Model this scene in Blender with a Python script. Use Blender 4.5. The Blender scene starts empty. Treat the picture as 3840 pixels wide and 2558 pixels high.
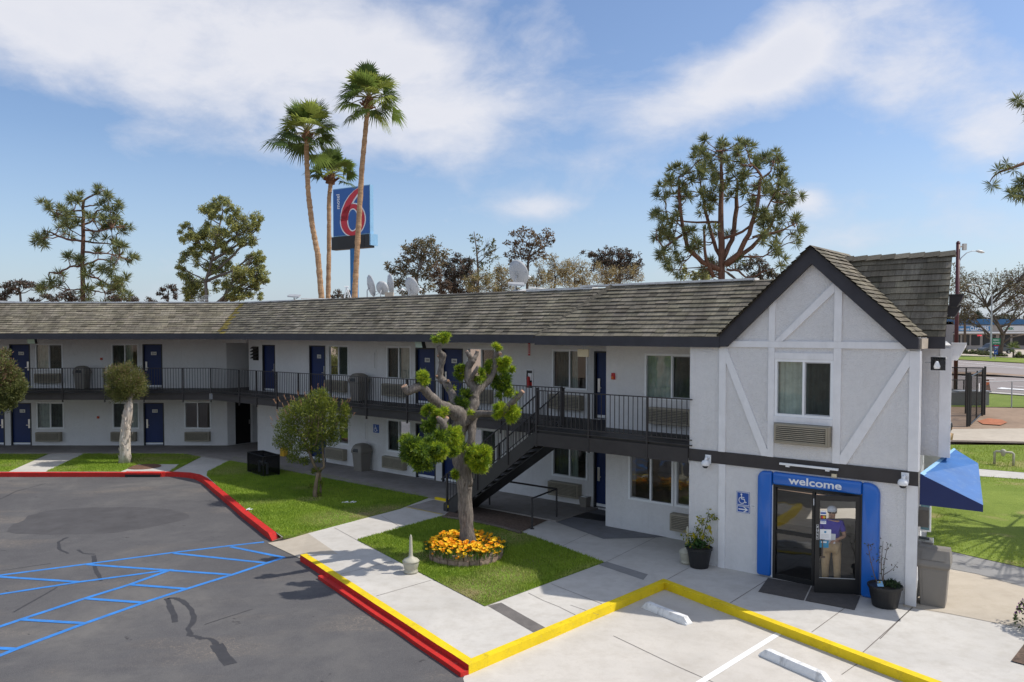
import bpy, bmesh, math, random
from mathutils import Vector, Matrix
R = math.radians
random.seed(7)
SC = bpy.context.scene
COL = SC.collection

# ---------------------------------------------------------------- camera
# the drone camera hovers 5.4 m above the walkway; W/G below turn a photo position into a real place
FPX, PIT, CX, YH, HC = 2987.0, R(2.0), 1920.0, 1240.0, 5.4
CY = YH + FPX * math.tan(PIT)
cam = bpy.data.cameras.new("camera"); camo = bpy.data.objects.new("camera", cam); COL.objects.link(camo)
cam.lens = FPX / 3840 * 36; cam.sensor_width = 36
cam.shift_y = (CY - 1279) / 3840
cam.clip_end = 5000; cam.clip_start = 0.1
camo.location = (0, 0, HC); camo.rotation_euler = (R(90) - PIT, 0, 0)
SC.camera = camo
cP, sP = math.cos(PIT), math.sin(PIT)
def ray(px, py):
    a = (px - CX) / FPX; b = -(py - CY) / FPX
    return Vector((a, cP + b * sP, -sP + b * cP))
def G(px, py, z=0.0):
    d = ray(px, py); t = (z - HC) / d.z
    return Vector((d.x * t, d.y * t, z))
def D(px, py, Y):
    d = ray(px, py); t = Y / d.y
    return Vector((d.x * t, Y, HC + d.z * t))
TH = R(39.5); cT, sT = math.cos(TH), math.sin(TH)
def B(u, v, z):                       # building axes: u along the facade, v outwards, z up
    return Vector((u * cT - v * sT, -u * sT - v * cT, z))
def UV(p): return p.x * cT - p.y * sT, -p.x * sT - p.y * cT
def PV(px, py, v):                    # photo position -> (u, z) on the facade plane v
    d = ray(px, py); t = v / (-d.x * sT - d.y * cT)
    p = Vector((d.x * t, d.y * t, HC + d.z * t)); return UV(p)[0], p.z
def frame_v(v0): return lambda a, d, z: B(a, v0 + d, z)
def frame_y(y0): return lambda a, d, z: Vector((a, y0 - d, z))

# ---------------------------------------------------------------- object bookkeeping
def tag(o, label=None, cat=None, group=None, kind=None):
    if label: o["label"] = label
    if cat: o["category"] = cat
    if group: o["group"] = group
    if kind: o["kind"] = kind
    return o
def thing(name, label, cat, loc=(0, 0, 0), group=None, rz=0.0):
    o = bpy.data.objects.new(name, None); COL.objects.link(o)
    o.location = loc; o.rotation_euler = (0, 0, rz); o.empty_display_size = 0.2
    return tag(o, label, cat, group)
def copy_tree(o, parent=None):
    c = o.copy(); COL.objects.link(c)
    if parent: c.parent = parent; c.matrix_parent_inverse = o.matrix_parent_inverse.copy()
    for ch in list(o.children): copy_tree(ch, c)
    return c

# ---------------------------------------------------------------- mesh builder
class MB:
    def __init__(s): s.v = []; s.f = []; s.m = []; s.c = []; s.uv = []; s.hasuv = False
    def pt(s, p): s.v.append(tuple(p)); return len(s.v) - 1
    def face(s, pts, m=0, c=None, uv=None):
        s.f.append([s.pt(p) for p in pts]); s.m.append(m); s.c.append(c); s.uv.append(uv)
        if uv: s.hasuv = True
    def idx(s, ids, m=0, c=None): s.f.append(list(ids)); s.m.append(m); s.c.append(c); s.uv.append(None)
    def box(s, f, a0, a1, d0, d1, z0, z1, m=0):
        P = [f(a, d, z) for z in (z0, z1) for d in (d0, d1) for a in (a0, a1)]
        i = [s.pt(p) for p in P]
        for q in ((0, 1, 3, 2), (4, 6, 7, 5), (0, 4, 5, 1), (2, 3, 7, 6), (0, 2, 6, 4), (1, 5, 7, 3)): s.idx([i[k] for k in q], m)
        return s
    def wbox(s, x0, x1, y0, y1, z0, z1, m=0): return s.box(lambda a, d, z: Vector((a, d, z)), x0, x1, y0, y1, z0, z1, m)
    def prism(s, pts, dz, m=0):       # closed polygon of 3D points extruded by vector dz
        dz = Vector(dz); n = len(pts)
        a = [s.pt(p) for p in pts]; b = [s.pt(Vector(p) + dz) for p in pts]
        s.idx(a, m); s.idx(b[::-1], m)
        for k in range(n): s.idx([a[k], a[(k + 1) % n], b[(k + 1) % n], b[k]], m)
        return s
    def tube(s, path, rad, n=8, m=0, caps=True, c=None, wob=0.0):
        path = [Vector(p) for p in path]
        if not isinstance(rad, (list, tuple)): rad = [rad] * len(path)
        rings = []; up = Vector((0, 0, 1)); prev = None
        for k, p in enumerate(path):
            t = (path[min(k + 1, len(path) - 1)] - path[max(k - 1, 0)])
            if t.length < 1e-9: t = Vector((0, 0, 1))
            t.normalize()
            if prev is None:
                x = t.cross(Vector((0, 0, 1)) if abs(t.z) < 0.9 else Vector((1, 0, 0)))
            else: x = prev - t * prev.dot(t)
            if x.length < 1e-6: x = t.orthogonal()
            x.normalize(); prev = x; y = t.cross(x)
            rings.append([s.pt(p + (x * math.cos(2 * math.pi * j / n) + y * math.sin(2 * math.pi * j / n)) * rad[k] * (1 + (random.uniform(-wob, wob) if wob else 0))) for j in range(n)])
        for k in range(len(rings) - 1):
            for j in range(n): s.idx([rings[k][j], rings[k][(j + 1) % n], rings[k + 1][(j + 1) % n], rings[k + 1][j]], m, c)
        if caps: s.idx(rings[0][::-1], m, c); s.idx(rings[-1], m, c)
        return s
    def lathe(s, prof, n=16, m=0, T=None):    # prof: (r, z)
        T = T or (lambda p: p); rings = []
        for r, z in prof: rings.append([s.pt(T(Vector((r * math.cos(2 * math.pi * j / n), r * math.sin(2 * math.pi * j / n), z)))) for j in range(n)])
        for k in range(len(rings) - 1):
            for j in range(n): s.idx([rings[k][j], rings[k][(j + 1) % n], rings[k + 1][(j + 1) % n], rings[k + 1][j]], m)
        s.idx(rings[0][::-1], m); s.idx(rings[-1], m)
        return s
    def build(s, name, mats, parent=None, smooth=False, recalc=True, bevel=0.0, merge=False):
        me = bpy.data.meshes.new(name)
        me.from_pydata(s.v, [], s.f)
        if not isinstance(mats, (list, tuple)): mats = [mats]
        for q in mats: me.materials.append(q)
        me.polygons.foreach_set("material_index", s.m)
        if any(c is not None for c in s.c):
            at = me.color_attributes.new("tint", "FLOAT_COLOR", "CORNER")
            buf = []
            for f, c in zip(s.f, s.c):
                c = c or (1, 1, 1); buf += [c[0], c[1], c[2], 1.0] * len(f)
            at.data.foreach_set("color", buf)
        if s.hasuv:
            ul = me.uv_layers.new(name="uv"); buf = []
            for f, q in zip(s.f, s.uv):
                for k in range(len(f)): buf += list(q[k]) if q else [0, 0]
            ul.data.foreach_set("uv", buf)
        if recalc or merge or bevel:
            bm = bmesh.new(); bm.from_mesh(me)
            if merge: bmesh.ops.remove_doubles(bm, verts=bm.verts, dist=1e-4)
            if recalc: bmesh.ops.recalc_face_normals(bm, faces=bm.faces)
            if bevel: bmesh.ops.bevel(bm, geom=list(bm.edges), offset=bevel, segments=2, affect='EDGES', profile=0.6, clamp_overlap=True)
            bm.to_mesh(me); bm.free()
        if smooth:
            me.polygons.foreach_set("use_smooth", [True] * len(me.polygons))
        me.update()
        o = bpy.data.objects.new(name, me); COL.objects.link(o)
        if parent: o.parent = parent; o.matrix_parent_inverse = Matrix.Identity(4)
        return o
def struct(name, mb, mat, label=None, **k):
    return tag(mb.build(name, mat, **k), label, None, None, "structure")
def rel(f, o):                        # keeps world placement for children of a moved parent
    return lambda *a: f(*a) - Vector(o)

_fonts = {}
def text_geo(s, size=1.0, bold=0.0, ext=0.0, font=None):
    key = (s, bold)
    if key not in _fonts:
        cu = bpy.data.curves.new("lettering", "FONT"); cu.body = s; cu.size = 1; cu.align_x = 'CENTER'; cu.align_y = 'CENTER'; cu.offset = bold; cu.resolution_u = 4
        ob = bpy.data.objects.new("lettering", cu); COL.objects.link(ob)
        dg = bpy.context.evaluated_depsgraph_get(); dg.update()
        me = bpy.data.meshes.new_from_object(ob.evaluated_get(dg))
        _fonts[key] = ([v.co.copy() for v in me.vertices], [list(p.vertices) for p in me.polygons])
        bpy.data.objects.remove(ob); bpy.data.curves.remove(cu); bpy.data.meshes.remove(me)
    return _fonts[key]
def put_text(mb, s, f, a, d, z, h, m=0, bold=0.0, w=None, rot=0):   # h: cap height in metres, w: total width
    V, F = text_geo(s, 1, bold)
    xs = [v.x for v in V]; ys = [v.y for v in V]
    hh = max(ys) - min(ys); ww = max(xs) - min(xs)
    sy = h / hh; sx = (w / ww) if w else sy
    mx, my = (max(xs) + min(xs)) / 2, (max(ys) + min(ys)) / 2
    ids = []
    for v in V:
        x, y = (v.x - mx) * sx, (v.y - my) * sy
        if rot: x, y = -y, x
        ids.append(mb.pt(f(a + x, d, z + y)))
    for q in F: mb.idx([ids[k] for k in q], m)

# ---------------------------------------------------------------- materials
def newmat(name):
    m = bpy.data.materials.new(name); m.use_nodes = True
    nt = m.node_tree; nt.nodes.clear()
    return m, nt, nt.nodes, nt.links
def N(nt, typ, **kw):
    n = nt.nodes.new(typ)
    for k, v in kw.items():
        if k.startswith("i_"): n.inputs[k[2:].replace("_", " ")].default_value = v
        elif k[0] == "n" and k[1:].isdigit(): n.inputs[int(k[1:])].default_value = v
        else: setattr(n, k, v)
    return n
def col4(c): return (c[0], c[1], c[2], 1)
def ramp(nt, fac, stops):
    r = nt.nodes.new("ShaderNodeValToRGB"); e = r.color_ramp.elements
    while len(e) < len(stops): e.new(0.5)
    for k, (p, c) in enumerate(stops):
        e[k].position = p; e[k].color = col4(c) if isinstance(c, (tuple, list)) else (c, c, c, 1)
    nt.links.new(fac, r.inputs[0]); return r.outputs[0]
def mix(nt, fac, a, b, mode='MIX'):
    n = nt.nodes.new("ShaderNodeMix"); n.data_type = 'RGBA'; n.blend_type = mode; n.clamp_factor = True
    for i, x in ((0, fac), (6, a), (7, b)):
        if hasattr(x, "is_output"): nt.links.new(x, n.inputs[i])
        else: n.inputs[i].default_value = col4(x) if isinstance(x, (tuple, list)) else x
    return n.outputs[2]
def math_n(nt, op, a, b=None):
    n = nt.nodes.new("ShaderNodeMath"); n.operation = op
    for i, x in ((0, a), (1, b)):
        if x is None: continue
        if hasattr(x, "is_output"): nt.links.new(x, n.inputs[i])
        else: n.inputs[i].default_value = x
    return n.outputs[0]
def coords(nt, scale=(1, 1, 1), kind="Object", rot=(0, 0, 0)):
    tc = nt.nodes.new("ShaderNodeTexCoord"); mp = nt.nodes.new("ShaderNodeMapping")
    mp.inputs["Scale"].default_value = scale; mp.inputs["Rotation"].default_value = rot
    nt.links.new(tc.outputs[kind], mp.inputs[0]); return mp.outputs[0]
def noise(nt, vec, scale, detail=4, rough=0.55, dist=0.0):
    n = N(nt, "ShaderNodeTexNoise"); n.inputs["Scale"].default_value = scale; n.inputs["Detail"].default_value = detail
    n.inputs["Roughness"].default_value = rough; n.inputs["Distortion"].default_value = dist
    nt.links.new(vec, n.inputs["Vector"]); return n.outputs["Fac"]
def bump(nt, h, strength=0.3, dist=0.02):
    b = N(nt, "ShaderNodeBump"); b.inputs["Strength"].default_value = strength; b.inputs["Distance"].default_value = dist
    nt.links.new(h, b.inputs["Height"]); return b.outputs[0]
def finish(m, nt, color, rough=0.6, nrm=None, metal=0.0, spec=0.5, coat=0.0):
    p = nt.nodes.new("ShaderNodeBsdfPrincipled"); o = nt.nodes.new("ShaderNodeOutputMaterial")
    if hasattr(color, "is_output"): nt.links.new(color, p.inputs["Base Color"])
    else: p.inputs["Base Color"].default_value = col4(color)
    if hasattr(rough, "is_output"): nt.links.new(rough, p.inputs["Roughness"])
    else: p.inputs["Roughness"].default_value = rough
    p.inputs["Metallic"].default_value = metal; p.inputs["Specular IOR Level"].default_value = spec
    p.inputs["Coat Weight"].default_value = coat
    if nrm is not None: nt.links.new(nrm, p.inputs["Normal"])
    nt.links.new(p.outputs[0], o.inputs[0]); return m
def paint(name, c, rough=0.5, var=0.12, scale=3.0, bmp=0.0, bscale=60, metal=0.0, spec=0.5, coat=0.0, dirt=None):
    m, nt, _, _ = newmat(name); v = coords(nt)
    f = noise(nt, v, scale, 5, 0.6)
    lo = tuple(x * (1 - var) for x in c); hi = tuple(min(1, x * (1 + var)) for x in c)
    cc = ramp(nt, f, [(0.3, lo), (0.7, hi)])
    if dirt:
        g = noise(nt, coords(nt, (6, 6, 1.2)), 1.0, 5, 0.65)
        cc = mix(nt, ramp(nt, g, [(0.52, 0.0), (0.75, dirt[1])]), cc, dirt[0])
    nr = bump(nt, noise(nt, v, bscale, 3), bmp, 0.01) if bmp else None
    return finish(m, nt, cc, rough, nr, metal, spec, coat)

M = {}
def mk_stucco(name, c, bs=0.55):
    m, nt, _, _ = newmat(name); v = coords(nt)
    f = noise(nt, v, 0.7, 5, 0.6); g = noise(nt, v, 9, 5, 0.7)
    cc = ramp(nt, f, [(0.3, tuple(x * 0.93 for x in c)), (0.7, tuple(x * 1.04 for x in c))])
    cc = mix(nt, ramp(nt, g, [(0.35, 0.25), (0.6, 0.0)]), cc, tuple(x * 0.8 for x in c))
    st = noise(nt, coords(nt, (5, 5, 0.5)), 1.0, 4, 0.6)
    cc = mix(nt, ramp(nt, st, [(0.55, 0.0), (0.8, 0.30)]), cc, (c[0] * .74, c[1] * .72, c[2] * .68))
    vor = N(nt, "ShaderNodeTexVoronoi"); vor.inputs["Scale"].default_value = 13; vor.distance = 'CHEBYCHEV'
    nt.links.new(mixv(nt, v, 0.35), vor.inputs["Vector"])
    h = math_n(nt, 'ADD', noise(nt, v, 22, 4, 0.65, 1.2), math_n(nt, 'MULTIPLY', noise(nt, v, 70, 2), 0.4))
    return finish(m, nt, cc, 0.85, bump(nt, h, bs, 0.03), spec=0.25)
def mixv(nt, v, k):
    n = N(nt, "ShaderNodeTexNoise"); n.inputs["Scale"].default_value = 4; nt.links.new(v, n.inputs["Vector"])
    a = N(nt, "ShaderNodeVectorMath", operation='SCALE'); nt.links.new(n.outputs["Color"], a.inputs[0]); a.inputs["Scale"].default_value = k
    b = N(nt, "ShaderNodeVectorMath", operation='ADD'); nt.links.new(v, b.inputs[0]); nt.links.new(a.outputs[0], b.inputs[1]); return b.outputs[0]
M["stucco"] = mk_stucco("stucco", (0.725, 0.715, 0.71), 0.8)
M["trim"] = paint("trim_paint", (0.74, 0.735, 0.74), 0.55, 0.05, 4, 0.15, 40, spec=0.3, dirt=((0.42, 0.41, 0.4), 0.2))
M["white"] = paint("white_paint", (0.78, 0.79, 0.8), 0.45, 0.04, 4)
M["fascia"] = paint("fascia_paint", (0.040, 0.039, 0.046), 0.6, 0.15, 3, 0.2, 30, spec=0.3)
M["band"] = paint("band_paint", (0.052, 0.047, 0.046), 0.65, 0.12, 3, 0.2, 25, spec=0.25)
M["rail"] = paint("railing_paint", (0.040, 0.036, 0.036), 0.5, 0.15, 6, spec=0.35)
M["door"] = paint("door_paint", (0.0085, 0.024, 0.105), 0.45, 0.12, 2, spec=0.35)
M["doorframe"] = paint("door_frame_paint", (0.022, 0.022, 0.026), 0.5, 0.1, 2)
M["tan"] = paint("air_conditioner_tan", (0.30, 0.265, 0.20), 0.55, 0.08, 3, dirt=((0.2, 0.17, 0.12), 0.3))
M["slot"] = paint("dark_slot", (0.02, 0.018, 0.015), 0.9, 0.1)
M["steel"] = paint("steel", (0.55, 0.53, 0.5), 0.3, 0.06, 5, metal=0.9)
M["galv"] = paint("galvanised", (0.42, 0.43, 0.44), 0.5, 0.1, 6, metal=0.4)
M["blackpl"] = paint("black_plastic", (0.012, 0.012, 0.013), 0.5, 0.2, 5)
M["bin"] = paint("bin_plastic", (0.205, 0.185, 0.16), 0.55, 0.05, 3, 0.1, 120)
M["red"] = paint("kerb_red", (0.50, 0.021, 0.016), 0.6, 0.2, 2.5, 0.3, 30, dirt=((0.13, 0.02, 0.02), 0.5))
M["yellow"] = paint("kerb_yellow", (0.72, 0.53, 0.012), 0.55, 0.07, 2, 0.3, 30, dirt=((0.40, 0.29, 0.02), 0.3))
def mk_kerb(name, c, worn, wear=0.5):
    m, nt, _, _ = newmat(name); v = coords(nt)
    f = noise(nt, v, 2.2, 5, 0.6); cc = ramp(nt, f, [(0.3, tuple(x * .86 for x in c)), (0.7, tuple(min(1, x * 1.1) for x in c))])
    g = noise(nt, v, 5.5, 6, 0.72, 0.6); cc = mix(nt, ramp(nt, g, [(0.56, 0.0), (0.66, wear)]), cc, worn)
    h = noise(nt, v, 17, 5, 0.7, 0.5); cc = mix(nt, ramp(nt, h, [(0.66, 0.0), (0.70, wear * 1.3)]), cc, (0.33, 0.31, 0.28))
    k = noise(nt, coords(nt, (2, 2, 9)), 3.0, 5, 0.7); cc = mix(nt, ramp(nt, k, [(0.58, 0.0), (0.72, wear * .9)]), cc, tuple(x * .3 + .01 for x in c))
    return finish(m, nt, cc, 0.65, bump(nt, noise(nt, v, 28, 4, .7), 0.5, .012), spec=0.3)
M["red"] = mk_kerb("kerb_red", (0.50, 0.022, 0.016), (0.22, 0.03, 0.025), 0.6)
M["yellow"] = mk_kerb("kerb_yellow", (0.74, 0.54, 0.010), (0.50, 0.37, 0.03), 0.5)
M["blueline"] = paint("blue_marking", (0.03, 0.185, 0.52), 0.75, 0.16, 4, 0.4, 50, dirt=((0.085, 0.12, 0.18), 0.65))
M["whiteline"] = paint("white_marking", (0.76, 0.76, 0.75), 0.7, 0.06, 4, 0.2, 50)
M["blue"] = paint("portal_blue", (0.008, 0.125, 0.50), 0.28, 0.08, 1.2, coat=0.35)
M["bluesign"] = paint("sign_blue", (0.008, 0.07, 0.33), 0.4, 0.04, 2)
M["redsign"] = paint("sign_red", (0.55, 0.012, 0.03), 0.4, 0.05, 2)
M["cab"] = paint("sign_cabinet_blue", (0.22, 0.42, 0.62), 0.5, 0.08, 2)
M["poleblue"] = paint("pole_blue", (0.03, 0.16, 0.36), 0.5, 0.08, 1)
M["black"] = paint("black", (0.008, 0.008, 0.009), 0.4, 0.1)
M["awn"] = paint("awning_blue", (0.012, 0.11, 0.34), 0.6, 0.12, 2, 0.1, 80, dirt=((0.10, 0.2, 0.36), 0.5))
M["awnd"] = paint("awning_navy", (0.006, 0.018, 0.10), 0.6, 0.1, 2)
M["mat"] = paint("door_mat", (0.075, 0.066, 0.06), 0.95, 0.15, 8, 0.6, 150)
M["redbox"] = paint("alarm_red", (0.45, 0.02, 0.02), 0.4, 0.1)
M["cream"] = paint("cream_plastic", (0.62, 0.54, 0.38), 0.5, 0.05)
M["dish"] = paint("dish_grey", (0.44, 0.45, 0.46), 0.5, 0.06, 2)
M["block"] = paint("concrete_block", (0.36, 0.31, 0.25), 0.9, 0.15, 8, 0.4, 60)
M["yelbox"] = paint("yellow_plastic", (0.62, 0.36, 0.02), 0.5, 0.08)
M["receptacle"] = paint("receptacle_beige", (0.40, 0.38, 0.30), 0.6, 0.06)
M["soil"] = paint("soil", (0.055, 0.04, 0.03), 0.95, 0.35, 12, 0.8, 40)
M["stair"] = paint("stair_steel", (0.030, 0.027, 0.026), 0.55, 0.15, 4)
M["flat"] = paint("flat_roof", (0.45, 0.44, 0.42), 0.9, 0.2, 1)
M["capw"] = paint("cap_white", (0.62, 0.62, 0.61), 0.6, 0.15, 3, dirt=((0.3, 0.28, 0.24), 0.6))
M["ochre"] = paint("skin", (0.50, 0.27, 0.17), 0.6, 0.06)
M["polo"] = paint("polo_blue", (0.05, 0.035, 0.40), 0.8, 0.12, 6)
M["khaki"] = paint("khaki_cloth", (0.52, 0.36, 0.19), 0.85, 0.12, 8)
M["maroon"] = paint("maroon_steel", (0.075, 0.012, 0.016), 0.5, 0.1)
M["paper"] = paint("paper", (0.8, 0.8, 0.8), 0.7, 0.03)
M["cyan"] = paint("cyan_print", (0.05, 0.26, 0.42), 0.6, 0.05)
M["green"] = paint("sign_green", (0.01, 0.20, 0.10), 0.5, 0.05)
M["orange"] = paint("orange", (0.6, 0.12, 0.02), 0.6, 0.1)
M["stripm"] = paint("strip_mall_wall", (0.33, 0.30, 0.28), 0.8, 0.1)
M["stripb"] = paint("strip_mall_blue", (0.04, 0.14, 0.30), 0.6, 0.15, 1)
M["car"] = paint("car_grey", (0.10, 0.11, 0.12), 0.3, 0.05, metal=0.5)
M["tyre"] = paint("tyre", (0.02, 0.02, 0.02), 0.9)

def mk_concrete(name, c, var=0.14, stain=0.35, sc=0.5):
    m, nt, _, _ = newmat(name); v = coords(nt)
    f = noise(nt, v, sc, 6, 0.65, 0.3); g = noise(nt, v, 3.1, 6, 0.7); h = noise(nt, v, 45, 3)
    cc = ramp(nt, f, [(0.28, tuple(x * (1 - var) for x in c)), (0.72, tuple(x * (1 + var) for x in c))])
    cc = mix(nt, ramp(nt, g, [(0.3, stain), (0.55, 0.0)]), cc, (c[0] * .66, c[1] * .62, c[2] * .56))
    s2 = noise(nt, coords(nt, (1, 1, 1), "Object", (0, 0, 0.9)), 1.3, 4, 0.5)
    cc = mix(nt, ramp(nt, s2, [(0.68, 0.0), (0.8, stain)]), cc, (c[0] * .45, c[1] * .42, c[2] * .38))
    cc = mix(nt, ramp(nt, h, [(0.25, 0.35), (0.45, 0.0)]), cc, tuple(x * 0.7 for x in c))
    return finish(m, nt, cc, 0.85, bump(nt, h, 0.2, 0.006), spec=0.25)
M["conc"] = mk_concrete("sidewalk_concrete", (0.50, 0.475, 0.435))
M["pad"] = mk_concrete("parking_concrete", (0.52, 0.485, 0.435), 0.12, 0.3)
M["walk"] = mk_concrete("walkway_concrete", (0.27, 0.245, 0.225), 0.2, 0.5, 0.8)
M["conc2"] = mk_concrete("tan_concrete", (0.44, 0.385, 0.31), 0.12, 0.3)
M["greyband"] = mk_concrete("grey_concrete", (0.24, 0.235, 0.23), 0.12, 0.3)
M["joint"] = paint("joint_dark", (0.15, 0.13, 0.115), 0.9, 0.3, 5)  # dark brown of slab joints, cracks and grooves
M["tread"] = mk_concrete("tread_concrete", (0.22, 0.20, 0.18), 0.1, 0.4, 2)
M["dirt"] = mk_concrete("bare_dirt", (0.27, 0.19, 0.13), 0.25, 0.4, 0.6)
M["mulch"] = paint("mulch", (0.10, 0.065, 0.045), 0.95, 0.5, 14, 0.9, 45)

def mk_asphalt():
    m, nt, _, _ = newmat("asphalt"); v = coords(nt)
    f = noise(nt, v, 0.22, 6, 0.65, 0.4); g = noise(nt, v, 2.2, 6, 0.7); h = noise(nt, v, 60, 2, 0.6)
    cc = ramp(nt, f, [(0.28, (0.064, 0.063, 0.067)), (0.5, (0.090, 0.088, 0.090)), (0.66, (0.135, 0.128, 0.120))])
    cc = mix(nt, ramp(nt, g, [(0.32, 0.45), (0.55, 0.0)]), cc, (0.058, 0.056, 0.06))
    cc = mix(nt, ramp(nt, h, [(0.3, 0.6), (0.5, 0.0), (0.54, 0.0), (0.7, 0.7)]), cc, (0.17, 0.16, 0.155))
    vv = mixv(nt, v, 0.9)
    vo = N(nt, "ShaderNodeTexVoronoi", feature='DISTANCE_TO_EDGE'); vo.inputs["Scale"].default_value = 4.6; nt.links.new(vv, vo.inputs["Vector"])
    line = ramp(nt, vo.outputs["Distance"], [(0.0, 1.0), (0.045, 0.0)])
    # crazed zones run as bands through the lot
    z1 = noise(nt, coords(nt, (0.20, 0.55, 1), "Object", (0, 0, -0.5)), 1.0, 3, 0.5)
    zone = ramp(nt, z1, [(0.535, 0.0), (0.66, 1.0)])
    cc = mix(nt, math_n(nt, 'MULTIPLY', zone, 0.4), cc, (0.15, 0.13, 0.112))
    cc = mix(nt, math_n(nt, 'MULTIPLY', math_n(nt, 'MULTIPLY', line, zone), 0.6), cc, (0.30, 0.25, 0.195))
    vo2 = N(nt, "ShaderNodeTexVoronoi"); vo2.inputs["Scale"].default_value = 1.1; nt.links.new(vv, vo2.inputs["Vector"])
    cc = mix(nt, ramp(nt, vo2.outputs["Distance"], [(0.05, 0.7), (0.09, 0.0)]), cc, (0.04, 0.038, 0.04))
    return finish(m, nt, cc, 0.9, bump(nt, h, 0.45, 0.01), spec=0.2)
M["asphalt"] = mk_asphalt()
M["tar"] = paint("tar", (0.038, 0.037, 0.040), 0.75, 0.15, 6, 0.2, 30)
M["patch"] = mk_concrete("asphalt_patch", (0.078, 0.075, 0.077), 0.15, 0.3, 1.5)
M["road"] = mk_concrete("street_asphalt", (0.27, 0.235, 0.22), 0.06, 0.1, 0.3)

def mk_grass(name, a, b, dry):
    m, nt, _, _ = newmat(name); v = coords(nt)
    f = noise(nt, v, 0.9, 5, 0.65, 0.5); g = noise(nt, v, 26, 3, 0.7); k = noise(nt, v, 0.42, 4, 0.6)
    cc = ramp(nt, f, [(0.3, a), (0.7, b)])
    cc = mix(nt, ramp(nt, g, [(0.3, 0.6), (0.6, 0.0)]), cc, tuple(x * .5 for x in a))
    cc = mix(nt, ramp(nt, k, [(0.56, 0.0), (0.68, 0.85)]), cc, dry)
    return finish(m, nt, cc, 0.9, bump(nt, g, 0.6, 0.03), spec=0.15)
M["lawn"] = mk_grass("lawn_ground", (0.11, 0.18, 0.020), (0.18, 0.27, 0.034), (0.24, 0.19, 0.10))
M["lawnr"] = mk_grass("lawn_ground_far", (0.15, 0.21, 0.03), (0.22, 0.28, 0.05), (0.31, 0.25, 0.12))
def mk_leaf(name, c, tr=0.35, rough=0.5, tint=True, var=0.35):
    m, nt, _, _ = newmat(name)
    o = nt.nodes.new("ShaderNodeOutputMaterial")
    base = None
    if tint:
        at = N(nt, "ShaderNodeAttribute", attribute_name="tint"); base = mix(nt, 1.0, at.outputs["Color"], c, 'MULTIPLY')
    else:
        gi = N(nt, "ShaderNodeNewGeometry"); base = ramp(nt, gi.outputs["Random Per Island"], [(0.0, tuple(x * (1 - var) for x in c)), (1.0, tuple(x * (1 + var) for x in c))])
    p = nt.nodes.new("ShaderNodeBsdfPrincipled"); p.inputs["Roughness"].default_value = rough; p.inputs["Specular IOR Level"].default_value = 0.3
    nt.links.new(base, p.inputs["Base Color"])
    t = nt.nodes.new("ShaderNodeBsdfTranslucent"); nt.links.new(base, t.inputs[0])
    mx = nt.nodes.new("ShaderNodeMixShader"); mx.inputs[0].default_value = tr
    nt.links.new(p.outputs[0], mx.inputs[1]); nt.links.new(t.outputs[0], mx.inputs[2]); nt.links.new(mx.outputs[0], o.inputs[0])
    return m
M["blade"] = mk_leaf("grass_blade", (1, 1, 1), 0.3, 0.6)
M["leaf"] = mk_leaf("leaf", (1, 1, 1), 0.45)
M["needle"] = mk_leaf("pine_needle", (1, 1, 1), 0.32, 0.6)
M["petal"] = mk_leaf("petal", (1, 1, 1), 0.3, 0.6)
def mk_bark(name, a, b, sc=(14, 14, 3), bs=0.8, big=0.4):
    m, nt, _, _ = newmat(name); v = coords(nt, sc)
    f = noise(nt, v, 1.0, 6, 0.7, 0.6); h = noise(nt, v, 3.0, 4, 0.7); g = noise(nt, coords(nt), 1.7, 4, 0.6)
    cc = ramp(nt, f, [(0.3, a), (0.68, b)])
    cc = mix(nt, ramp(nt, g, [(0.4, 0.0), (0.7, big)]), cc, tuple(x * 0.6 for x in a))
    return finish(m, nt, cc, 0.9, bump(nt, math_n(nt, 'ADD', f, h), bs, 0.03), spec=0.15)
M["bark"] = mk_bark("grey_bark", (0.085, 0.072, 0.063), (0.36, 0.315, 0.275), (30, 30, 5), 1.0, 0.5)
M["barkw"] = mk_bark("paper_bark", (0.40, 0.33, 0.27), (0.72, 0.66, 0.58), (9, 9, 1.4), 1.0, 0.25)
M["barkp"] = mk_bark("palm_bark", (0.26, 0.15, 0.085), (0.52, 0.34, 0.20), (2, 2, 9), 0.8, 0.2)
M["barkr"] = mk_bark("pine_bark", (0.10, 0.055, 0.038), (0.24, 0.14, 0.10))
M["barkb"] = mk_bark("brown_bark", (0.09, 0.07, 0.055), (0.20, 0.16, 0.13))
M["cut"] = paint("cut_wood", (0.33, 0.20, 0.13), 0.9, 0.3, 20)
M["palmhead"] = mk_bark("palm_boot", (0.10, 0.05, 0.03), (0.24, 0.12, 0.06), (20, 20, 6))

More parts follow.
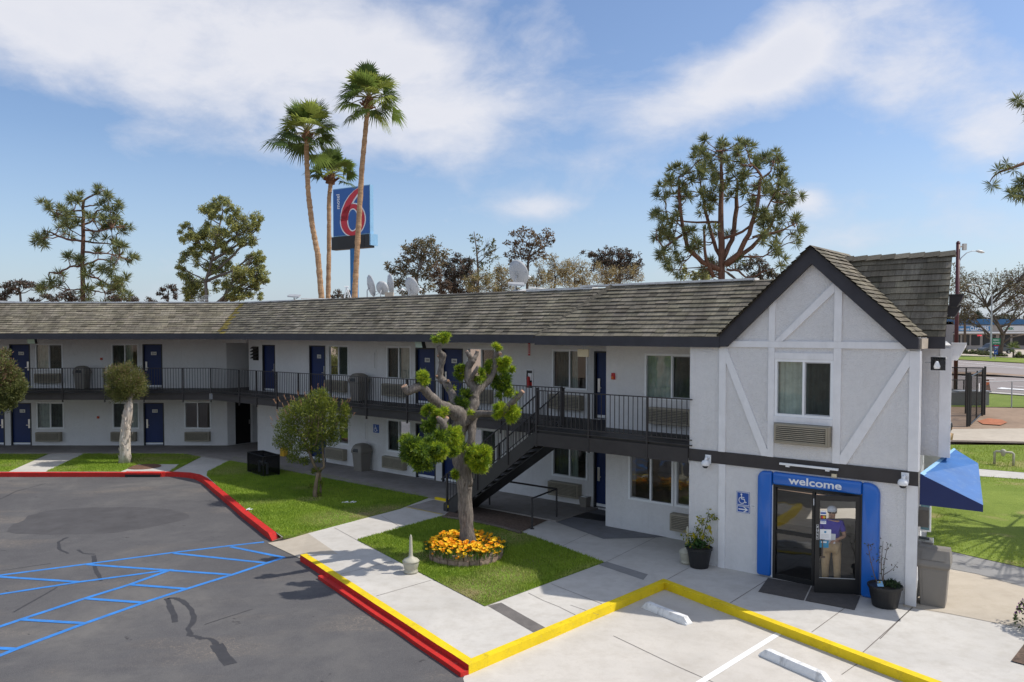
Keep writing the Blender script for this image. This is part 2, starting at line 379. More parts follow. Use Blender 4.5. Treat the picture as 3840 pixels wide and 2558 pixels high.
def mk_shingle():
    m, nt, _, _ = newmat("roof_shingle"); v = coords(nt)
    at = N(nt, "ShaderNodeAttribute", attribute_name="tint")
    tc = N(nt, "ShaderNodeTexCoord"); mp = N(nt, "ShaderNodeMapping"); nt.links.new(tc.outputs["UV"], mp.inputs[0]); mp.inputs["Scale"].default_value = (1.6, 0.45, 1); uvv = mp.outputs[0]
    s = noise(nt, uvv, 1.0, 5, 0.6); f = noise(nt, v, 30, 3, 0.7)
    mp2 = N(nt, "ShaderNodeMapping"); nt.links.new(tc.outputs["UV"], mp2.inputs[0]); mp2.inputs["Scale"].default_value = (22, 1.6, 1)
    streak = noise(nt, mp2.outputs[0], 1.0, 3, 0.6)
    cc = ramp(nt, s, [(0.3, (0.125, 0.11, 0.083)), (0.5, (0.22, 0.195, 0.15)), (0.7, (0.31, 0.275, 0.21))])
    cc = mix(nt, ramp(nt, streak, [(0.35, 0.35), (0.6, 0.0)]), cc, (0.06, 0.055, 0.045))
    cc = mix(nt, ramp(nt, f, [(0.35, 0.4), (0.6, 0.0)]), cc, (0.07, 0.065, 0.055))
    cc = mix(nt, 1.0, cc, at.outputs["Color"], 'MULTIPLY')
    return finish(m, nt, cc, 0.9, bump(nt, f, 0.4, 0.01), spec=0.2)
M["shingle"] = mk_shingle()

def mk_glass(name, tint=(0.75, 0.8, 0.78), refl=0.05):
    m, nt, _, _ = newmat(name); o = nt.nodes.new("ShaderNodeOutputMaterial")
    t = N(nt, "ShaderNodeBsdfTransparent"); t.inputs[0].default_value = col4(tint)
    g = N(nt, "ShaderNodeBsdfGlossy"); g.inputs["Roughness"].default_value = 0.015; g.inputs[0].default_value = (0.9, 0.92, 0.95, 1)
    nv = bump(nt, noise(nt, coords(nt), 1.6, 2, 0.5), 0.25, 0.02); nt.links.new(nv, g.inputs["Normal"])
    lw = N(nt, "ShaderNodeFresnel"); lw.inputs[0].default_value = 1.5
    fac = math_n(nt, 'ADD', math_n(nt, 'MULTIPLY', lw.outputs[0], 1.3), refl)
    mx = nt.nodes.new("ShaderNodeMixShader"); nt.links.new(fac, mx.inputs[0]); nt.links.new(t.outputs[0], mx.inputs[1]); nt.links.new(g.outputs[0], mx.inputs[2])
    nt.links.new(mx.outputs[0], o.inputs[0]); return m
M["glass"] = mk_glass("window_glass")
M["doorglass"] = mk_glass("door_glass", (0.88, 0.88, 0.88), -0.01)
M["dglass"] = mk_glass("tinted_glass", (0.62, 0.62, 0.62), 0.03)
def mk_curtain(name, c):
    m, nt, _, _ = newmat(name); v = coords(nt); f = noise(nt, v, 5, 4)
    cc = ramp(nt, f, [(0.3, tuple(x * .8 for x in c)), (0.7, tuple(x * 1.1 for x in c))])
    return finish(m, nt, cc, 0.9, spec=0.1)
M["curtain"] = mk_curtain("curtain", (0.50, 0.56, 0.51))
M["curtaind"] = mk_curtain("curtain_lining", (0.10, 0.12, 0.11))
M["room"] = paint("room_interior", (0.10, 0.10, 0.10), 0.9, 0.2)
def mk_mesh(name, c, cover):
    m, nt, _, _ = newmat(name); o = nt.nodes.new("ShaderNodeOutputMaterial")
    t = N(nt, "ShaderNodeBsdfTransparent"); d = N(nt, "ShaderNodeBsdfDiffuse"); d.inputs[0].default_value = col4(c)
    mx = nt.nodes.new("ShaderNodeMixShader"); mx.inputs[0].default_value = cover
    nt.links.new(t.outputs[0], mx.inputs[1]); nt.links.new(d.outputs[0], mx.inputs[2]); nt.links.new(mx.outputs[0], o.inputs[0]); return m
M["cage"] = mk_mesh("black_mesh", (0.008, 0.008, 0.009), 0.72)
M["link"] = mk_mesh("chain_link", (0.03, 0.03, 0.03), 0.42)
M["linkg"] = mk_mesh("chain_link_grey", (0.25, 0.25, 0.25), 0.16)
def mk_emit(name, c, s):
    m, nt, _, _ = newmat(name); o = nt.nodes.new("ShaderNodeOutputMaterial"); e = N(nt, "ShaderNodeEmission"); e.inputs[0].default_value = col4(c); e.inputs[1].default_value = s
    nt.links.new(e.outputs[0], o.inputs[0]); return m
M["lens"] = paint("lamp_lens", (0.45, 0.55, 0.5), 0.15, 0.05)

# ---------------------------------------------------------------- daylight
SUNV = Vector((-0.77, -0.06, -1.0)).normalized()       # the way the light travels
EL = math.asin(-SUNV.z); AZ = math.atan2(-SUNV.x, -SUNV.y)   # azimuth clockwise from +y
sl = bpy.data.lights.new("sun", "SUN"); sl.energy = 3.5; sl.angle = R(0.53); sl.color = (1.0, 0.95, 0.87)
so = bpy.data.objects.new("sun", sl); COL.objects.link(so); so.rotation_euler = SUNV.to_track_quat('-Z', 'Y').to_euler(); so.location = (30, 5, 40)
wd = bpy.data.worlds.new("World"); SC.world = wd; wd.use_nodes = True
nt = wd.node_tree; nt.nodes.clear()
out = N(nt, "ShaderNodeOutputWorld"); bg = N(nt, "ShaderNodeBackground"); bg.inputs[1].default_value = 0.15
sky = N(nt, "ShaderNodeTexSky", sky_type='NISHITA'); sky.sun_disc = False; sky.sun_elevation = EL; sky.sun_rotation = AZ; sky.air_density = 1.0; sky.dust_density = 1.2; sky.ozone_density = 1.6
tc = N(nt, "ShaderNodeTexCoord"); sep = N(nt, "ShaderNodeSeparateXYZ"); nt.links.new(tc.outputs["Generated"], sep.inputs[0])
dx, dy, dz = sep.outputs
# clouds lie on a high level sheet: direction / (height + offset)
den = math_n(nt, 'ADD', math_n(nt, 'MAXIMUM', dz, 0.0), 0.16)
cxn = math_n(nt, 'DIVIDE', dx, den); cyn = math_n(nt, 'DIVIDE', dy, den)
cmb = N(nt, "ShaderNodeCombineXYZ"); nt.links.new(cxn, cmb.inputs[0]); nt.links.new(cyn, cmb.inputs[1])
dvec = coords(nt, (1.0, 1.0, 1.9), "Generated")
n1 = noise(nt, dvec, 4.2, 9, 0.60, 0.35)
n2 = noise(nt, dvec, 13.0, 7, 0.62, 0.4)
az = math_n(nt, 'DIVIDE', dx, math_n(nt, 'MAXIMUM', dy, 0.05)); ev = math_n(nt, 'DIVIDE', dz, math_n(nt, 'MAXIMUM', dy, 0.05))
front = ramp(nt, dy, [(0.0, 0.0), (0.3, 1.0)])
def blob(px, py, rx, ry, rot=0.0, amp=1.0):      # soft cloud body at a compass bearing and height
    r0 = ray(px, py); ax, ey = r0.x / r0.y, r0.z / r0.y
    a = math_n(nt, 'SUBTRACT', az, ax); e = math_n(nt, 'SUBTRACT', ev, ey); c, s = math.cos(rot), math.sin(rot)
    p = math_n(nt, 'DIVIDE', math_n(nt, 'ADD', math_n(nt, 'MULTIPLY', a, c), math_n(nt, 'MULTIPLY', e, s)), rx / FPX)
    q = math_n(nt, 'DIVIDE', math_n(nt, 'SUBTRACT', math_n(nt, 'MULTIPLY', e, c), math_n(nt, 'MULTIPLY', a, s)), ry / FPX)
    d2 = math_n(nt, 'ADD', math_n(nt, 'MULTIPLY', p, p), math_n(nt, 'MULTIPLY', q, q))
    g = math_n(nt, 'POWER', 2.718, math_n(nt, 'MULTIPLY', d2, -1.0)); return math_n(nt, 'MULTIPLY', g, amp)
BL = [(500, 60, 900, 230, -0.06, 0.62), (1250, 200, 520, 260, -0.25, 0.55), (1640, 430, 260, 190, -0.35, 0.42), (700, 330, 520, 110, -0.15, 0.22), (60, 120, 500, 230, 0, 0.35), (1300, 520, 520, 110, 0.1, 0.30), (2050, 130, 120, 200, 0.2, 0.18),
      (2700, 350, 420, 105, 0.45, 0.62), (2960, 150, 260, 190, 0.9, 0.55), (3500, 130, 480, 210, -0.5, 0.50), (3350, 330, 330, 130, -0.6, 0.36), (3760, 520, 220, 130, 0.2, 0.48), (2000, 775, 150, 50, 0, 0.46), (3030, 755, 85, 55, 0, 0.44), (3350, 870, 420, 70, 0.1, 0.26), (620, 520, 420, 90, 0, 0.20), (2200, 330, 260, 90, 0.2, 0.12)]
acc = None
for b in BL:
    g = blob(*b); acc = g if acc is None else math_n(nt, 'ADD', acc, g)
acc = math_n(nt, 'MULTIPLY', acc, front)
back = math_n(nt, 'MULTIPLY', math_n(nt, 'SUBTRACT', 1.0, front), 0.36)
det = math_n(nt, 'ADD', math_n(nt, 'MULTIPLY', math_n(nt, 'SUBTRACT', n1, 0.5), 1.25), math_n(nt, 'MULTIPLY', math_n(nt, 'SUBTRACT', n2, 0.5), 0.55))
cov = math_n(nt, 'ADD', math_n(nt, 'ADD', acc, back), det)
den2 = ramp(nt, cov, [(0.10, 0.0), (0.30, 0.34), (0.50, 0.74), (0.75, 1.0)])
cfront = ramp(nt, cov, [(0.15, (0.86, 0.90, 1.0)), (0.5, (1.02, 1.03, 1.07)), (0.7, (1.08, 1.08, 1.10)), (1.15, (1.02, 1.03, 1.07))])
ccol = mix(nt, 1.0, cfront, mix(nt, front, (4.7, 4.8, 5.0), (4.3, 4.3, 4.45)), 'MULTIPLY')   # brighter unseen cloud added behind the camera to fill the facing walls
haze = ramp(nt, dz, [(0.0, 0.62), (0.07, 0.30), (0.22, 0.0)])
skyb = mix(nt, 1.0, sky.outputs[0], mix(nt, front, (1.0, 1.0, 1.0), (0.70, 0.74, 0.82)), 'MULTIPLY')
skyc = mix(nt, haze, skyb, (3.1, 3.75, 4.7))
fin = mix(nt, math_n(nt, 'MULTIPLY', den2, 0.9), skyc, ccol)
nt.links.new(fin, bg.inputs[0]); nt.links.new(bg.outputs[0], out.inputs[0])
SC.view_settings.view_transform = 'Standard'; SC.view_settings.look = 'None'; SC.view_settings.exposure = 0.30; SC.view_settings.gamma = 1.0
SC.render.engine = 'CYCLES'; SC.cycles.use_denoising = True; SC.cycles.max_bounces = 8; SC.cycles.transparent_max_bounces = 16
SC.cycles.caustics_reflective = False; SC.cycles.caustics_refractive = False
# ================================================================ ground
AZL = -0.15                            # asphalt level; walkways and lawns lie at 0
def sheet(name, pts, z, mat, label=None, sub=0):
    mb = MB(); mb.face([Vector((p.x, p.y, z)) for p in pts]); return struct(name, mb, mat, label)
def q(scale, ox, oy, *pts): return [(ox + a / scale, oy + b / scale) for a, b in pts]
def TZ(Y):                              # the land rises gently behind the motel on the right
    prof = [(0, 0), (24, 0), (38, 0.8), (60, 1.3), (115, 2.1), (3000, 2.1)]
    for (a, za), (b, zb) in zip(prof, prof[1:]):
        if Y <= b: return za + (zb - za) * (Y - a) / (b - a)
    return 2.1
def T(px, py, dz=0.0):
    d = ray(px, py); lo, hi = 8.0, 1500.0
    for _ in range(60):
        t = (lo + hi) / 2
        if HC + d.z * t / d.y > TZ(t) + dz: lo = t
        else: hi = t
    return D(px, py, lo)
def tsheet(name, poly, dz, mat, label=None):       # polygon given in photo positions, draped over the rising land
    pts = []
    for k in range(len(poly)):
        a, b = poly[k], poly[(k + 1) % len(poly)]
        for j in range(6): pts.append((a[0] + (b[0] - a[0]) * j / 6, a[1] + (b[1] - a[1]) * j / 6))
    mb = MB(); P = [T(x, y, dz) for x, y in pts]
    c = sum(P, Vector()) / len(P)
    for k in range(len(P)): mb.face([P[k], P[(k + 1) % len(P)], c])
    return struct(name, mb, mat, label)
# base land, one sheet to the horizon (rises on the right rear)
mb = MB(); xs = [-1500, -60, -40, -20, -10, 0, 8, 12, 16, 25, 60, 120, 1500]; ys = [-300, 5, 20, 24, 28, 33, 38, 48, 60, 85, 115, 300, 2500]
def gz(x, y): return -0.30 + (TZ(y) if y > 0 else 0) * min(1, max(0, (x - 2) / 10.0))
gr = [[mb.pt((x, y, gz(x, y))) for x in xs] for y in ys]
for i in range(len(ys) - 1):
    for j in range(len(xs) - 1): mb.idx([gr[i][j], gr[i][j + 1], gr[i + 1][j + 1], gr[i + 1][j]])
struct("ground", mb, M["dirt"])
# parking lot
mb = MB(); mb.face([Vector(p) for p in ((-60, -12, AZL), (6, -12, AZL), (6, 30, AZL), (-8, 34.5, AZL), (-60, 34.5, AZL))]); struct("parking_lot", mb, M["asphalt"])
# kerb line of the back lawn (photo positions, scale 1.6814 from (0,1700))
S8 = lambda *p: q(1.6814, 0, 1700, *p)
KB = S8((1778, 528), (1700, 470), (1560, 362), (1450, 272), (1380, 215), (1310, 158), (1262, 134), (1200, 123), (1120, 118), (1060, 117), (740, 119), (0, 119), (-600, 119))
KF = S8((1728, 545), (1645, 486), (1500, 374), (1390, 282), (1330, 233), (1270, 184), (1225, 158), (1180, 148), (1110, 143), (1050, 142), (740, 146), (0, 146), (-600, 146))
KBw = [G(x, y, 0.0) for x, y in KB]
KFw = []
for k, p in enumerate(KBw):            # front edge 0.2 m out from the back edge
    t = (KBw[min(k + 1, len(KBw) - 1)] - KBw[max(k - 1, 0)]).normalized(); nn = Vector((-t.y, t.x, 0))
    if nn.y > 0: nn = -nn
    KFw.append(p + nn * 0.2)
def kerb_strip(mb, back, front, ztop, zbot, m=0, taper=0):
    n = len(back)
    for k in range(n - 1):
        a, b, c, d = back[k], back[k + 1], front[k + 1], front[k]
        za = ztop if not (taper and k == 0) else zbot + 0.02
        A, Bq = Vector((a.x, a.y, za)), Vector((b.x, b.y, ztop)); Cq, Dq = Vector((c.x, c.y, ztop)), Vector((d.x, d.y, za))
        mb.face([A, Bq, Cq, Dq], m)
        mb.face([Dq, Cq, Vector((c.x, c.y, zbot)), Vector((d.x, d.y, zbot))], m)
        if k == 0: mb.face([A, Dq, Vector((d.x, d.y, zbot)), Vector((a.x, a.y, zbot))], m)
        if k == n - 2: mb.face([Bq, Cq, Vector((c.x, c.y, zbot)), Vector((b.x, b.y, zbot))], m)
def split(P, Q, step=0.5):
    n = max(1, int((Q - P).length / step)); return [P + (Q - P) * (k / n) for k in range(n + 1)]
# storm drain sits in the straight run: leave an opening there
dx0, dx1 = G(468, 1772).x, G(612, 1772).x
mb = MB()
runs = [[], []]; ykb = KBw[10].y
segA = KBw[:10] + [Vector((dx1, ykb, 0))]; segAf = KFw[:10] + [Vector((dx1, ykb - .2, 0))]
segB = [Vector((dx0, ykb, 0)), KBw[11], KBw[12]]; segBf = [Vector((dx0, ykb - .2, 0)), KFw[11], KFw[12]]
def fine(L): return [p for a, b in zip(L, L[1:]) for p in split(a, b)[:-1]] + [L[-1]]
def pair(L, F):
    A, C = [], []
    for (a, b), (c, d) in zip(zip(L, L[1:]), zip(F, F[1:])):
        n = max(1, int((b - a).length / 0.5))
        for k in range(n): A.append(a + (b - a) * (k / n)); C.append(c + (d - c) * (k / n))
    return A + [L[-1]], C + [F[-1]]
a, c = pair(segA, segAf)
for L in (a, c):
    for p in L: p += Vector((random.uniform(-.008, .008), random.uniform(-.008, .008), 0))
kerb_strip(mb, a, c, 0.012, AZL - 0.05, taper=1)
a, c = pair(segB, segBf); kerb_strip(mb, a, c, 0.012, AZL - 0.05)
rk = tag(mb.build("kerb", M["red"]), "long red painted kerb curving round the back lawns", "kerb", "painted kerbs")
mb = MB(); f0 = lambda a, d, z: Vector((a, ykb - d, z))
mb.box(f0, dx0, dx1, -0.1, 0.235, -0.045, 0.016, 0)
mb.box(f0, dx0, dx0 + 0.06, 0.0, 0.20, -0.30, -0.045, 0); mb.box(f0, dx1 - 0.06, dx1, 0.0, 0.20, -0.30, -0.045, 0)
dr = thing("storm_drain", "red topped storm drain inlet with a black slot in the kerb", "drain", (dx0, ykb, 0))
o = (dx0, ykb, 0); mbt = MB(); mbt.box(rel(f0, o), dx0, dx1, -0.1, 0.235, -0.045, 0.016); mbt.box(rel(f0, o), dx0, dx0 + .06, 0, .2, -.3, -.045); mbt.box(rel(f0, o), dx1 - .06, dx1, 0, .2, -.3, -.045)
mbt.build("frame", M["red"], dr)
mbt = MB(); mbt.box(rel(f0, o), dx0 + .06, dx1 - .06, -0.08, 0.195, -0.30, -0.05); mbt.build("opening", M["black"], dr)

# pavement slab: everything behind the front kerbs
yA = G(1151, 2078); yB = G(1767, 2472); yC = G(2488, 2172); yD = G(3640, 2600)
drp = G(1000, 2040)                     # ramp mouth between the two kerbs
KA1, KA2 = yA, yB
slab = [KBw[0], G(1155, 2000), G(1268, 2078), yA, yB, yC, yD, Vector((30, yD.y - 2, 0)), Vector((30, 24, 0)), Vector((10, 26, 0)), Vector((-4, 40, 0)), Vector((-45, 40, 0)), Vector((-45, ykb, 0))] + [Vector(p) for p in KBw[11:0:-1]]
mb = MB(); mb.face([Vector((p.x, p.y, 0)) for p in slab])
ob = struct("sidewalk", mb, M["conc"])
# ramp running down to the lot
mb = MB(); zr_ = AZL + .012; r0, r1, r2, r3 = KBw[0], G(1155, 2000), G(1268, 2078), yA; l0, l1 = G(1003, 2036, zr_), G(1122, 2092, zr_)
mb.face([r1, r2, l1, l0]); mb.face([r0, r1, l0]); mb.face([r2, r3, l1]); struct("ramp", mb, M["conc2"], recalc=False)
# lower concrete pad in front of the office
pad = [G(1737, 2545, AZL), G(1767, 2480, AZL), yC, G(3640, 2600, AZL), Vector((14, 2, 0)), Vector((0.9, 2, 0))]
sheet("parking_pad", pad, AZL + 0.006, M["pad"])
# front kerbs
def inset(P, Q, w, side):
    t = (Q - P).normalized(); nn = Vector((-t.y, t.x, 0)) * side; return P + nn * w, Q + nn * w
fA, fB = inset(yA, yB, 0.17, -1); fB2, fC2 = inset(yB, yC, 0.16, -1); fC3, fD3 = inset(yC, yD, 0.16, -1)
def meet(a, b, c, d):
    r, s = b - a, d - c; k = r.x * s.y - r.y * s.x; t = ((c.x - a.x) * s.y - (c.y - a.y) * s.x) / k; return a + r * t
cB = meet(fA, fB, fB2, fC2); cC = meet(fB2, fC2, fC3, fD3)
for seg in range(3):
    mb = MB()
    bk, fr = [(([yA, yB]), [fA, cB]), ([yB, yC], [cB, cC]), ([yC, yD], [cC, fD3])][seg]
    a, c = pair(bk, fr)
    for L in (a[1:-1], c[1:-1]):
        for p in L: p += Vector((random.uniform(-.006, .006), random.uniform(-.006, .006), 0))
    kerb_strip(mb, a, c, 0.014, AZL - 0.02)
    if seg == 0:                        # red face and red ledge below the yellow top
        mb.m = [0 if k % 2 == 0 and k < len(mb.m) else 1 for k in range(len(mb.m))]
        mb.m = [0 if abs(mb.v[f[0]][2] - mb.v[f[2]][2]) < 1e-6 else 1 for f in mb.f]
        e0 = a[0].lerp(a[-1], 0.20); g0 = c[0].lerp(c[-1], 0.20); e1, g1 = c[-1], c[-1]
        t = (c[-1] - c[0]).normalized(); nn = Vector((t.y, -t.x, 0)) * 0.15
        kk = split(g0, g1); kerb_strip(mb, kk, [p + nn + Vector((random.uniform(-.008, .008), random.uniform(-.008, .008), 0)) for p in kk], -0.075, AZL - 0.06, 1)
        tag(mb.build("kerb", [M["yellow"], M["red"]]), "yellow topped kerb with a red face and red ledge beside the asphalt", "kerb", "painted kerbs")
    else:
        tag(mb.build("kerb", M["yellow"]), ["", "straight yellow kerb between the lawn walk and the concrete pad", "yellow kerb running past the office entrance behind the wheel stops"][seg], "kerb", "painted kerbs")

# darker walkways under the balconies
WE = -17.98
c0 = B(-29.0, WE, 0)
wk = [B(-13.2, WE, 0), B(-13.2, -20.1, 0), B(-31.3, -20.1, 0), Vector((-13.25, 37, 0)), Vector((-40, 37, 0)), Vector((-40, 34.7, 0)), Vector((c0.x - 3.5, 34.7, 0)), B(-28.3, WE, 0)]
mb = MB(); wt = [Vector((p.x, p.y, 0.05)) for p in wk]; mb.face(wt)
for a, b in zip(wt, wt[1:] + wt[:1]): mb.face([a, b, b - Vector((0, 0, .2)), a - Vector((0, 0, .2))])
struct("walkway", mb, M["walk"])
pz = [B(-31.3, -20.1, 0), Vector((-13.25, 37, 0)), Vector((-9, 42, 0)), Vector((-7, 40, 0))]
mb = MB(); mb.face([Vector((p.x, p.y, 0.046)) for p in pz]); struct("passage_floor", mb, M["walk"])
# recessed entry corner by the stair: darker concrete with the recess shade put into its colour
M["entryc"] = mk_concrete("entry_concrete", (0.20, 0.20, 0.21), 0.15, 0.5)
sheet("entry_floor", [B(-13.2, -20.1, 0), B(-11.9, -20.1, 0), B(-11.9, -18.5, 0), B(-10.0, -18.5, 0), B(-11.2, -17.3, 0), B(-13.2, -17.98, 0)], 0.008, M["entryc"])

# lawns (slightly proud sheets + real blades)
LW = {}
LW["front"] = [G(*p) for p in ((1339, 2026), (1818, 2274), (2264.7, 2109.8), (1954, 1997), (1660, 1937))]
S9 = lambda *p: q(3.92, 900, 1600, *p)
back_e = S9((0, 480), (100, 492), (560, 577), (1210, 705), (1650, 805), (2330, 945)) + [(1611, 1866)]
LW["middle"] = [G(*p) for p in back_e] + [G(*p) for p in ((1500, 1908.7), (1155, 2000), (1062, 2014))] + [p.copy() for p in KBw[1:6]]
LW["middle"][-1] = G(775, 1784); LW["middle"].append(G(778, 1770)); LW["middle"].append(G(880, 1719))
LW["left"] = [G(*p) for p in ((319, 1702), (773, 1704), (648, 1769), (635, 1769), (673.5, 1741), (520, 1741), (452, 1769), (173.5, 1769))]
LW["farleft"] = [G(*p) for p in ((-300, 1704), (181, 1703), (33, 1769), (-300, 1769))]
def inpoly(x, y, P):
    r = False; j = len(P) - 1
    for i in range(len(P)):
        a, b = P[i], P[j]
        if (a.y > y) != (b.y > y) and x < (b.x - a.x) * (y - a.y) / (b.y - a.y) + a.x: r = not r
        j = i
    return r
def vnoise(x, y, s):
    from mathutils import noise as mn
    return mn.noise(Vector((x * s, y * s, 3.7)))
bare = [(G(1790, 2215), 0.9), (G(1900, 2160), .7), (G(1265, 1945), 1.0), (G(1360, 1930), 0.9), (G(1440, 1915), .7), (G(1820, 2030), .8), (G(1900, 2020), .7), (G(1160, 1875), .4), (G(1570, 2090), .5)]
def blades(mb, P, dens, zf=None, h=(0.03, 0.065), c1=(0.19, 0.29, 0.026), c2=(0.34, 0.44, 0.05), cd=(0.42, 0.33, 0.17)):
    x0, x1 = min(p.x for p in P), max(p.x for p in P); y0, y1 = min(p.y for p in P), max(p.y for p in P)
    n = int((x1 - x0) * (y1 - y0) * dens)
    for _ in range(n):
        x, y = random.uniform(x0, x1), random.uniform(y0, y1)
        if not inpoly(x, y, P): continue
        t = vnoise(x, y, 0.8) * .5 + vnoise(x, y, 2.6) * 0.4
        dry = max(0, vnoise(x + 40, y, 0.55) * 1.6 - 0.25)
        for (bp, br) in bare:
            dd = math.hypot((x - bp.x), (y - bp.y)) / br
            if dd < 1.3: dry = max(dry, 1.25 - dd)
        if random.random() < min(0.75, dry * .62): continue
        k = min(1, max(0, 0.5 + t + random.uniform(-.35, .35)))
        c = [a + (b - a) * k for a, b in zip(c1, c2)]; dm = min(0.9, max(0, dry) * random.uniform(.4, 1.2))
        c = tuple(a + (b - a) * dm for a, b in zip(c, cd))
        hh = random.uniform(*h) * (1 - .4 * min(1, dry)); a = random.uniform(0, 6.28); w = random.uniform(.006, .012)
        z = zf(x, y) if zf else 0.012
        ln = random.uniform(.1, .9) * hh; b = random.uniform(0, 6.28)
        ca, sa = math.cos(a) * w, math.sin(a) * w
        mb.face([(x - ca, y - sa, z), (x + ca, y + sa, z), (x + math.cos(b) * ln, y + math.sin(b) * ln, z + hh)], 0, c)
for nm, P in LW.items():
    mb = MB(); mb.face([Vector((p.x, p.y, 0.012)) for p in P]); 
    for a, b in zip(P, P[1:] + P[:1]): mb.face([Vector((a.x, a.y, .012)), Vector((b.x, b.y, .012)), Vector((b.x, b.y, -.05)), Vector((a.x, a.y, -.05))])
    struct("lawn_bed", mb, M["lawn"])
mb = MB()
for nm, d in (("front", 2600), ("middle", 1500), ("left", 1000), ("farleft", 700)): blades(mb, LW[nm], d)
tag(mb.build("grass", M["blade"], recalc=False), "short green mown grass with worn patches on the courtyard lawns", "grass", None, "stuff")
# planting bed beside the stair
bedp = [G(*p) for p in ((1954, 1997), (2067, 1946), (1787, 1890), (1690, 1915), (1662, 1937))]
sheet("planting_bed", bedp, 0.014, M["mulch"])
mb = MB(); e = [G(1660, 1938, 0.05), G(1780, 1955, .05), G(1880, 1977, 0.05), G(1954, 1998, .05)]; mb.tube(e, 0.045, 6); tag(mb.build("edging", M["barkb"]), "low timber edging between the front lawn and the planting bed", "edging")

# manhole
c = G(541, 1751); mb = MB(); mb.lathe([(0.62, -0.02), (0.62, 0.012), (0.56, 0.012), (0.555, 0.006), (0.5, 0.016)], 32, 0, lambda p: p + Vector((c.x, c.y, 0.004)))
tag(mb.build("manhole_cover", M["barkr"]), "round rusty manhole cover set in concrete behind the storm drain", "manhole")
# blue access-aisle lines
ZL = AZL + 0.004
def strip(mb, P, w, z, m=0, W2=None):
    P = [Vector((p.x, p.y, z)) for p in P]
    for k in range(len(P) - 1):
        t = (P[k + 1] - P[k]).normalized(); nn = Vector((-t.y, t.x, 0)) * w / 2
        a = t * (w * .2)
        mb.face([P[k] - nn, P[k + 1] - nn + a * 0, P[k + 1] + nn, P[k] + nn], m)
L8 = [((1665, 560), (1440, 585), (1080, 628), (540, 700), (0, 770), (-300, 812)), ((1455, 590), (1790, 658)), ((1095, 631), (1685, 693)), ((552, 702), (1040, 737)), ((1040, 737), (1450, 766)),
      ((1795, 655), (1470, 765), (1180, 855), (900, 945), (540, 1072), (90, 1240), (-260, 1380)), ((1085, 733), (815, 830), (530, 918), (130, 1050), (-220, 1168)), ((1070, 737), (505, 812), (0, 890), (-300, 935)),
      ((0, 780), (505, 813)), ((-300, 762), (0, 780)), ((830, 830), (1170, 856)), ((545, 918), (915, 944)), ((135, 1050), (545, 1075)), ((-200, 1222), (92, 1236))]
mb = MB(); jz = 0
for L in L8:
    jz += 1; strip(mb, [G(*p, AZL) for p in S8(*L)], 0.115, ZL + jz * 0.0003)
struct("parking_marking", mb, M["blueline"])
# white bay line on the pad
S7 = lambda *p: q(1.8683, 2300, 2050, *p)
mb = MB(); strip(mb, [G(*p, AZL) for p in S7((1165, 608), (560, 985), (380, 1100))], 0.115, AZL + 0.011); struct("bay_line", mb, M["whiteline"])
# tar seals and patch
mb = MB()
for L, w in ((((1052, 915), (1062, 940), (1090, 1000), (1110, 1065)), .11), (((1060, 913), (1110, 914), (1160, 935), (1215, 990), (1222, 1050), (1185, 1105), (1200, 1148), (1260, 1165), (1330, 1170), (1360, 1205)), .10), (((590, 645), (600, 720), (640, 805)), .09),
             (((490, 608), (520, 630), (600, 638)), .06), (((425, 530), (368, 560), (375, 605), (432, 632)), .08), (((1365, 1205), (1450, 1330)), .2), (((360, 845), (80, 1005)), .05), (((290, 190), (100, 240), (0, 290)), .05), (((0, 742), (320, 695)), .04), (((1290, 1080), (1600, 980)), .03)):
    P = [G(*p, AZL) for p in S8(*L)]; P2 = [P[0]]
    for a, b in zip(P, P[1:]):
        for k in range(1, 4): P2.append(a.lerp(b, k / 3) + Vector((random.uniform(-.02, .02), random.uniform(-.02, .02), 0)))
    for k in range(len(P2) - 1):
        strip(mb, [P2[k], P2[k + 1]], w * random.uniform(.75, 1.2), AZL + 0.0022 + k * 1e-5)
struct("tar_seal", mb, M["tar"])
c = G(*S8((595, 420))[0], AZL); mb = MB()
mb.face([Vector((c.x + 2.35 * math.cos(t) * (1 + .12 * math.sin(3 * t + 1) + random.uniform(-.03, .03)), c.y + 1.9 * math.sin(t) * (1 + .1 * math.cos(2 * t) + random.uniform(-.03, .03)), AZL + 0.0015)) for t in [k * math.pi / 24 for k in range(48)]])
struct("asphalt_patch", mb, M["patch"])
# slab joints and cracks
mb = MB()
S10 = lambda *p: q(1.9617, 1000, 1850, *p)
for L, w in ((S10((500, 255), (665, 345)), .014), (S10((530, 600), (925, 500)), .012), (S10((805, 757), (1210, 640)), .014), (S10((670, 345), (1605, 832)), .03), (S10((1605, 832), (2354, 555)), .02),
             (S7((820, 395), (1075, 235)), .015), (S7((1390, 600), (1620, 432)), .014), (S7((1740, 750), (2100, 425)), .016), (S7((370, 235), (530, 148)), .012), (S7((2105, 425), (2354, 470), (2700, 540)), .016),
             (q(1.6814, 1300, 1750, (1290, 740), (1620, 870)), .013), (q(1.6814, 1300, 1750, (1360, 500), (1630, 375)), .013), (q(1.6814, 1300, 1750, (1630, 605), (1980, 430)), .012), (q(1.6814, 1300, 1750, (1145, 797), (1240, 845), (1340, 885), (1450, 940)), .012),
             (S7((-300, 410), (-100, 480)), .01), ([(1430, 1935), (1500, 1975)], .012), ([(1540, 1897), (1656, 1924)], .03), (q(1.728, 3300, 1650, (210, 1085), (0, 1290)), .016)):
    strip(mb, [G(*p) for p in L], w, 0.004)
for L, w in ((S7((0, 628), (130, 690), (420, 830), (690, 949), (860, 1030)), .014), (S7((1735, 806), (1600, 900)), .012)):
    strip(mb, [G(*p, AZL) for p in L], w, AZL + 0.010)
struct("pavement_joint", mb, M["joint"])
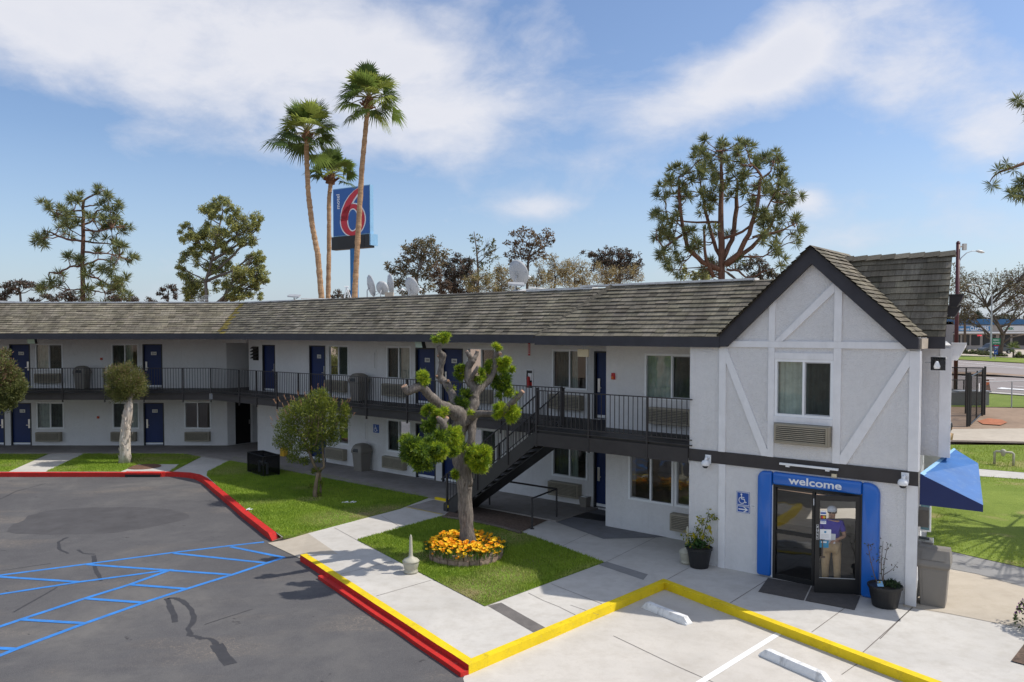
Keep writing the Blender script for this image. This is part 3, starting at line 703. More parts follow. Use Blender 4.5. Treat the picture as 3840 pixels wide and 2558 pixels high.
# grooved strip across the walk
gp_ = [G(*p) for p in S10((1625, 828), (1725, 805), (2070, 1000), (1975, 1032))]
mb = MB(); n = 16
for k in range(n):
    t0, t1 = (k + .12) / n, (k + .72) / n
    mb.face([gp_[0].lerp(gp_[1], t0) + Vector((0, 0, .005)), gp_[0].lerp(gp_[1], t1) + Vector((0, 0, .005)), gp_[3].lerp(gp_[2], t1) + Vector((0, 0, .005)), gp_[3].lerp(gp_[2], t0) + Vector((0, 0, .005))])
struct("grooved_strip", mb, M["joint"])
mb = MB(); mb.face([p + Vector((0, 0, .003)) for p in gp_]); struct("grooved_strip_base", mb, M["greyband"])
sheet("patched_strip", [G(*p) for p in q(1.6814, 1300, 1750, (1560, 610), (1640, 600), (1900, 680), (1870, 715))], 0.003, M["greyband"])
# yellow painted step edge where the path meets the walkway
mb = MB(); a, b = G(1613, 1861, 0.06), G(1712, 1880, 0.06)
fu = lambda u, d, z: B(u, WE + d, z)
u0, u1 = -18.0, -16.6
mb.box(fu, u0, u1, -0.06, 0.03, 0.0, 0.075); struct("painted_step_edge", mb, M["yellow"])
sheet("step_landing", [B(-18.0, -17.9, 0), B(-16.2, -17.9, 0), B(-16.35, -16.65, 0), B(-17.9, -16.65, 0)], 0.005, M["walk"])
# yellow hairline on that landing
mb = MB(); strip(mb, [B(-17.9, -16.62, 0), B(-16.35, -16.62, 0)], .03, 0.009); struct("landing_line", mb, M["yellow"])

# ---- right-hand side behind the office
SR = lambda *p: q(1.728, 3300, 1650, *p)
tsheet("lawn_right", SR((300, 640), (330, 690), (640, 762), (933, 826), (1500, 950), (1500, 330), (933, 257), (640, 236), (340, 240)), 0.02, M["lawnr"])
tsheet("grey_walk", SR((330, 692), (640, 764), (933, 828), (1500, 952), (1500, 1080), (933, 950), (620, 865), (430, 830)), 0.008, M["greyband"])
tsheet("side_path", SR((330, 180), (640, 188), (933, 212), (1500, 250), (1500, 325), (933, 254), (640, 234), (330, 226)), 0.02, M["conc"])
tsheet("lawn_behind_path", SR((330, 30), (933, 34), (1500, 40), (1500, 246), (933, 210), (640, 186), (330, 178)), 0.02, M["lawnr"])
tsheet("tan_pavement", SR((150, 1080), (440, 1125), (933, 1220), (1500, 1340), (1500, 1085), (933, 955), (620, 868), (430, 835), (240, 815), (130, 900)), 0.004, M["conc2"])
X4 = lambda *p: q(1.96, 3400, 900, *p)
tsheet("dirt_path", X4((280, 1390), (862, 1385), (1500, 1400), (1500, 1500), (862, 1482), (280, 1470)), 0.03, M["conc2"])
tsheet("path_edge", X4((280, 1470), (862, 1483), (1500, 1500), (1500, 1512), (862, 1495), (280, 1482)), 0.05, M["barkb"])
tsheet("bare_soil", X4((280, 1225), (862, 1235), (1500, 1240), (1500, 1400), (862, 1385), (280, 1390)), 0.03, M["dirt"])
tsheet("orange_soil", X4((520, 1330), (600, 1310), (700, 1320), (740, 1340), (690, 1360), (560, 1352)), 0.05, paint("orange_soil", (0.36, 0.12, 0.05), .9, .25, 4))
tsheet("verge_near", X4((200, 1105), (575, 1120), (862, 1140), (1500, 1180), (1500, 1240), (862, 1230), (200, 1222)), 0.04, M["lawnr"])
tsheet("street_kerb", X4((200, 1098), (575, 1110), (862, 1130), (1500, 1165), (1500, 1175), (862, 1141), (575, 1121), (200, 1106)), 0.10, M["conc"])
tsheet("street", X4((-500, 870), (380, 880), (862, 905), (1500, 930), (1500, 1165), (862, 1128), (575, 1108), (-500, 1050)), 0.06, M["road"])
tsheet("median_strip", X4((0, 966), (575, 972), (862, 992), (1500, 1025), (1500, 1034), (862, 1001), (575, 984), (0, 974)), 0.20, M["dirt"])
for k, L in enumerate((X4((380, 895), (862, 940)), X4((380, 915), (862, 945)), X4((370, 955), (575, 968)), X4((375, 998), (655, 1022)), X4((780, 1073), (862, 1080)), X4((575, 978), (862, 998)), X4((480, 905), (862, 918)))):
    mb = MB(); a, b = T(*L[0], .07), T(*L[1], .07); n = 8
    P = [T(L[0][0] + (L[1][0] - L[0][0]) * j / n, L[0][1] + (L[1][1] - L[0][1]) * j / n, .085) for j in range(n + 1)]
    for p, r in zip(P, P[1:]):
        t = (r - p).normalized(); nn = Vector((-t.y, t.x, 0)) * 0.09; mb.face([p - nn, r - nn, r + nn, p + nn])
    struct("lane_line", mb, M["whiteline"])
tsheet("lane_arrow", X4((660, 1090), (700, 1083), (760, 1090), (862, 1096), (862, 1104), (760, 1098), (700, 1097)), .085, M["whiteline"])
tsheet("verge_far", X4((0, 842), (400, 850), (862, 870), (1500, 890), (1500, 925), (862, 903), (385, 878), (0, 870)), 0.14, M["lawnr"])
tsheet("car_park", X4((0, 800), (420, 800), (862, 806), (1500, 815), (1500, 888), (862, 868), (400, 848), (0, 840)), 0.13, M["conc2"])
mb = MB()
for P in ([T(*p) for p in SR((330, 692), (640, 762), (933, 826), (1100, 860), (1100, 285), (933, 259), (640, 238), (400, 240))], [T(*p) for p in SR((330, 40), (933, 40), (1100, 44), (1100, 220), (933, 210), (640, 186), (330, 178))]):
    blades(mb, P, 330, lambda x, y: TZ(y) + .02, (0.04, 0.08), (0.24, 0.32, 0.045), (0.37, 0.45, 0.075), (0.46, 0.38, 0.18))
tag(mb.build("grass", M["blade"], recalc=False), "patchy green grass on the lawns right of the office", "grass", None, "stuff")
# ================================================================ the motel
VW, VR, VG = -20.1, -18.5, -16.94
FW, FR, FG, FL = frame_v(VW), frame_v(VR), frame_v(VG), frame_y(37.0)
bo = B(-20, -22, 0)
MOT = thing("motel_building", "two storey white stucco motel with grey shingle roof, blue doors and a half timbered gable", "building", (0, 0, 0))
def wall_with_holes(mb, f, a0, a1, z0, z1, holes, depth=0.16, m=0, back=True):
    A = sorted({a0, a1} | {h[k] for h in holes for k in (0, 1)} & set([x for h in holes for x in h[:2] if a0 < x < a1]) | {x for h in holes for x in h[:2] if a0 < x < a1})
    Z = sorted({z0, z1} | {x for h in holes for x in h[2:4] if z0 < x < z1})
    for i in range(len(A) - 1):
        for j in range(len(Z) - 1):
            ca, cz = (A[i] + A[i + 1]) / 2, (Z[j] + Z[j + 1]) / 2
            if any(h[0] < ca < h[1] and h[2] < cz < h[3] for h in holes): continue
            mb.face([f(A[i], 0, Z[j]), f(A[i + 1], 0, Z[j]), f(A[i + 1], 0, Z[j + 1]), f(A[i], 0, Z[j + 1])], m)
    for h in holes:
        p, r, s, t = h[:4]
        for (x0, y0), (x1, y1) in (((p, s), (r, s)), ((r, s), (r, t)), ((r, t), (p, t)), ((p, t), (p, s))):
            mb.face([f(x0, 0, y0), f(x1, 0, y1), f(x1, -depth, y1), f(x0, -depth, y0)], m)
def bar_frame(mb, f, a0, a1, z0, z1, w, d0, d1, m=0):
    mb.box(f, a0, a0 + w, d0, d1, z0, z1, m); mb.box(f, a1 - w, a1, d0, d1, z0, z1, m)
    mb.box(f, a0 + w, a1 - w, d0, d1, z0, z0 + w, m); mb.box(f, a0 + w, a1 - w, d0, d1, z1 - w, z1, m)
def window(f, a0, a1, z0, z1, light=0, gap=0, name="window", glass="glass", lite=True, mull=0.5):
    """sliding window; light: which half shows the pale curtain (0 left, 1 right, 2 none); gap: uncovered share"""
    mb = MB(); w = 0.055
    bar_frame(mb, f, a0, a1, z0, z1, w, -0.06, 0.022)
    mid = a0 + (a1 - a0) * mull
    mb.box(f, mid - .022, mid + .022, -0.05, 0.012, z0 + w, z1 - w)
    k = 1 if light == 0 else 0          # screened sash
    s0, s1 = (mid + .022, a1 - w) if k else (a0 + w, mid - .022)
    bar_frame(mb, f, s0, s1, z0 + w, z1 - w, .024, -0.055, -0.015, 1)
    o = mb.build(name, [M["white"], M["galv"]], MOT)
    for i, (p, r) in enumerate(((a0 + w, mid - .022), (mid + .022, a1 - w))):
        g = MB(); g.face([f(p, -0.035 - .008 * i, z0 + w), f(r, -0.035 - .008 * i, z0 + w), f(r, -0.035 - .008 * i, z1 - w), f(p, -0.035 - .008 * i, z1 - w)]); g.build("pane", M[glass], o)
        if i != light and light != 2 and lite:      # fly screen over the sliding half
            g = MB(); dd = -0.026; g.face([f(p, dd, z0 + w), f(r, dd, z0 + w), f(r, dd, z1 - w), f(p, dd, z1 - w)]); g.build("screen", M["cage"] if False else M["screen"], o)
    if light != 2:
        c = MB(); n = int((a1 - a0) / 0.025); c0, c1 = a0 + .02, a1 - .02
        if gap > 0: c1 = c1 - (c1 - c0) * gap
        if gap < 0: c0 = c0 - (c1 - c0) * gap
        P = []
        ph = random.uniform(0, 6)
        for j in range(n + 1):
            a = c0 + (c1 - c0) * j / n; P.append((a, -0.14 + .022 * math.sin(j * 1.05 + ph + 1.2 * math.sin(j * .21))))
        for (p, dp), (r, dr) in zip(P, P[1:]): c.face([f(p, dp, z0), f(r, dr, z0), f(r, dr, z1), f(p, dp, z1)])
        c.build("curtain", M["curtain"], o, smooth=True, merge=True)
    return o
m_, nt_, _, _ = newmat("fly_screen"); o_ = nt_.nodes.new("ShaderNodeOutputMaterial")
t_ = N(nt_, "ShaderNodeBsdfTransparent"); d_ = N(nt_, "ShaderNodeBsdfDiffuse"); d_.inputs[0].default_value = (0.012, 0.013, 0.014, 1)
x_ = nt_.nodes.new("ShaderNodeMixShader"); x_.inputs[0].default_value = 0.5
nt_.links.new(t_.outputs[0], x_.inputs[1]); nt_.links.new(d_.outputs[0], x_.inputs[2]); nt_.links.new(x_.outputs[0], o_.inputs[0]); M["screen"] = m_
def door(f, a0, a1, z0, z1, num=None, hinge=1, lock=True, kick=True, plate=True, label=None):
    mb = MB()
    mb.box(f, a0 + .055, a1 - .055, -0.12, -0.075, z0 + .02, z1 - .05, 0)
    mb.box(f, a0, a0 + .055, -0.13, 0.012, z0, z1, 1); mb.box(f, a1 - .055, a1, -0.13, 0.012, z0, z1, 1); mb.box(f, a0 + .055, a1 - .055, -0.13, 0.012, z1 - .05, z1, 1)
    if kick: mb.box(f, a0 + .06, a1 - .06, -0.075, -0.066, z0 + .035, z0 + .12, 2)
    o = mb.build("door", [M["door"], M["doorframe"], M["white"]], MOT)
    if label: o["label"] = label
    ax = a0 + .14 if hinge else a1 - .14
    if lock:
        h = MB(); h.box(f, ax - .045, ax + .045, -0.074, -0.045, z0 + .80, z0 + 1.22); h.build("lock_plate", M["steel"], o, bevel=.01)
        h = MB(); s = 1 if hinge else -1; h.box(f, min(ax, ax + s * .11), max(ax, ax + s * .11), -0.02, 0.0, z0 + .93, z0 + .955); h.box(f, ax - .012, ax + .012, -0.045, 0.0, z0 + .93, z0 + .955); h.build("handle", M["steel"], o)
    if num:
        h = MB(); ca = (a0 + a1) / 2 + .03; cz = z0 + 1.60
        h.box(f, ca - .125, ca + .125, -0.074, -0.066, cz - .075, cz + .075, 0)
        put_text(h, num, f, ca, -0.0645, cz, .088, 1, 0.02)
        h.build("number_plate", [M["cream2"], M["black"]], o)
    return o
M["cream2"] = paint("number_plate_cream", (0.66, 0.65, 0.6), 0.5, 0.03)
def acunit(f, a0, a1, z0, z1, d=0.2):
    mb = MB(); mb.box(f, a0, a1, 0, d, z0, z1); o = mb.build("air_conditioner", M["tan"], MOT, bevel=.012)
    g = MB(); n = 8; g.box(f, a0 + .05, a1 - .08, d, d + .002, z0 + .05, z1 - .05, 1)
    hz = (z1 - z0 - .1) / n
    for k in range(n):
        za = z0 + .05 + k * hz
        P = [f(a0 + .05, d + .003, za + hz * .35), f(a1 - .08, d + .003, za + hz * .35), f(a1 - .08, d + .03, za + hz * .12), f(a0 + .05, d + .03, za + hz * .12)]
        g.prism(P, (0, 0, hz * .42), 0)
    bar_frame(g, f, a0 + .01, a1 - .03, z0 + .015, z1 - .015, .035, d, d + .02, 0)
    g.build("grille", [M["tan"], M["slot"]], o)
    return o

# ---- walls
H = []
dW = [(-21.12, -20.1, 2.74, 4.78), (-19.78, -18.76, 2.74, 4.78), (-27.45, -26.38, 2.74, 4.79), (-30.84, -29.88, 2.74, 4.78), (-13.36, -12.35, 2.74, 4.78),
      (-21.12, -20.1, 0.05, 2.03), (-19.78, -18.76, 0.05, 2.03), (-27.45, -26.38, 0.05, 2.03), (-13.36, -12.35, 0.05, 2.03)]
wW = [(-26.18, -24.9, 3.58, 4.82, 0, 0), (-22.67, -21.35, 3.58, 4.82, 1, 0), (-18.55, -17.27, 3.58, 4.82, 0, -.33), (-14.93, -13.59, 3.58, 4.82, 1, .33),
      (-26.18, -24.9, 0.86, 2.09, 0, 0), (-22.67, -21.36, 0.85, 2.09, 1, 0), (-18.55, -17.25, 0.83, 2.09, 0, 0), (-14.93, -13.58, 0.83, 2.08, 1, .33)]
holesW = [h[:4] for h in dW] + [h[:4] for h in wW]
mb = MB(); wall_with_holes(mb, FW, -31.92, -11.9, 2.6, 5.3, [h for h in holesW if h[2] > 2.6]); wall_with_holes(mb, FW, -31.28, -11.9, -0.1, 2.6, [h for h in holesW if h[2] < 2.6])
mb.face([FW(-31.92, 0, 2.6), FW(-31.28, 0, 2.6), FW(-31.28, -7, 2.6), FW(-31.92, -7, 2.6)])
mb.face([FW(-31.92, 0, 2.6), FW(-31.92, 0, 5.3), FW(-31.92, -7, 5.3), FW(-31.92, -7, 2.6)]); mb.face([FW(-31.28, 0, -.1), FW(-31.28, 0, 2.6), FW(-31.28, -7, 2.6), FW(-31.28, -7, -.1)])
# shell at the rear keeps the rooms dark
mb.face([FW(-32, -7, -.1), FW(-5.3, -7, -.1), FW(-5.3, -7, 5.3), FW(-32, -7, 5.3)])
mb.build("wall", M["stucco"], MOT, recalc=False)
for k, h in enumerate(dW):
    num = {0: "208", 1: "206", 2: "210"}.get(k)
    door(FW, *h, num=num, hinge=0 if k in (2, 3, 7) else 1, kick=k not in (2,))
for h in wW: window(FW, h[0], h[1], h[2], h[3], h[4], h[5])
for a in (-26.2, -22.75, -18.6, -14.95):
    acunit(FW, a, a + 1.22 if a > -26 else a + 1.2, 2.97, 3.42); acunit(FW, a, a + 1.16, 0.25, 0.69)
# louvred vent and panel covers
mb = MB(); mb.box(FW, -31.55, -31.13, 0, .02, 4.08, 4.68, 1)
for k in range(4):
    z = 4.12 + k * .145; mb.prism([FW(-31.57, .02, z + .12), FW(-31.11, .02, z + .12), FW(-31.11, .16, z + .04), FW(-31.57, .16, z + .04)], (0, 0, .02), 0)
mb.build("louvre_vent", [M["band"], M["slot"]], MOT)
for a, z0, z1 in ((-23.65, 3.98, 4.56), (-24.2, 1.2, 1.82)):
    mb = MB(); bar_frame(mb, FW, a - .1, a + .42, z0 - .12, z1 + .14, .1, 0, .012); mb.box(FW, a, a + .32, 0, .035, z0, z1); mb.build("panel_cover", M["stucco"], MOT)
mb = MB(); bar_frame(mb, FW, -22.98, -22.76, .35, .62, .03, 0, .02, 0); mb.box(FW, -22.95, -22.79, 0, .004, .38, .59, 1); mb.box(FW, -22.86, -22.82, .004, .05, .42, .47, 2); mb.build("meter_niche", [M["stucco"], M["room"], M["steel"]], MOT)

# recessed office wall R
wR = [(-10.69, -9.1, 3.6, 4.80, 0, 0), (-11.17, -9.82, 0.85, 2.09, 2, 0), (-9.78, -8.9, 0.85, 2.09, 2, 0)]
mb = MB(); wall_with_holes(mb, FR, -11.9, -8.2, -0.1, 5.3, [h[:4] for h in wR])
mb.face([FR(-11.9, 0, -.1), FR(-11.9, -1.6, -.1), FR(-11.9, -1.6, 5.3), FR(-11.9, 0, 5.3)])
mb.build("wall", M["stucco"], MOT, recalc=False)
window(FR, *wR[0]); window(FR, *wR[1][:4], light=2, glass="dglass"); window(FR, *wR[2][:4], light=2, glass="dglass")
acunit(FR, -10.5, -9.25, 2.97, 3.40); acunit(FR, -9.82, -8.6, 0.25, 0.70)

# gable front G
UL, UR = -8.59, -3.715
holesG = [(-6.56, -5.34, 3.57, 4.75), (-6.57, -4.72, 0.0, 2.06)]
mb = MB(); wall_with_holes(mb, FG, UL, UR, -0.1, 5.10, holesG)
mb.face([FG(-7.70, 0, 5.10), FG(-3.86, 0, 5.10), FG(-5.78, 0, 6.9)])
mb.face([FG(UL, 0, -.1), FG(UL, -1.56, -.1), FG(UL, -1.56, 5.3), FG(UL, 0, 5.3)]); mb.face([FG(UR, 0, 2.5), FG(UR - .27, -1.35, 2.5), FG(UR - .27, -1.35, 5.3), FG(UR, 0, 5.3)])
mb.build("wall", M["stucco"], MOT, recalc=False)
# office lower right wall and jettied storey at the right
FS = lambda a, d, z: B(a + .205 * min(d, 0), -18.25 + d, z)   # the flank runs back at a slight angle
mb = MB(); mb.face([FG(UR, 0, -.1), FG(UR - 1.6, -8, -.1), FG(UR - 1.6, -8, 3), FG(UR, 0, 3)])
mb.box(FS, -4.0, -3.42, -7, 0, 2.8, 5.1); mb.build("wall", M["stucco"], MOT)
mb = MB(); mb.box(FS, -3.62, -3.405, -.1, .025, 2.79, 5.04)
for d in (-1.6, -3.4):
    mb.build("corner_board", M["trim"], MOT); mb = MB(); mb.box(FS, -3.42, -3.385, d - .1, d + .1, 2.79, 5.04)
mb.build("corner_board", M["trim"], MOT)
FK = lambda a, d, z: FG(UR + .2 * d + a, d, z)
mb = MB(); mb.box(FK, 0, .03, -.28, -.0, 2.66, 5.0); mb.build("corner_board", M["trim"], MOT); mb = MB(); mb.box(FK, 0, .03, -2.0, -1.8, 0, 2.0); mb.build("corner_board", M["trim"], MOT)
# brackets on the right flank
for d, z, m in ((-.15, 4.88, "trim"), (-2.2, 4.72, "trim"), (-.7, 5.9, "fascia"), (-2.6, 5.72, "fascia")):
    mb = MB(); a = -3.42 if m == "trim" else -3.47
    pts = [FS(a, d, z), FS(a + .15, d, z), FS(a + .24, d, z + .17), FS(a + .26, d, z + .24), FS(a, d, z + .24)]
    mb.prism(pts, B(0, -.12, 0)); mb.box(FS, a, a + .28, d - .14, d + .02, z + .242, z + .27); mb.build("bracket", M[m], MOT)
# timbers
mb = MB(); t = 0.038
def bd(u0, u1, z0, z1, tt=t): mb.box(FG, u0, u1, 0, tt, z0, z1)
for u0, u1 in ((-7.85, -7.69), (-6.71, -6.575), (-5.33, -5.18)): bd(u0, u1, 2.652, 5.032)
bd(-3.89, -3.70, 2.652, 5.0); bd(-7.84, -7.68, 0, 2.368); bd(-3.90, -3.70, 0, 2.368)
bd(-7.80, -3.75, 5.035, 5.168, t + .003)
bd(-6.572, -5.333, 4.79, 4.925); bd(-6.572, -5.333, 3.42, 3.553)
for P in ([(-7.688, 5.034), (-7.688, 4.67), (-6.84, 2.655), (-6.712, 2.655), (-6.712, 2.80)], [(-3.892, 5.034), (-3.892, 4.69), (-5.05, 2.655), (-5.178, 2.655), (-5.178, 2.83)], [(-6.573, 5.172), (-6.40, 5.172), (-5.333, 6.19), (-5.333, 6.41)],
          [(-6.71, 5.172), (-6.575, 5.172), (-6.575, 6.11), (-6.71, 5.985)], [(-5.33, 5.172), (-5.18, 5.172), (-5.18, 6.28), (-5.33, 6.42)]):
    mb.prism([FG(u, 0.0, z) for u, z in P], FG(0, t - .002, 0) - FG(0, 0, 0))
mb.build("timber_trim", M["trim"], MOT)
window(FG, -6.57, -5.335, 3.555, 4.788, 0, 0, glass="glass")
# dark room behind the slack curtain of the gable window
acunit(FG, -6.52, -5.36, 2.98, 3.41, 0.16)
mb = MB(); mb.box(FG, UL - .0, UR + .012, 0, 0.03, 2.37, 2.65); mb.build("floor_band", M["band"], MOT)
# ---- office entrance
mb = MB()
def rrect(u0, u1, z0, z1, r):          # r: radii (bl, br, tr, tl)
    P = []
    for (cx, cz, a0), rr in zip(((u0, z0, 180), (u1, z0, 270), (u1, z1, 0), (u0, z1, 90)), r):
        ox = cx + rr * (1 if cx == u0 else -1); oz = cz + rr * (1 if cz == z0 else -1)
        for k in range(7 if rr > 0 else 1):
            a = R(a0 + 90 * k / 6); P.append((ox + rr * math.cos(a), oz + rr * math.sin(a)))
    return P
def pillow(P, d, bev, name, parent, mat):
    mb = MB(); cu = sum(p[0] for p in P) / len(P); cz = sum(p[1] for p in P) / len(P)
    rows = []
    for k, (s, dd) in enumerate(((0, 0), (0, d * .55), (.25, d * .8), (.6, d * .95), (1.0, d))):
        row = []
        for u, z in P:
            du, dz = u - cu, z - cz; L = max(1e-6, math.hypot(du, dz))
            hu = max(abs(p[0] - cu) for p in P); hz_ = max(abs(p[1] - cz) for p in P)
            row.append(mb.pt(FG(cu + du * (1 - bev * s / hu), dd, cz + dz * (1 - bev * s / hz_))))
        rows.append(row)
    n = len(P)
    for a, b in zip(rows, rows[1:]):
        for j in range(n): mb.idx([a[j], a[(j + 1) % n], b[(j + 1) % n], b[j]])
    mb.idx(rows[-1]); o = mb.build(name, mat, parent, smooth=True)
    return o
sur = thing("entrance_surround", None, None); sur.parent = MOT
pillow(rrect(-6.91, -6.585, 0.03, 2.335, (.06, .06, .04, .16)), .10, .04, "pillar", sur, M["blue"])
pillow(rrect(-4.72, -4.39, 0.0, 2.33, (.06, .06, .22, .04)), .10, .04, "pillar", sur, M["blue"])
pillow(rrect(-6.575, -4.728, 2.065, 2.335, (.05, .05, .05, .05)), .095, .04, "header", sur, M["blue"])
mb = MB(); put_text(mb, "welcome", FG, -5.665, .099, 2.205, .165, 0, 0.022, w=1.10); mb.build("lettering", M["white"], sur)
mb = MB(); bar_frame(mb, FG, -6.57, -4.72, -.03, 2.06, .055, -.08, .02)
mb.box(FG, -5.735, -5.68, -.08, .02, .03, 2.0); mb.box(FG, -6.515, -5.735, -.06, .0, 1.0, 1.075); mb.box(FG, -6.515, -5.735, -.06, .0, .025, .10)
fr = mb.build("entrance_frame", M["black"], MOT)
for z0, z1 in ((.10, 1.0), (1.075, 2.005)):
    g = MB(); g.face([FG(-6.515, -.03, z0), FG(-5.735, -.03, z0), FG(-5.735, -.03, z1), FG(-6.515, -.03, z1)]); g.build("pane", M["dglass"], fr)
g = MB(); g.box(FG, -5.705, -5.69, .02, .03, 1.72, 1.86); g.build("sticker", M["white"], fr)
g = MB(); g.box(FG, -6.60, -6.572, 0, .05, .03, 2.04); g.build("white_jamb", M["white"], MOT)
# open leaf, hinged on the right, swung out about 31 degrees
hu, hv = -4.775, 0.01; an = R(31)
def FD(a, d, z): return FG(hu - a * math.cos(an) + d * math.sin(an), hv + a * math.sin(an) + d * math.cos(an), z)
mb = MB(); Lw = 0.87
mb.box(FD, 0, .08, -.02, .02, .02, 2.03); mb.box(FD, Lw - .09, Lw, -.02, .02, .02, 2.03); mb.box(FD, .08, Lw - .09, -.02, .02, 1.92, 2.03); mb.box(FD, .08, Lw - .09, -.02, .02, .02, .33)
leaf = mb.build("entrance_door", M["black"], MOT)
g = MB(); g.face([FD(.08, 0, .33), FD(Lw - .09, 0, .33), FD(Lw - .09, 0, 1.92), FD(.08, 0, 1.92)]); g.build("pane", M["doorglass"], leaf)
g = MB(); g.box(FD, .08, Lw - .09, .012, .026, .325, .338); g.build("sill_strip", M["galv"], leaf)
g = MB(); g.tube([FD(Lw - .13, .02, .78), FD(Lw - .13, .09, .80), FD(Lw - .13, .09, 1.10), FD(Lw - .13, .02, 1.12)], .013, 6); g.box(FD, Lw - .2, Lw - .1, .018, .03, .74, .78); g.build("handle", M["barkb"], leaf)
g = MB(); g.box(FD, Lw - .065, Lw - .03, .021, .024, 1.12, 1.42, 0)
bar_frame(g, FD, Lw - .068, Lw - .024, 1.115, 1.425, .004, .0215, .0255, 1)
for k, ch in enumerate("PULL"): put_text(g, ch, FD2 if False else (lambda a, d, z: FD(Lw - .046 - (a), d, z)), 0, .0262, 1.375 - k * .07, .042, 1, 0.02)
g.build("pull_plate", [M["black"], M["white"]], leaf)
# stickers and notices on the glass
FDs = lambda a, d, z: FD(Lw - .09 - a, d, z)
g = MB(); 
g.box(FDs, .01, .125, .004, .008, 1.63, 1.71, 0); g.box(FDs, .01, .125, .004, .008, 1.54, 1.62, 1); g.box(FDs, .01, .125, .004, .008, 1.44, 1.53, 0)
put_text(g, "VISA", FDs, .068, .0085, 1.485, .035, 4, .01); g.box(FDs, .012, .123, .008, .0085, 1.505, 1.528, 4); g.box(FDs, .012, .123, .008, .0085, 1.645, 1.68, 4)
for cx_, mm in ((.05, 2), (.085, 3)):
    g.face([FDs(cx_ + .028 * math.cos(t * .524), .009 + cx_ * .005, 1.58 + .028 * math.sin(t * .524)) for t in range(12)], mm)
g.box(FDs, .0, .225, .004, .008, 1.12, 1.33, 0); g.box(FDs, .09, .13, .008, .009, 1.255, 1.295, 5)
for k in range(4): g.box(FDs, .03, .19, .008, .0085, 1.16 + k * .02, 1.164 + k * .02, 6)
g.box(FDs, .0, .18, .004, .008, .95, 1.10, 5); g.box(FDs, .03, .14, .008, .009, 1.05, 1.08, 0)
g.build("notice", [M["paper"], M["black"], M["redsign"], M["yelbox"], M["bluesign"], M["cyan"], M["galv"]], leaf)
# inside of the lobby: dark floor, counter poster
mb = MB(); mb.box(FG, -8.5, -3.8, -5, -.17, -.05, 0.004); mb.build("lobby_floor", M["room"], MOT)
mb = MB(); mb.box(FG, -5.4, -4.0, -2.6, -2.52, .95, 1.75); bar_frame(mb, FG, -5.42, -3.98, .93, 1.77, .03, -2.52, -2.5, 1)
put_text(mb, "Fast", FG, -4.55, -2.51, 1.5, .12, 1, .01)
mb.build("lobby_poster", [paint("poster_teal", (0.12, 0.24, 0.28), 0.5, 0.35, 3), M["white"]], MOT)

# ---- storey slabs (balconies) and their edge bands
c12 = Vector((-12.95, 34.0, 0))
def corner(vm, yl):                     # where a line v=vm meets y=yl
    y = yl; x = (-vm - y * cT) / sT; return Vector((x, y, 0))
VB, YB = -18.08, 34.0
cb = corner(VB, YB)
sl_ = [B(-12.9, VB, 0), B(-12.9, VW, 0), B(-32.5, VW, 0), Vector((-9, 42, 0)), Vector((-13.2, 37.0, 0)), Vector((-40, 37.0, 0)), Vector((-40, YB, 0)), cb]
mb = MB(); mb.prism([Vector((p.x, p.y, 2.50)) for p in sl_], (0, 0, .225)); 
mb.prism([B(-13.1, -16.92, 2.42), B(-8.6, -16.92, 2.42), B(-8.6, VR, 2.42), B(-11.95, VR, 2.42), B(-11.95, VW, 2.42), B(-13.1, VW, 2.42)], (0, 0, .318)); mb.build("balcony_floor", M["stair"], MOT)
mb = MB()
def edge_band(P, Q, z0, z1, th):
    t = (Q - P).normalized(); nn = Vector((t.y, -t.x, 0)) * th
    mb.prism([Vector((P.x, P.y, z0)), Vector((Q.x, Q.y, z0)), Vector((Q.x, Q.y, z0)) + nn, Vector((P.x, P.y, z0)) + nn], (0, 0, z1 - z0))
edge_band(Vector((-40, YB, 0)), cb, 2.44, 2.74, .03); edge_band(cb, B(-12.95, VB, 0), 2.44, 2.74, .03)
edge_band(B(-13.13, -16.9, 0), B(-8.60, -16.9, 0), 2.31, 2.66, .03); edge_band(B(-13.12, VB, 0), B(-13.12, -16.88, 0), 2.31, 2.66, .03)
mb.build("balcony_band", M["band"], MOT)
mb = MB(); mb.prism([FW(-34.5, .0, 4.84), FW(-31.93, 0, 4.84), FW(-31.93, .12, 4.84), FW(-34.5, .12, 4.84)], (0, 0, .25)); mb.build("passage_beam", M["stucco"], MOT)
# passage between the wings
pn = Vector((sT, cT, 0)); o0 = Vector((-13.27, 37, 0))
def FP(a, d, z): return o0 + pn * a + Vector((cT, -sT, 0)) * d + Vector((0, 0, z))
mb = MB(); wall_with_holes(mb, FP, 0, 7, -0.1, 5.3, [(.42, 1.25, 0.05, 2.35)], .1); mb.build("wall", M["stucco"], MOT, recalc=False)
mb = MB(); mb.box(FP, .43, 1.24, -.09, -.05, .05, 2.34); mb.box(FP, 1.26, 1.34, 0, .02, .05, 2.38, 1); mb.box(FP, 1.15, 1.2, -.05, .02, .95, 1.15, 2); mb.build("door", [M["black"], M["trim"], M["steel"]], MOT)
mb = MB(); mb.box(FP, 7, 7.1, -1, 5, -.1, 5.3); mb.build("wall", M["stucco"], MOT)

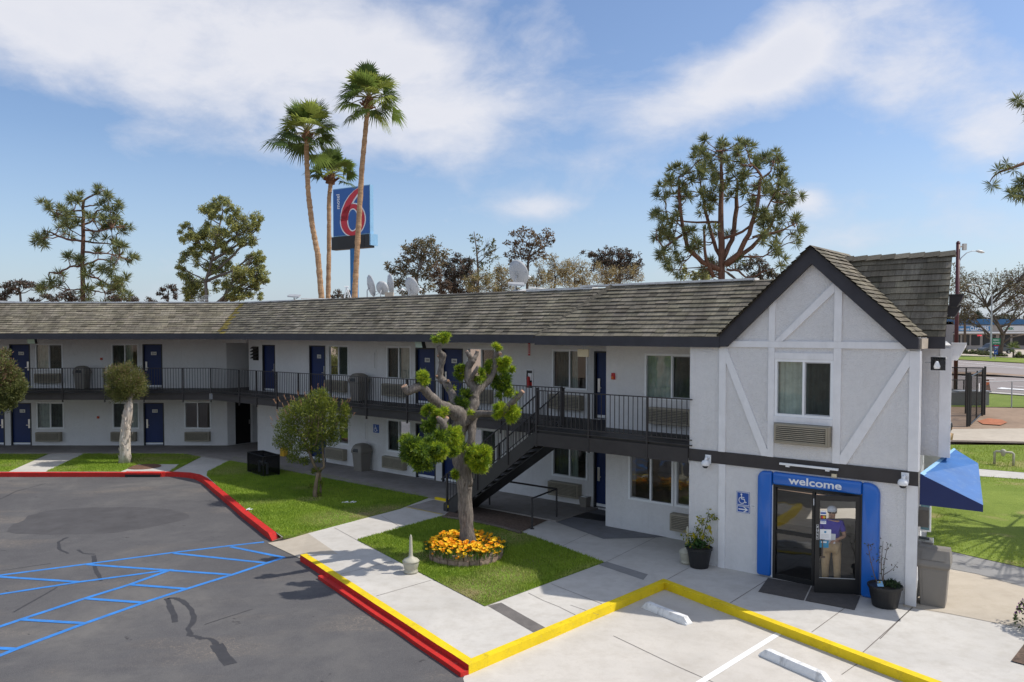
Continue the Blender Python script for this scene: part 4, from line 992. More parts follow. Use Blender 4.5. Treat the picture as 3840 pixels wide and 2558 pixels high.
# ---- left wing
dL = [(-23.36, -22.4, 2.74, 4.77), (-17.17, -16.25, 2.74, 4.77), (-24.98, -24.0, 2.74, 4.77), (-23.36, -22.4, 0.05, 2.03), (-17.17, -16.22, 0.05, 2.04), (-24.6, -23.65, 0.05, 2.03)]
wL = [(-22.15, -20.87, 3.57, 4.79, 0, 0), (-18.62, -17.35, 3.57, 4.79, 1, .25), (-22.15, -20.87, 0.83, 2.07, 0, 0), (-18.62, -17.37, 0.83, 2.07, 1, 0), (-15.27, -14.02, 0.83, 2.10, 2, 0)]
hl = [h[:4] for h in dL] + [h[:4] for h in wL]
mb = MB(); wall_with_holes(mb, FL, -45, -13.27, -0.1, 5.3, hl); mb.face([FL(-45, -7, -.1), FL(-9, -7, -.1), FL(-9, -7, 5.3), FL(-45, -7, 5.3)]); mb.build("wall", M["stucco"], MOT, recalc=False)
for k, h in enumerate(dL): door(FL, *h, num=["216", "214", None, "116", "114", None][k], hinge=1 if k in (1, 4) else 0)
for h in wL: window(FL, *h, glass="glass" if h[4] != 2 else "dglass")
for a, z in ((-22.12, 2.98), (-22.12, .25), (-18.63, 2.98), (-18.63, .26), (-15.2, .26)): acunit(FL, a, a + 1.15, z, z + .43)

# ---- railings
def railing(P, Q, zf, name="railing", posts=(), drop=.42, step=.115, ends=True):
    t = (Q - P).normalized(); L = (Q - P).length
    def f(a, d, z): return P + t * a + Vector((-t.y, t.x, 0)) * d + Vector((0, 0, z))
    mb = MB(); mb.box(f, 0, L, -.02, .02, zf + 1.045, zf + 1.07); mb.box(f, 0, L, -.012, .012, zf + .10, zf + .125); mb.box(f, 0, L, -.03, .03, zf - .02, zf + .0)
    n = int(L / step)
    for k in range(1, n): 
        a = L * k / n; mb.box(f, a - .0075, a + .0075, -.0075, .0075, zf + .125, zf + 1.045)
    o = mb.build(name, M["rail"], MOT)
    for a in posts:
        g = MB(); g.box(f, a - .022, a + .022, -.024, .024, zf - drop, zf + 1.044); g.build("post", M["rail"], o)
    return o
pR = lambda a, b: [a + (b - a) * k for k in (0,)]
Lp = Vector((-26, YB - .05, 0)); Lc = corner(VB + .05, YB - .05)
xs = [-21.0, -19.2, -17.4, -15.72, -14.05]
railing(Lp, Lc, 2.74, posts=[x + 26 for x in xs] + [(Lc - Lp).length - .02], drop=.40)
Mp = B(-12.95, VB + .05, 0); Lm = (Mp - Lc).length
ums = [-29.35, -28.1, -26.7, -25.3, -23.35, -21.4, -19.35, -17.4, -15.3, -13.0]
uc = UV(Lc)[0]
railing(Lc, Mp, 2.74, posts=[u - uc for u in ums], drop=.40)
railing(B(-13.1, -16.88, 0), B(-8.5, -16.88, 0), 2.74, posts=[.04, 1.72, 3.42], drop=.46, step=.13)

# ---- roof
SH = M["shingle"]
def clip(P, fn):
    out = []
    for k in range(len(P)):
        a, b = P[k], P[(k + 1) % len(P)]; fa, fb = fn(a), fn(b)
        if fa >= 0: out.append(a)
        if (fa >= 0) != (fb >= 0):
            t = fa / (fa - fb); out.append((a[0] + (b[0] - a[0]) * t, a[1] + (b[1] - a[1]) * t))
    return out
def shingles(name, O, a, s, poly, expo=0.14, tab=0.3, tint=None, uoff=0):
    """O origin on the eave, a along, s up the slope, poly in (a,s) metres; real overlapping courses"""
    a, s = a.normalized(), s.normalized(); nn = a.cross(s).normalized()
    if nn.z < 0: nn = -nn
    mb = MB(); mb.face([O + a * p[0] + s * p[1] - nn * .012 for p in poly], 0, (.3, .3, .3), [(p[0] + uoff, p[1]) for p in poly]); smin, smax = min(p[1] for p in poly), max(p[1] for p in poly); amin, amax = min(p[0] for p in poly), max(p[0] for p in poly)
    nc = int((smax - smin) / expo) + 1
    for k in range(nc):
        s0, s1 = smin + k * expo, smin + (k + 1) * expo
        band = clip(clip(poly, lambda p: p[1] - s0 + 1e-9), lambda p: s1 - p[1] + 1e-9)
        if len(band) < 3: continue
        x = amin - random.uniform(0, tab); wav = random.uniform(0, 6)
        while x < amax:
            w = tab * random.uniform(.7, 1.35)
            cell = clip(clip(band, lambda p: p[0] - x), lambda p: x + w - .004 - p[0])
            if len(cell) >= 3:
                j = random.uniform(-.012, .010) + .008 * math.sin(x * 1.3 + wav); lift = random.uniform(.016, .03)
                def mp(p):
                    t = (p[1] - s0) / expo
                    sj = p[1] + (j if p[1] - s0 < 1e-4 and k > 0 else 0)
                    return O + a * p[0] + s * sj + nn * (lift * (1 - t) + .002)
                g = random.uniform(.78, 1.16) if random.random() > .06 else random.uniform(.5, .72); c = (g, g * random.uniform(.98, 1.02), g * random.uniform(.94, 1.03))
                if tint:
                    tt = tint((cell[0][0] + cell[-1][0]) / 2 + 0 * x, (s0 + s1) / 2)
                    if tt: c = tuple(p_ * q_ for p_, q_ in zip(c, tt))
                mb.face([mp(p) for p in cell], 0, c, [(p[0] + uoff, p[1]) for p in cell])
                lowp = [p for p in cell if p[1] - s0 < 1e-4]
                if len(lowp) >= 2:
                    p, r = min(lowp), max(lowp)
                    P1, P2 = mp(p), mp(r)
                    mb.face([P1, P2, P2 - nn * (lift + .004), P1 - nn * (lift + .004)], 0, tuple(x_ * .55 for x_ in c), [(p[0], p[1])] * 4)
            x += w
    return mb.build(name, SH, MOT, recalc=False)
ZE = 5.27
K = 0.9; cs, sn = 1 / math.hypot(1, K), K / math.hypot(1, K)
mdir = B(1, 0, 0) - B(0, 0, 0); nin = B(0, -1, 0) - B(0, 0, 0); Zv = Vector((0, 0, 1))
def lin(z): return (z - ZE) / sn                   # slope length for a height
VE, YE = -17.85, 33.35
ce = corner(VE, YE); ueC = UV(ce)[0]
# plan direction of the valley between the wings
ztop = 6.61; run = (ztop - ZE) / K
ctop = corner(VE - run, YE + run); utC = UV(ctop)[0]
smax = lin(ztop)
moss = lambda a_, s_: (1.35, 1.2, .45) if 0.15 < a_ - (utC - ueC) * s_ / smax < .65 and random.random() < .75 else None
# middle wing
O = B(ueC, VE, ZE)
shingles("roof", O, mdir, nin * cs + Zv * sn, [(0, 0), (-13.05 - ueC, 0), (-11.5 - ueC, smax), (utC - ueC, smax)], tint=moss)
# left wing
O = Vector((ce.x, YE, ZE))
shingles("roof", O, Vector((1, 0, 0)), Vector((0, 1, 0)) * cs + Zv * sn, [(-30, 0), (0, 0), (ctop.x - ce.x, smax), (-30, smax)], uoff=50)
# office section in front (mansard, cut off at the same height) with its hip at the left
VE2 = -16.8
O = B(-13.05, VE2, ZE - .02)
shingles("roof", O, mdir, nin * cs + Zv * sn, [(0, 0), (5.25, 0), (5.25 + 1.9, smax), (1.45, smax)], expo=0.15, tab=.32, uoff=90)
O = B(-13.05, VE2, ZE - .02)
shingles("roof", O, nin, mdir * cs + Zv * sn, [(0, 0), (1.6, 0), (2.6, smax), (1.45, smax)], uoff=120)
mb = MB()
nh = 11
for k in range(nh):                                # hip caps
    t0, t1 = k / nh, (k + 1.25) / nh
    P = B(-13.05, VE2, ZE - .02).lerp(B(-11.6, VE2 - 1.45, ztop), t0); Q = B(-13.05, VE2, ZE - .02).lerp(B(-11.6, VE2 - 1.45, ztop), min(1, t1))
    up = Vector((0, 0, .05)); sd = mdir * .11 - up * .9; sd2 = nin * -.0 - mdir * .1 - up
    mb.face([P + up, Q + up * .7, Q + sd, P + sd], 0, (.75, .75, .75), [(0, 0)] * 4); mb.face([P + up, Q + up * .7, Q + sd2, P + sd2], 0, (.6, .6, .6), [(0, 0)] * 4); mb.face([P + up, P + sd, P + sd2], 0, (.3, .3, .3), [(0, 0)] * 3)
mb.build("hip_cap", SH, MOT, recalc=False)
# steeper right-hand slope beside the gable with a true ridge
zr = 7.0; VE3, VT3 = -17.55, -18.45; k3 = (zr - ZE) / (VE3 - VT3); cs3, sn3 = 1 / math.hypot(1, k3), k3 / math.hypot(1, k3); L3 = math.hypot(zr - ZE, VE3 - VT3)
O = B(-6.2, VE3, ZE)
shingles("roof", O, mdir, nin * cs3 + Zv * sn3, [(0.3, 0), (2.80, 0), (2.73, L3), (0.0, L3)], expo=.145, tab=.36, uoff=140)
O = B(-3.42, VE3 - .05, ZE); shingles("roof", O, nin - mdir * .205, mdir * -.08 + Zv, [(0.0, 0), (3.6, 0), (3.6, 1.7), (.95, 1.7)], expo=.14, uoff=170)
mb = MB()
for k in range(10):
    u = -6.3 + k * .285; g = random.uniform(.8, 1.1); z = zr + .02
    P = [B(u, VT3 + .10, z - .10), B(u + .32, VT3 + .10, z - .075), B(u + .32, VT3, z + .035), B(u, VT3, z + .01), B(u, VT3 - .12, z - .12), B(u + .32, VT3 - .12, z - .1)]
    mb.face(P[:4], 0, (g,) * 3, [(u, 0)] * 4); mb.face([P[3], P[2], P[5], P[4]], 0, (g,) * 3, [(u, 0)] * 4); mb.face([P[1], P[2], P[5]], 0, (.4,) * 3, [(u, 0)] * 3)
mb.build("ridge_cap", SH, MOT, recalc=False)
# gable roof: slopes to both sides of its ridge
zg = 7.17; ug = -5.78; kg = .92; cg, sg = 1 / math.hypot(1, kg), kg / math.hypot(1, kg); Lg = 2.05 / cg
O = B(ug, -16.72, zg)
shingles("roof", B(ug + 2.05, -16.72, zg - 2.05 * kg), nin, -mdir * cg + Zv * sg, [(0, 0), (.85, 0), (2.6, Lg), (0, Lg)], expo=.14, uoff=200)
shingles("roof", B(ug - 2.05, -16.72, zg - 2.05 * kg), nin, mdir * cg + Zv * sg, [(0, 0), (.1, 0), (2.6, Lg), (0, Lg)], expo=.14, uoff=230)
mb = MB()
for sgn in (-1, 1):                                 # rake boards
    o0_ = (ug, zg - .015); e = (ug + sgn * 2.07, zg - .015 - 2.07 * kg); low = (ug + sgn * 2.07, e[1] - .21); low2 = (ug + sgn * 1.86, e[1] - .21)
    pts = [o0_, e, low, low2, (ug, zg - .375)]
    mb.prism([FG(u, .03, z) for u, z in pts], FG(0, .11, 0) - FG(0, 0, 0))
mb.build("rake_board", M["fascia"], MOT)
mb = MB(); mb.prism([FG(ug + 2.07, .025, zg - 2.07 * kg - .22), FG(ug + 2.07, .025, zg - 2.07 * kg - .02), FG(ug + 2.07, -.5, zg - 2.07 * kg - .02), FG(ug + 2.07, -.5, zg - 2.07 * kg - .22)], mdir * .03); mb.build("rake_return", M["block"], MOT)
# fascias and soffits
mb = MB()
def fascia(P, Q, z0=5.04, z1=ZE + .01, th=.05):
    t = (Q - P).normalized(); nn = Vector((t.y, -t.x, 0)) * th
    mb.prism([Vector((P.x, P.y, z0)), Vector((Q.x, Q.y, z0)), Vector((Q.x, Q.y, z0)) + nn, Vector((P.x, P.y, z0)) + nn], (0, 0, z1 - z0))
for a in ((Vector((-45, YE + .04, 0)), corner(VE - .04, YE + .04)), (corner(VE - .04, YE + .04), B(-13.02, VE - .04, 0)), (B(-13.06, VE2 - .04, 0), B(-7.80, VE2 - .04, 0), 5.02, 5.262), (B(-13.06, VE - .3, 0), B(-13.06, VE2 - .05, 0), 5.02, 5.25), (B(-3.72, VE3 - .03, 0), B(-3.40, VE3 - .03, 0), 5.04)):
    mb = MB(); fascia(*a); mb.build("fascia", M["fascia"], MOT)
mb = MB(); zs = 5.075
sfp = [B(-3.41, VE3 - .04, zs), B(-5.4, -27.1, zs), B(-33.5, -27.1, zs), Vector((-9, 44, zs)), Vector((-45, 44, zs)), Vector((-45, YE + .05, zs)), corner(VE - .05, YE + .05) + Vector((0, 0, zs)), B(-13.04, VE - .05, zs), B(-13.04, VE2 - .05, zs), B(-8.62, VE2 - .05, zs), B(-8.62, VE3, zs)]
mb.face(sfp); mb.build("soffit", M["stucco"], MOT)
# flat roof behind the mansards, white capping
zt = ztop - .06
mb = MB(); mb.face([corner(VE - run + .05, YE + run - .05) + Vector((0, 0, zt)), B(-12.0, VE - run + .05, zt), B(-11.5, VE2 - run + .05, zt), B(-6.4, VE2 - run + .05, zt), B(-3.8, -19, zt), B(-5.5, -27, zt), B(-33.5, -27, zt), Vector((-9, 44, zt)), Vector((-45, 44, zt)), Vector((-45, YE + run - .05, zt))]); mb.build("flat_roof", M["flat"], MOT)
mb = MB()
def cap(P, Q, w=.14, h=.07, z=ztop):
    t = (Q - P).normalized(); nn = Vector((t.y, -t.x, 0))
    mb.prism([Vector((P.x, P.y, z - .01)) + nn * .04, Vector((Q.x, Q.y, z - .01)) + nn * .04, Vector((Q.x, Q.y, z - .01)) - nn * w, Vector((P.x, P.y, z - .01)) - nn * w], (0, 0, h))
cap(Vector((-45, YE + run, 0)), ctop, .2, .06); cap(ctop, B(utC + 4, VE - run, 0), .2, .05)
cap(B(-12.6, VE2 - run, 0), B(-7.6, VE2 - run, 0), .25, .05); mb.build("roof_capping", M["capw"], MOT)
mb = MB(); cap(B(utC + 4, VE - run, 0), B(-15.4, VE - run, 0), .15, .035); mb.build("roof_capping", M["block"], MOT)
mb = MB(); cap(B(-15.35, VE - run, 0), B(-12.9, VE - run, 0), .25, .07); mb.build("roof_capping", M["capw"], MOT)
# rear walls close the block
# ---- awning on the right flank
A = [B(-3.68, -16.96, 2.61), B(-2.60, -16.96, 2.15), B(-2.98, -18.75, 2.66), B(-3.55, -19.4, 2.84)]
A2 = [B(-3.68, -16.96, 2.01), B(-2.60, -16.96, 2.02)]
A2b = [B(-2.98, -18.75, 2.45), B(-3.55, -19.4, 2.3)]
mb = MB(); mb.face([A[0], A[1], A[2], A[3]], 0); mb.face([A[0], A[1], A2[1], A2[0]], 1); mb.face([A[1], A[2], A2b[0], A2[1]], 1); mb.face([A[2], A[3], A2b[1], A2b[0]], 1)
aw = mb.build("awning", [M["awn"], M["awnd"]], MOT, recalc=False)
mb = MB(); e = Vector((0, 0, .012)); mb.face([A[0] + e, A[0].lerp(A[1], .07) + e, A[3].lerp(A[2], .09) + e, A[3] + e]); mb.build("flashing", M["cab"], aw)
# ================================================================ trees and plants
def rdir():
    while True:
        v = Vector((random.uniform(-1, 1), random.uniform(-1, 1), random.uniform(-1, 1)))
        if 0.05 < v.length < 1: return v.normalized()
def pick(cols, j=.18):
    c = random.choice(cols); k = random.uniform(1 - j, 1 + j); return (c[0] * k, c[1] * k, c[2] * k)
def leaf(mb, p, d, L, w, c, fold=0.0):
    d = d.normalized(); s = d.cross(rdir())
    if s.length < 1e-3: s = d.orthogonal()
    s.normalize(); a, b = p, p + d * L
    mid = p + d * (L * .45)
    mb.face([a, mid + s * w / 2, b, mid - s * w / 2], 0, c)
def blob_leaves(mb, c, r, n, L, w, cols, dirbias=0.6, shell=0.35, up=0.0):
    """leaves through an ellipsoid clump, r may be a Vector"""
    r = Vector((r, r, r)) if not isinstance(r, Vector) else r
    for _ in range(n):
        d = rdir(); t = random.uniform(shell, 1.0) ** .6
        p = c + Vector((d.x * r.x, d.y * r.y, d.z * r.z)) * t
        q_ = (d * dirbias + rdir() * (1 - dirbias) + Vector((0, 0, up)))
        leaf(mb, p, q_, L * random.uniform(.7, 1.25), w * random.uniform(.7, 1.2), pick(cols))
def wpath(a, b, n=4, wob=.08):
    L = (b - a).length; P = [a.lerp(b, k / n) for k in range(n + 1)]
    for k in range(1, n): P[k] += rdir() * L * wob
    return P

# ---- the pollarded tree on the front lawn
TY = 19.05
YG = [(0.38, 0.46, 0.03), (0.46, 0.52, 0.035), (0.28, 0.40, 0.03), (0.19, 0.30, 0.028)]
YD = [(0.08, 0.14, 0.02), (0.12, 0.20, 0.022), (0.06, 0.11, 0.018), (0.28, 0.38, 0.03)]
base = G(1748, 2088)
POL = thing("pollarded_tree", "hard pruned grey tree with stubby limbs and yellow green tufts on the front lawn", "tree", base)
mb = MB(); mc = MB()
def limb(pts, rpx, cut=True, n=10, wob=.05):
    P = [D(x, y, TY + dy) - base for x, y, dy in pts]; R_ = [r * .8 / FPX * TY for r in rpx]
    # smooth resample
    Q, RR = [], []
    for k in range(len(P) - 1):
        p0, p1, p2, p3 = P[max(k - 1, 0)], P[k], P[k + 1], P[min(k + 2, len(P) - 1)]
        for j in range(4):
            t = j / 4; Q.append(((p1 * 2) + (p2 - p0) * t + (p0 * 2 - p1 * 5 + p2 * 4 - p3) * t * t + (-p0 + p1 * 3 - p2 * 3 + p3) * t ** 3) * .5); RR.append(R_[k] + (R_[k + 1] - R_[k]) * t)
    Q.append(P[-1]); RR.append(R_[-1])
    RR = [r * (1 + .09 * math.sin(k * 1.9) + random.uniform(-.05, .09)) for k, r in enumerate(RR)]
    mb.tube(Q, RR, n, 0, True, None, wob)
    if cut:
        t = (Q[-1] - Q[-2]).normalized(); mc.tube([Q[-1], Q[-1] + t * .012], [RR[-1] * .93, RR[-1] * .86], n)
limb([(1754, 2100, 0), (1753, 2030, 0), (1745, 1900, 0), (1738, 1780, .0), (1716, 1690, .05), (1722, 1620, .05), (1732, 1560, .1)], [50, 39, 34, 33, 36, 33, 40], False, 16)
limb([(1744, 1820, 0), (1752, 1720, -.05), (1768, 1650, -.1), (1770, 1590, 0), (1775, 1540, 0.05)], [36, 25, 17, 20, 26], False, 12)
limb([(1738, 1590, 0), (1715, 1550, -.1), (1660, 1524, -.4), (1610, 1482, -.75), (1585, 1455, -.9), (1560, 1455, -1.0), (1530, 1465, -1.05), (1515, 1448, -1.1)], [42, 36, 24, 21, 19, 19, 20, 14])
limb([(1722, 1560, .2), (1705, 1500, .4), (1675, 1440, .6), (1652, 1416, .65), (1655, 1370, .6), (1662, 1335, .55), (1650, 1320, .5), (1645, 1295, .45)], [30, 21, 19, 17, 13, 15, 11, 8], False)
limb([(1655, 1355, .6), (1650, 1340, .55), (1642, 1334, .5)], [9, 8, 7]); limb([(1650, 1422, .65), (1640, 1415, .6), (1638, 1409, .55)], [9, 7, 6]); limb([(1662, 1432, .6), (1676, 1430, .5), (1681, 1428, .45)], [9, 8, 7])
limb([(1755, 1560, .1), (1775, 1510, .2), (1778, 1455, .25), (1756, 1420, .3), (1755, 1380, .3), (1768, 1355, .3), (1770, 1340, .3)], [30, 28, 24, 21, 17, 18, 17], False)
limb([(1768, 1352, .3), (1758, 1330, .2), (1750, 1318, .2)], [13, 10, 9]); limb([(1775, 1350, .3), (1787, 1330, .4), (1790, 1316, .4)], [13, 10, 8]); limb([(1765, 1440, .3), (1772, 1410, .1), (1785, 1388, 0), (1792, 1374, 0)], [12, 10, 8, 6])
limb([(1770, 1490, .2), (1800, 1455, .3), (1838, 1420, .4), (1856, 1380, .45), (1860, 1335, .5), (1868, 1316, .5)], [27, 20, 15, 13, 13, 13])
limb([(1862, 1335, .5), (1872, 1325, .4), (1876, 1328, .3)], [11, 9, 8])
limb([(1765, 1560, 0), (1800, 1552, -.3), (1850, 1552, -.6), (1885, 1548, -.8), (1920, 1508, -.95), (1940, 1490, -1.0), (1960, 1468, -1.05)], [26, 15, 14, 14, 14, 12, 11])
limb([(1716, 1690, .05), (1690, 1655, -.8), (1665, 1620, -1.4), (1662, 1590, -1.6), (1640, 1565, -1.7)], [26, 15, 18, 16, 8])
limb([(1662, 1590, -1.6), (1672, 1572, -1.5), (1676, 1566, -1.5)], [12, 11, 10])
mb.build("trunk", M["bark"], POL, smooth=True); mc.build("cut_end", M["cut"], POL)
tf = [(1655, 1263, .45, 26, 17, 0), (1862, 1302, .45, 13, 10, 0), (1590, 1418, -.95, 22, 19, 0), (1580, 1412, -.9, 14, 12, 0), (1690, 1448, .5, 11, 9, 0), (1727, 1399, .4, 20, 24, 1), (1792, 1405, .2, 20, 24, 1), (1840, 1382, .5, 17, 26, 1), (1885, 1368, .5, 22, 22, 0), (1900, 1378, .6, 24, 30, 0), (1880, 1435, .5, 30, 28, 2), (1895, 1462, .5, 25, 22, 1),
      (1730, 1497, .1, 30, 27, 2), (1695, 1515, .3, 11, 10, 1), (1865, 1540, -.8, 26, 22, 0), (1918, 1545, -.9, 26, 25, 0), (1912, 1568, -.9, 18, 14, 0), (1608, 1540, -1.5, 18, 17, 1), (1648, 1556, -1.5, 22, 18, 0), (1612, 1600, -1.6, 24, 28, 2), (1640, 1640, -1.7, 40, 34, 2), (1690, 1625, -1.3, 30, 34, 0), (1722, 1635, -1.0, 24, 30, 0), (1715, 1668, -1.1, 26, 22, 1), (1555, 1690, -2.3, 44, 44, 2), (1610, 1690, -2.1, 44, 40, 2), (1640, 1695, -2.0, 36, 30, 0), (1580, 1730, -2.2, 36, 26, 2), (1528, 1660, -2.2, 22, 22, 1), (1700, 1690, -1.4, 20, 20, 1),
      (1798, 1705, -.3, 36, 33, 0), (1800, 1745, -.3, 34, 30, 0), (1770, 1725, -.2, 20, 34, 1), (1708, 1785, -.3, 12, 16, 1), (1935, 1485, -1, 7, 6, 0), (1762, 1541, -.3, 7, 5, 0)]
mf = MB()
for x, y, dy, rx, ry, kind in tf:
    c = D(x, y, TY + dy) - base; s = (TY + dy) / FPX; r = Vector((rx * s, rx * s * .9, ry * s)) * 1.02
    cols = (YG, YG + YD, YD)[kind]
    nn = int(30 + rx * ry * 1.25)
    sub = [(c + Vector((random.uniform(-.75, .75) * r.x, random.uniform(-.75, .75) * r.y, random.uniform(-.75, .75) * r.z)), random.uniform(.35, .6)) for _ in range(3 + int(rx * ry / 130))]
    for _ in range(int(nn * .50)):         # sprays of narrow leaves at twig ends
        p0, fr_ = random.choice(sub); d = rdir(); d.z += .1; t = random.uniform(.3, 1.05) * fr_; p = p0 + Vector((d.x * r.x, d.y * r.y, d.z * r.z)) * t
        cc = pick(cols); ax = ((p - c).normalized() * .8 + rdir() * .7).normalized()
        for _k in range(5):
            k_ = random.uniform(.8, 1.15); leaf(mf, p, ax + rdir() * .75, random.uniform(.07, .135), .016, tuple(x_ * k_ for x_ in cc))
mf.build("foliage", M["leaf"], POL, recalc=False)

# ---- stone ring and its flowers
RG = thing("planter_ring", "round brown stone block ring around the pollarded tree", "planter", base)
mb = MB(); Rr = 0.88
for row in range(2):
    n = 22
    for k in range(n):
        a0 = 2 * math.pi * (k + .5 * row) / n; a1 = a0 + 2 * math.pi / n - .018; jj = random.uniform(-.015, .015)
        P = [Vector((math.cos(a) * r, math.sin(a) * r, 0.02 + row * .125)) for a, r in ((a0, Rr + jj), (a1, Rr + jj + .01), (a1, Rr - .15), (a0, Rr - .15))]
        if row == 1 and 1.2 < a0 < 2.0: continue
        g = random.uniform(.75, 1.2); mb.prism(P, (0, 0, .118)); mb.c[-6:] = [(g, g * .98, g * .95)] * 6
m_, nt_, _, _ = newmat("ring_stone"); at_ = N(nt_, "ShaderNodeAttribute", attribute_name="tint"); v_ = coords(nt_)
M["ring"] = finish(m_, nt_, mix(nt_, 1.0, at_.outputs["Color"], ramp(nt_, noise(nt_, v_, 14, 5), [(0.3, (0.24, 0.165, 0.125)), (0.7, (0.42, 0.31, 0.245))]), 'MULTIPLY'), .9, bump(nt_, noise(nt_, v_, 40, 4), .5, .01))
mb.build("stone_blocks", M["ring"], RG)
mb = MB(); mb.lathe([(Rr - .14, 0.02), (Rr - .14, .2), (.1, .23)], 24); mb.build("soil", M["soil"], RG)
mf = MB(); ml = MB()
for k in range(1000):
    a = random.uniform(0, 6.283); rr = random.uniform(.28, .92) if random.random() < .8 else random.uniform(.7, .98)
    gap = math.cos(a - 0.6) > .5 and random.random() < .65
    if gap: continue
    x, y = math.cos(a) * rr, math.sin(a) * rr; z = .22 + random.uniform(.05, .24) - max(0, rr - .8) * .5
    if rr < .3 and random.random() < .6: continue
    dens = vnoise(x + 9, y, 2.6)
    for _ in range(6):
        leaf(ml, Vector((x, y, .2)) + rdir() * .07, Vector((random.uniform(-.5, .5), random.uniform(-.5, .5), 1)), random.uniform(.10, .2), .02, pick([(0.08, 0.15, 0.03), (0.12, 0.2, 0.04)]))
    if dens < -.2 and random.random() < .6: continue
    c = pick([(0.90, 0.46, 0.008), (0.92, 0.56, 0.012), (0.88, 0.33, 0.005), (0.94, 0.62, .02)], .08); s = random.uniform(.028, .05)
    t = Vector((random.uniform(-.4, .4), random.uniform(-.7, .2), 1)).normalized(); e1 = t.orthogonal().normalized(); e2 = t.cross(e1); P = Vector((x, y, z))
    for j in range(5):
        b0, b1 = j * 1.2566, j * 1.2566 + 1.25
        mf.face([P, P + (e1 * math.cos(b0) + e2 * math.sin(b0)) * s + t * s * .6, P + (e1 * math.cos((b0 + b1) / 2) + e2 * math.sin((b0 + b1) / 2)) * s * 1.15 + t * s * .7, P + (e1 * math.cos(b1) + e2 * math.sin(b1)) * s + t * s * .6], 0, c)
o = mf.build("flowers", M["petal"], None, recalc=False); o.location = base
tag(o, "mass of orange and yellow poppies round the foot of the pollarded tree", "flowers", None, "stuff")
o2 = ml.build("foliage", M["leaf"], o, recalc=False)

# ---- generic leafy tree: trunk, limbs to every clump, leaf clumps
def leafy(name, label, cat, foot, Y, trunk, clumps, bark, cols, lpm=260, L=.16, w=.07, group=None, twigs=True, shell=.1, loc_z=None, ntw=5, dirb=.3, nlim=7):
    """trunk: list of (px,py,rpx); clumps: (px,py,rx,ry,dy)"""
    s = Y / FPX
    t = thing(name, label, cat, foot, group)
    mb = MB(); P = [D(x, y, Y) - foot for x, y, r in trunk]; P[0] = Vector((P[0].x, P[0].y, 0)) if loc_z is None else P[0]
    mb.tube(P, [r * s for x, y, r in trunk], nlim, 0, True, None, .06)
    mf = MB()
    for x, y, rx, ry, dy in clumps:
        c = D(x, y, Y + dy) - foot; r = Vector((rx * s, (rx + ry) / 2 * s, ry * s)) * 1.22
        # limb from the nearest lower trunk point
        best = min([P[i].lerp(P[i + 1], j / 4) for i in range(len(P) - 1) for j in range(1, 5)], key=lambda q_: (q_ - c).length + abs((c.z - q_.z) - .75 * math.hypot(q_.x - c.x, q_.y - c.y)) * 1.6)
        r0 = max(.03, (c - best).length * .03)
        W = wpath(best, c, 4, .06); mb.tube(W, [r0, r0 * .85, r0 * .65, r0 * .5, r0 * .3], 5)
        if twigs:
            for _ in range(ntw):
                d = rdir(); e = c + Vector((d.x * r.x, d.y * r.y, d.z * r.z)) * .9
                mb.tube(wpath(W[random.choice((2, 3, 4))], e, 3, .07), [r0 * .4, r0 * .3, r0 * .2, r0 * .1], 4)
        n = int(lpm * 6 * max(.25, r.x * r.z))
        sub = []
        for _ in range(max(5, int(14 * min(2, r.x * r.z)))):
            d = rdir(); sub.append((c + Vector((d.x * r.x, d.y * r.y, d.z * r.z)) * random.uniform(.3, .95), random.uniform(.25, .5)))
        for _ in range(n):
            p0, f = random.choice(sub); d = rdir(); p = p0 + Vector((d.x * r.x, d.y * r.y, d.z * r.z)) * f * random.uniform(.2, 1)
            leaf(mf, p, d * dirb + rdir() * (1 - dirb) + Vector((0, 0, -.1)), L * random.uniform(.6, 1.3), w * random.uniform(.7, 1.3), pick(cols))
    mb.build("trunk", bark, t, smooth=True); mf.build("crown", M["leaf"], t, recalc=False)
    return t
# bottlebrush-like small tree on the middle lawn
OL = [(0.14, 0.18, 0.025), (0.20, 0.24, 0.035), (0.09, 0.125, 0.02), (0.26, 0.28, 0.045)]
f = G(1188, 1866); YT = f.y
SM = thing("small_tree", "slim forked young tree with olive leaves and pinkish tips on the middle lawn", "tree", f)
mb = MB(); s = YT / FPX
def br(pts, rp, n=8): mb.tube([D(x, y, YT + dy) - f for x, y, dy in pts], [r * s for r in rp], n, 0, True, None, .06)
br([(1185, 1872, 0), (1181, 1845, 0), (1188, 1800, 0), (1194, 1765, 0)], [11, 8.5, 7, 7]); br([(1201, 1866, .1), (1203, 1830, .1), (1201, 1780, .05), (1197, 1762, 0)], [5, 4, 4, 4])
br([(1192, 1772, 0), (1172, 1730, 0), (1158, 1690, 0), (1150, 1665, .1), (1130, 1640, .2), (1100, 1600, .3)], [6, 5.5, 5, 4, 3, 2]); br([(1197, 1768, 0), (1216, 1750, 0), (1212, 1715, 0), (1208, 1650, 0), (1205, 1590, 0)], [6, 5, 4.5, 3.5, 2]); br([(1155, 1685, 0), (1185, 1665, -.2), (1192, 1630, -.2), (1196, 1560, -.2)], [4, 3.5, 3, 2]); br([(1150, 1690, .1), (1125, 1688, .2), (1110, 1700, .3)], [2.5, 2, 1.5]); br([(1208, 1660, 0), (1240, 1620, .1), (1285, 1560, .2)], [3, 2.5, 1.5]); br([(1196, 1600, 0), (1180, 1540, 0), (1190, 1490, 0)], [3, 2, 1.2])
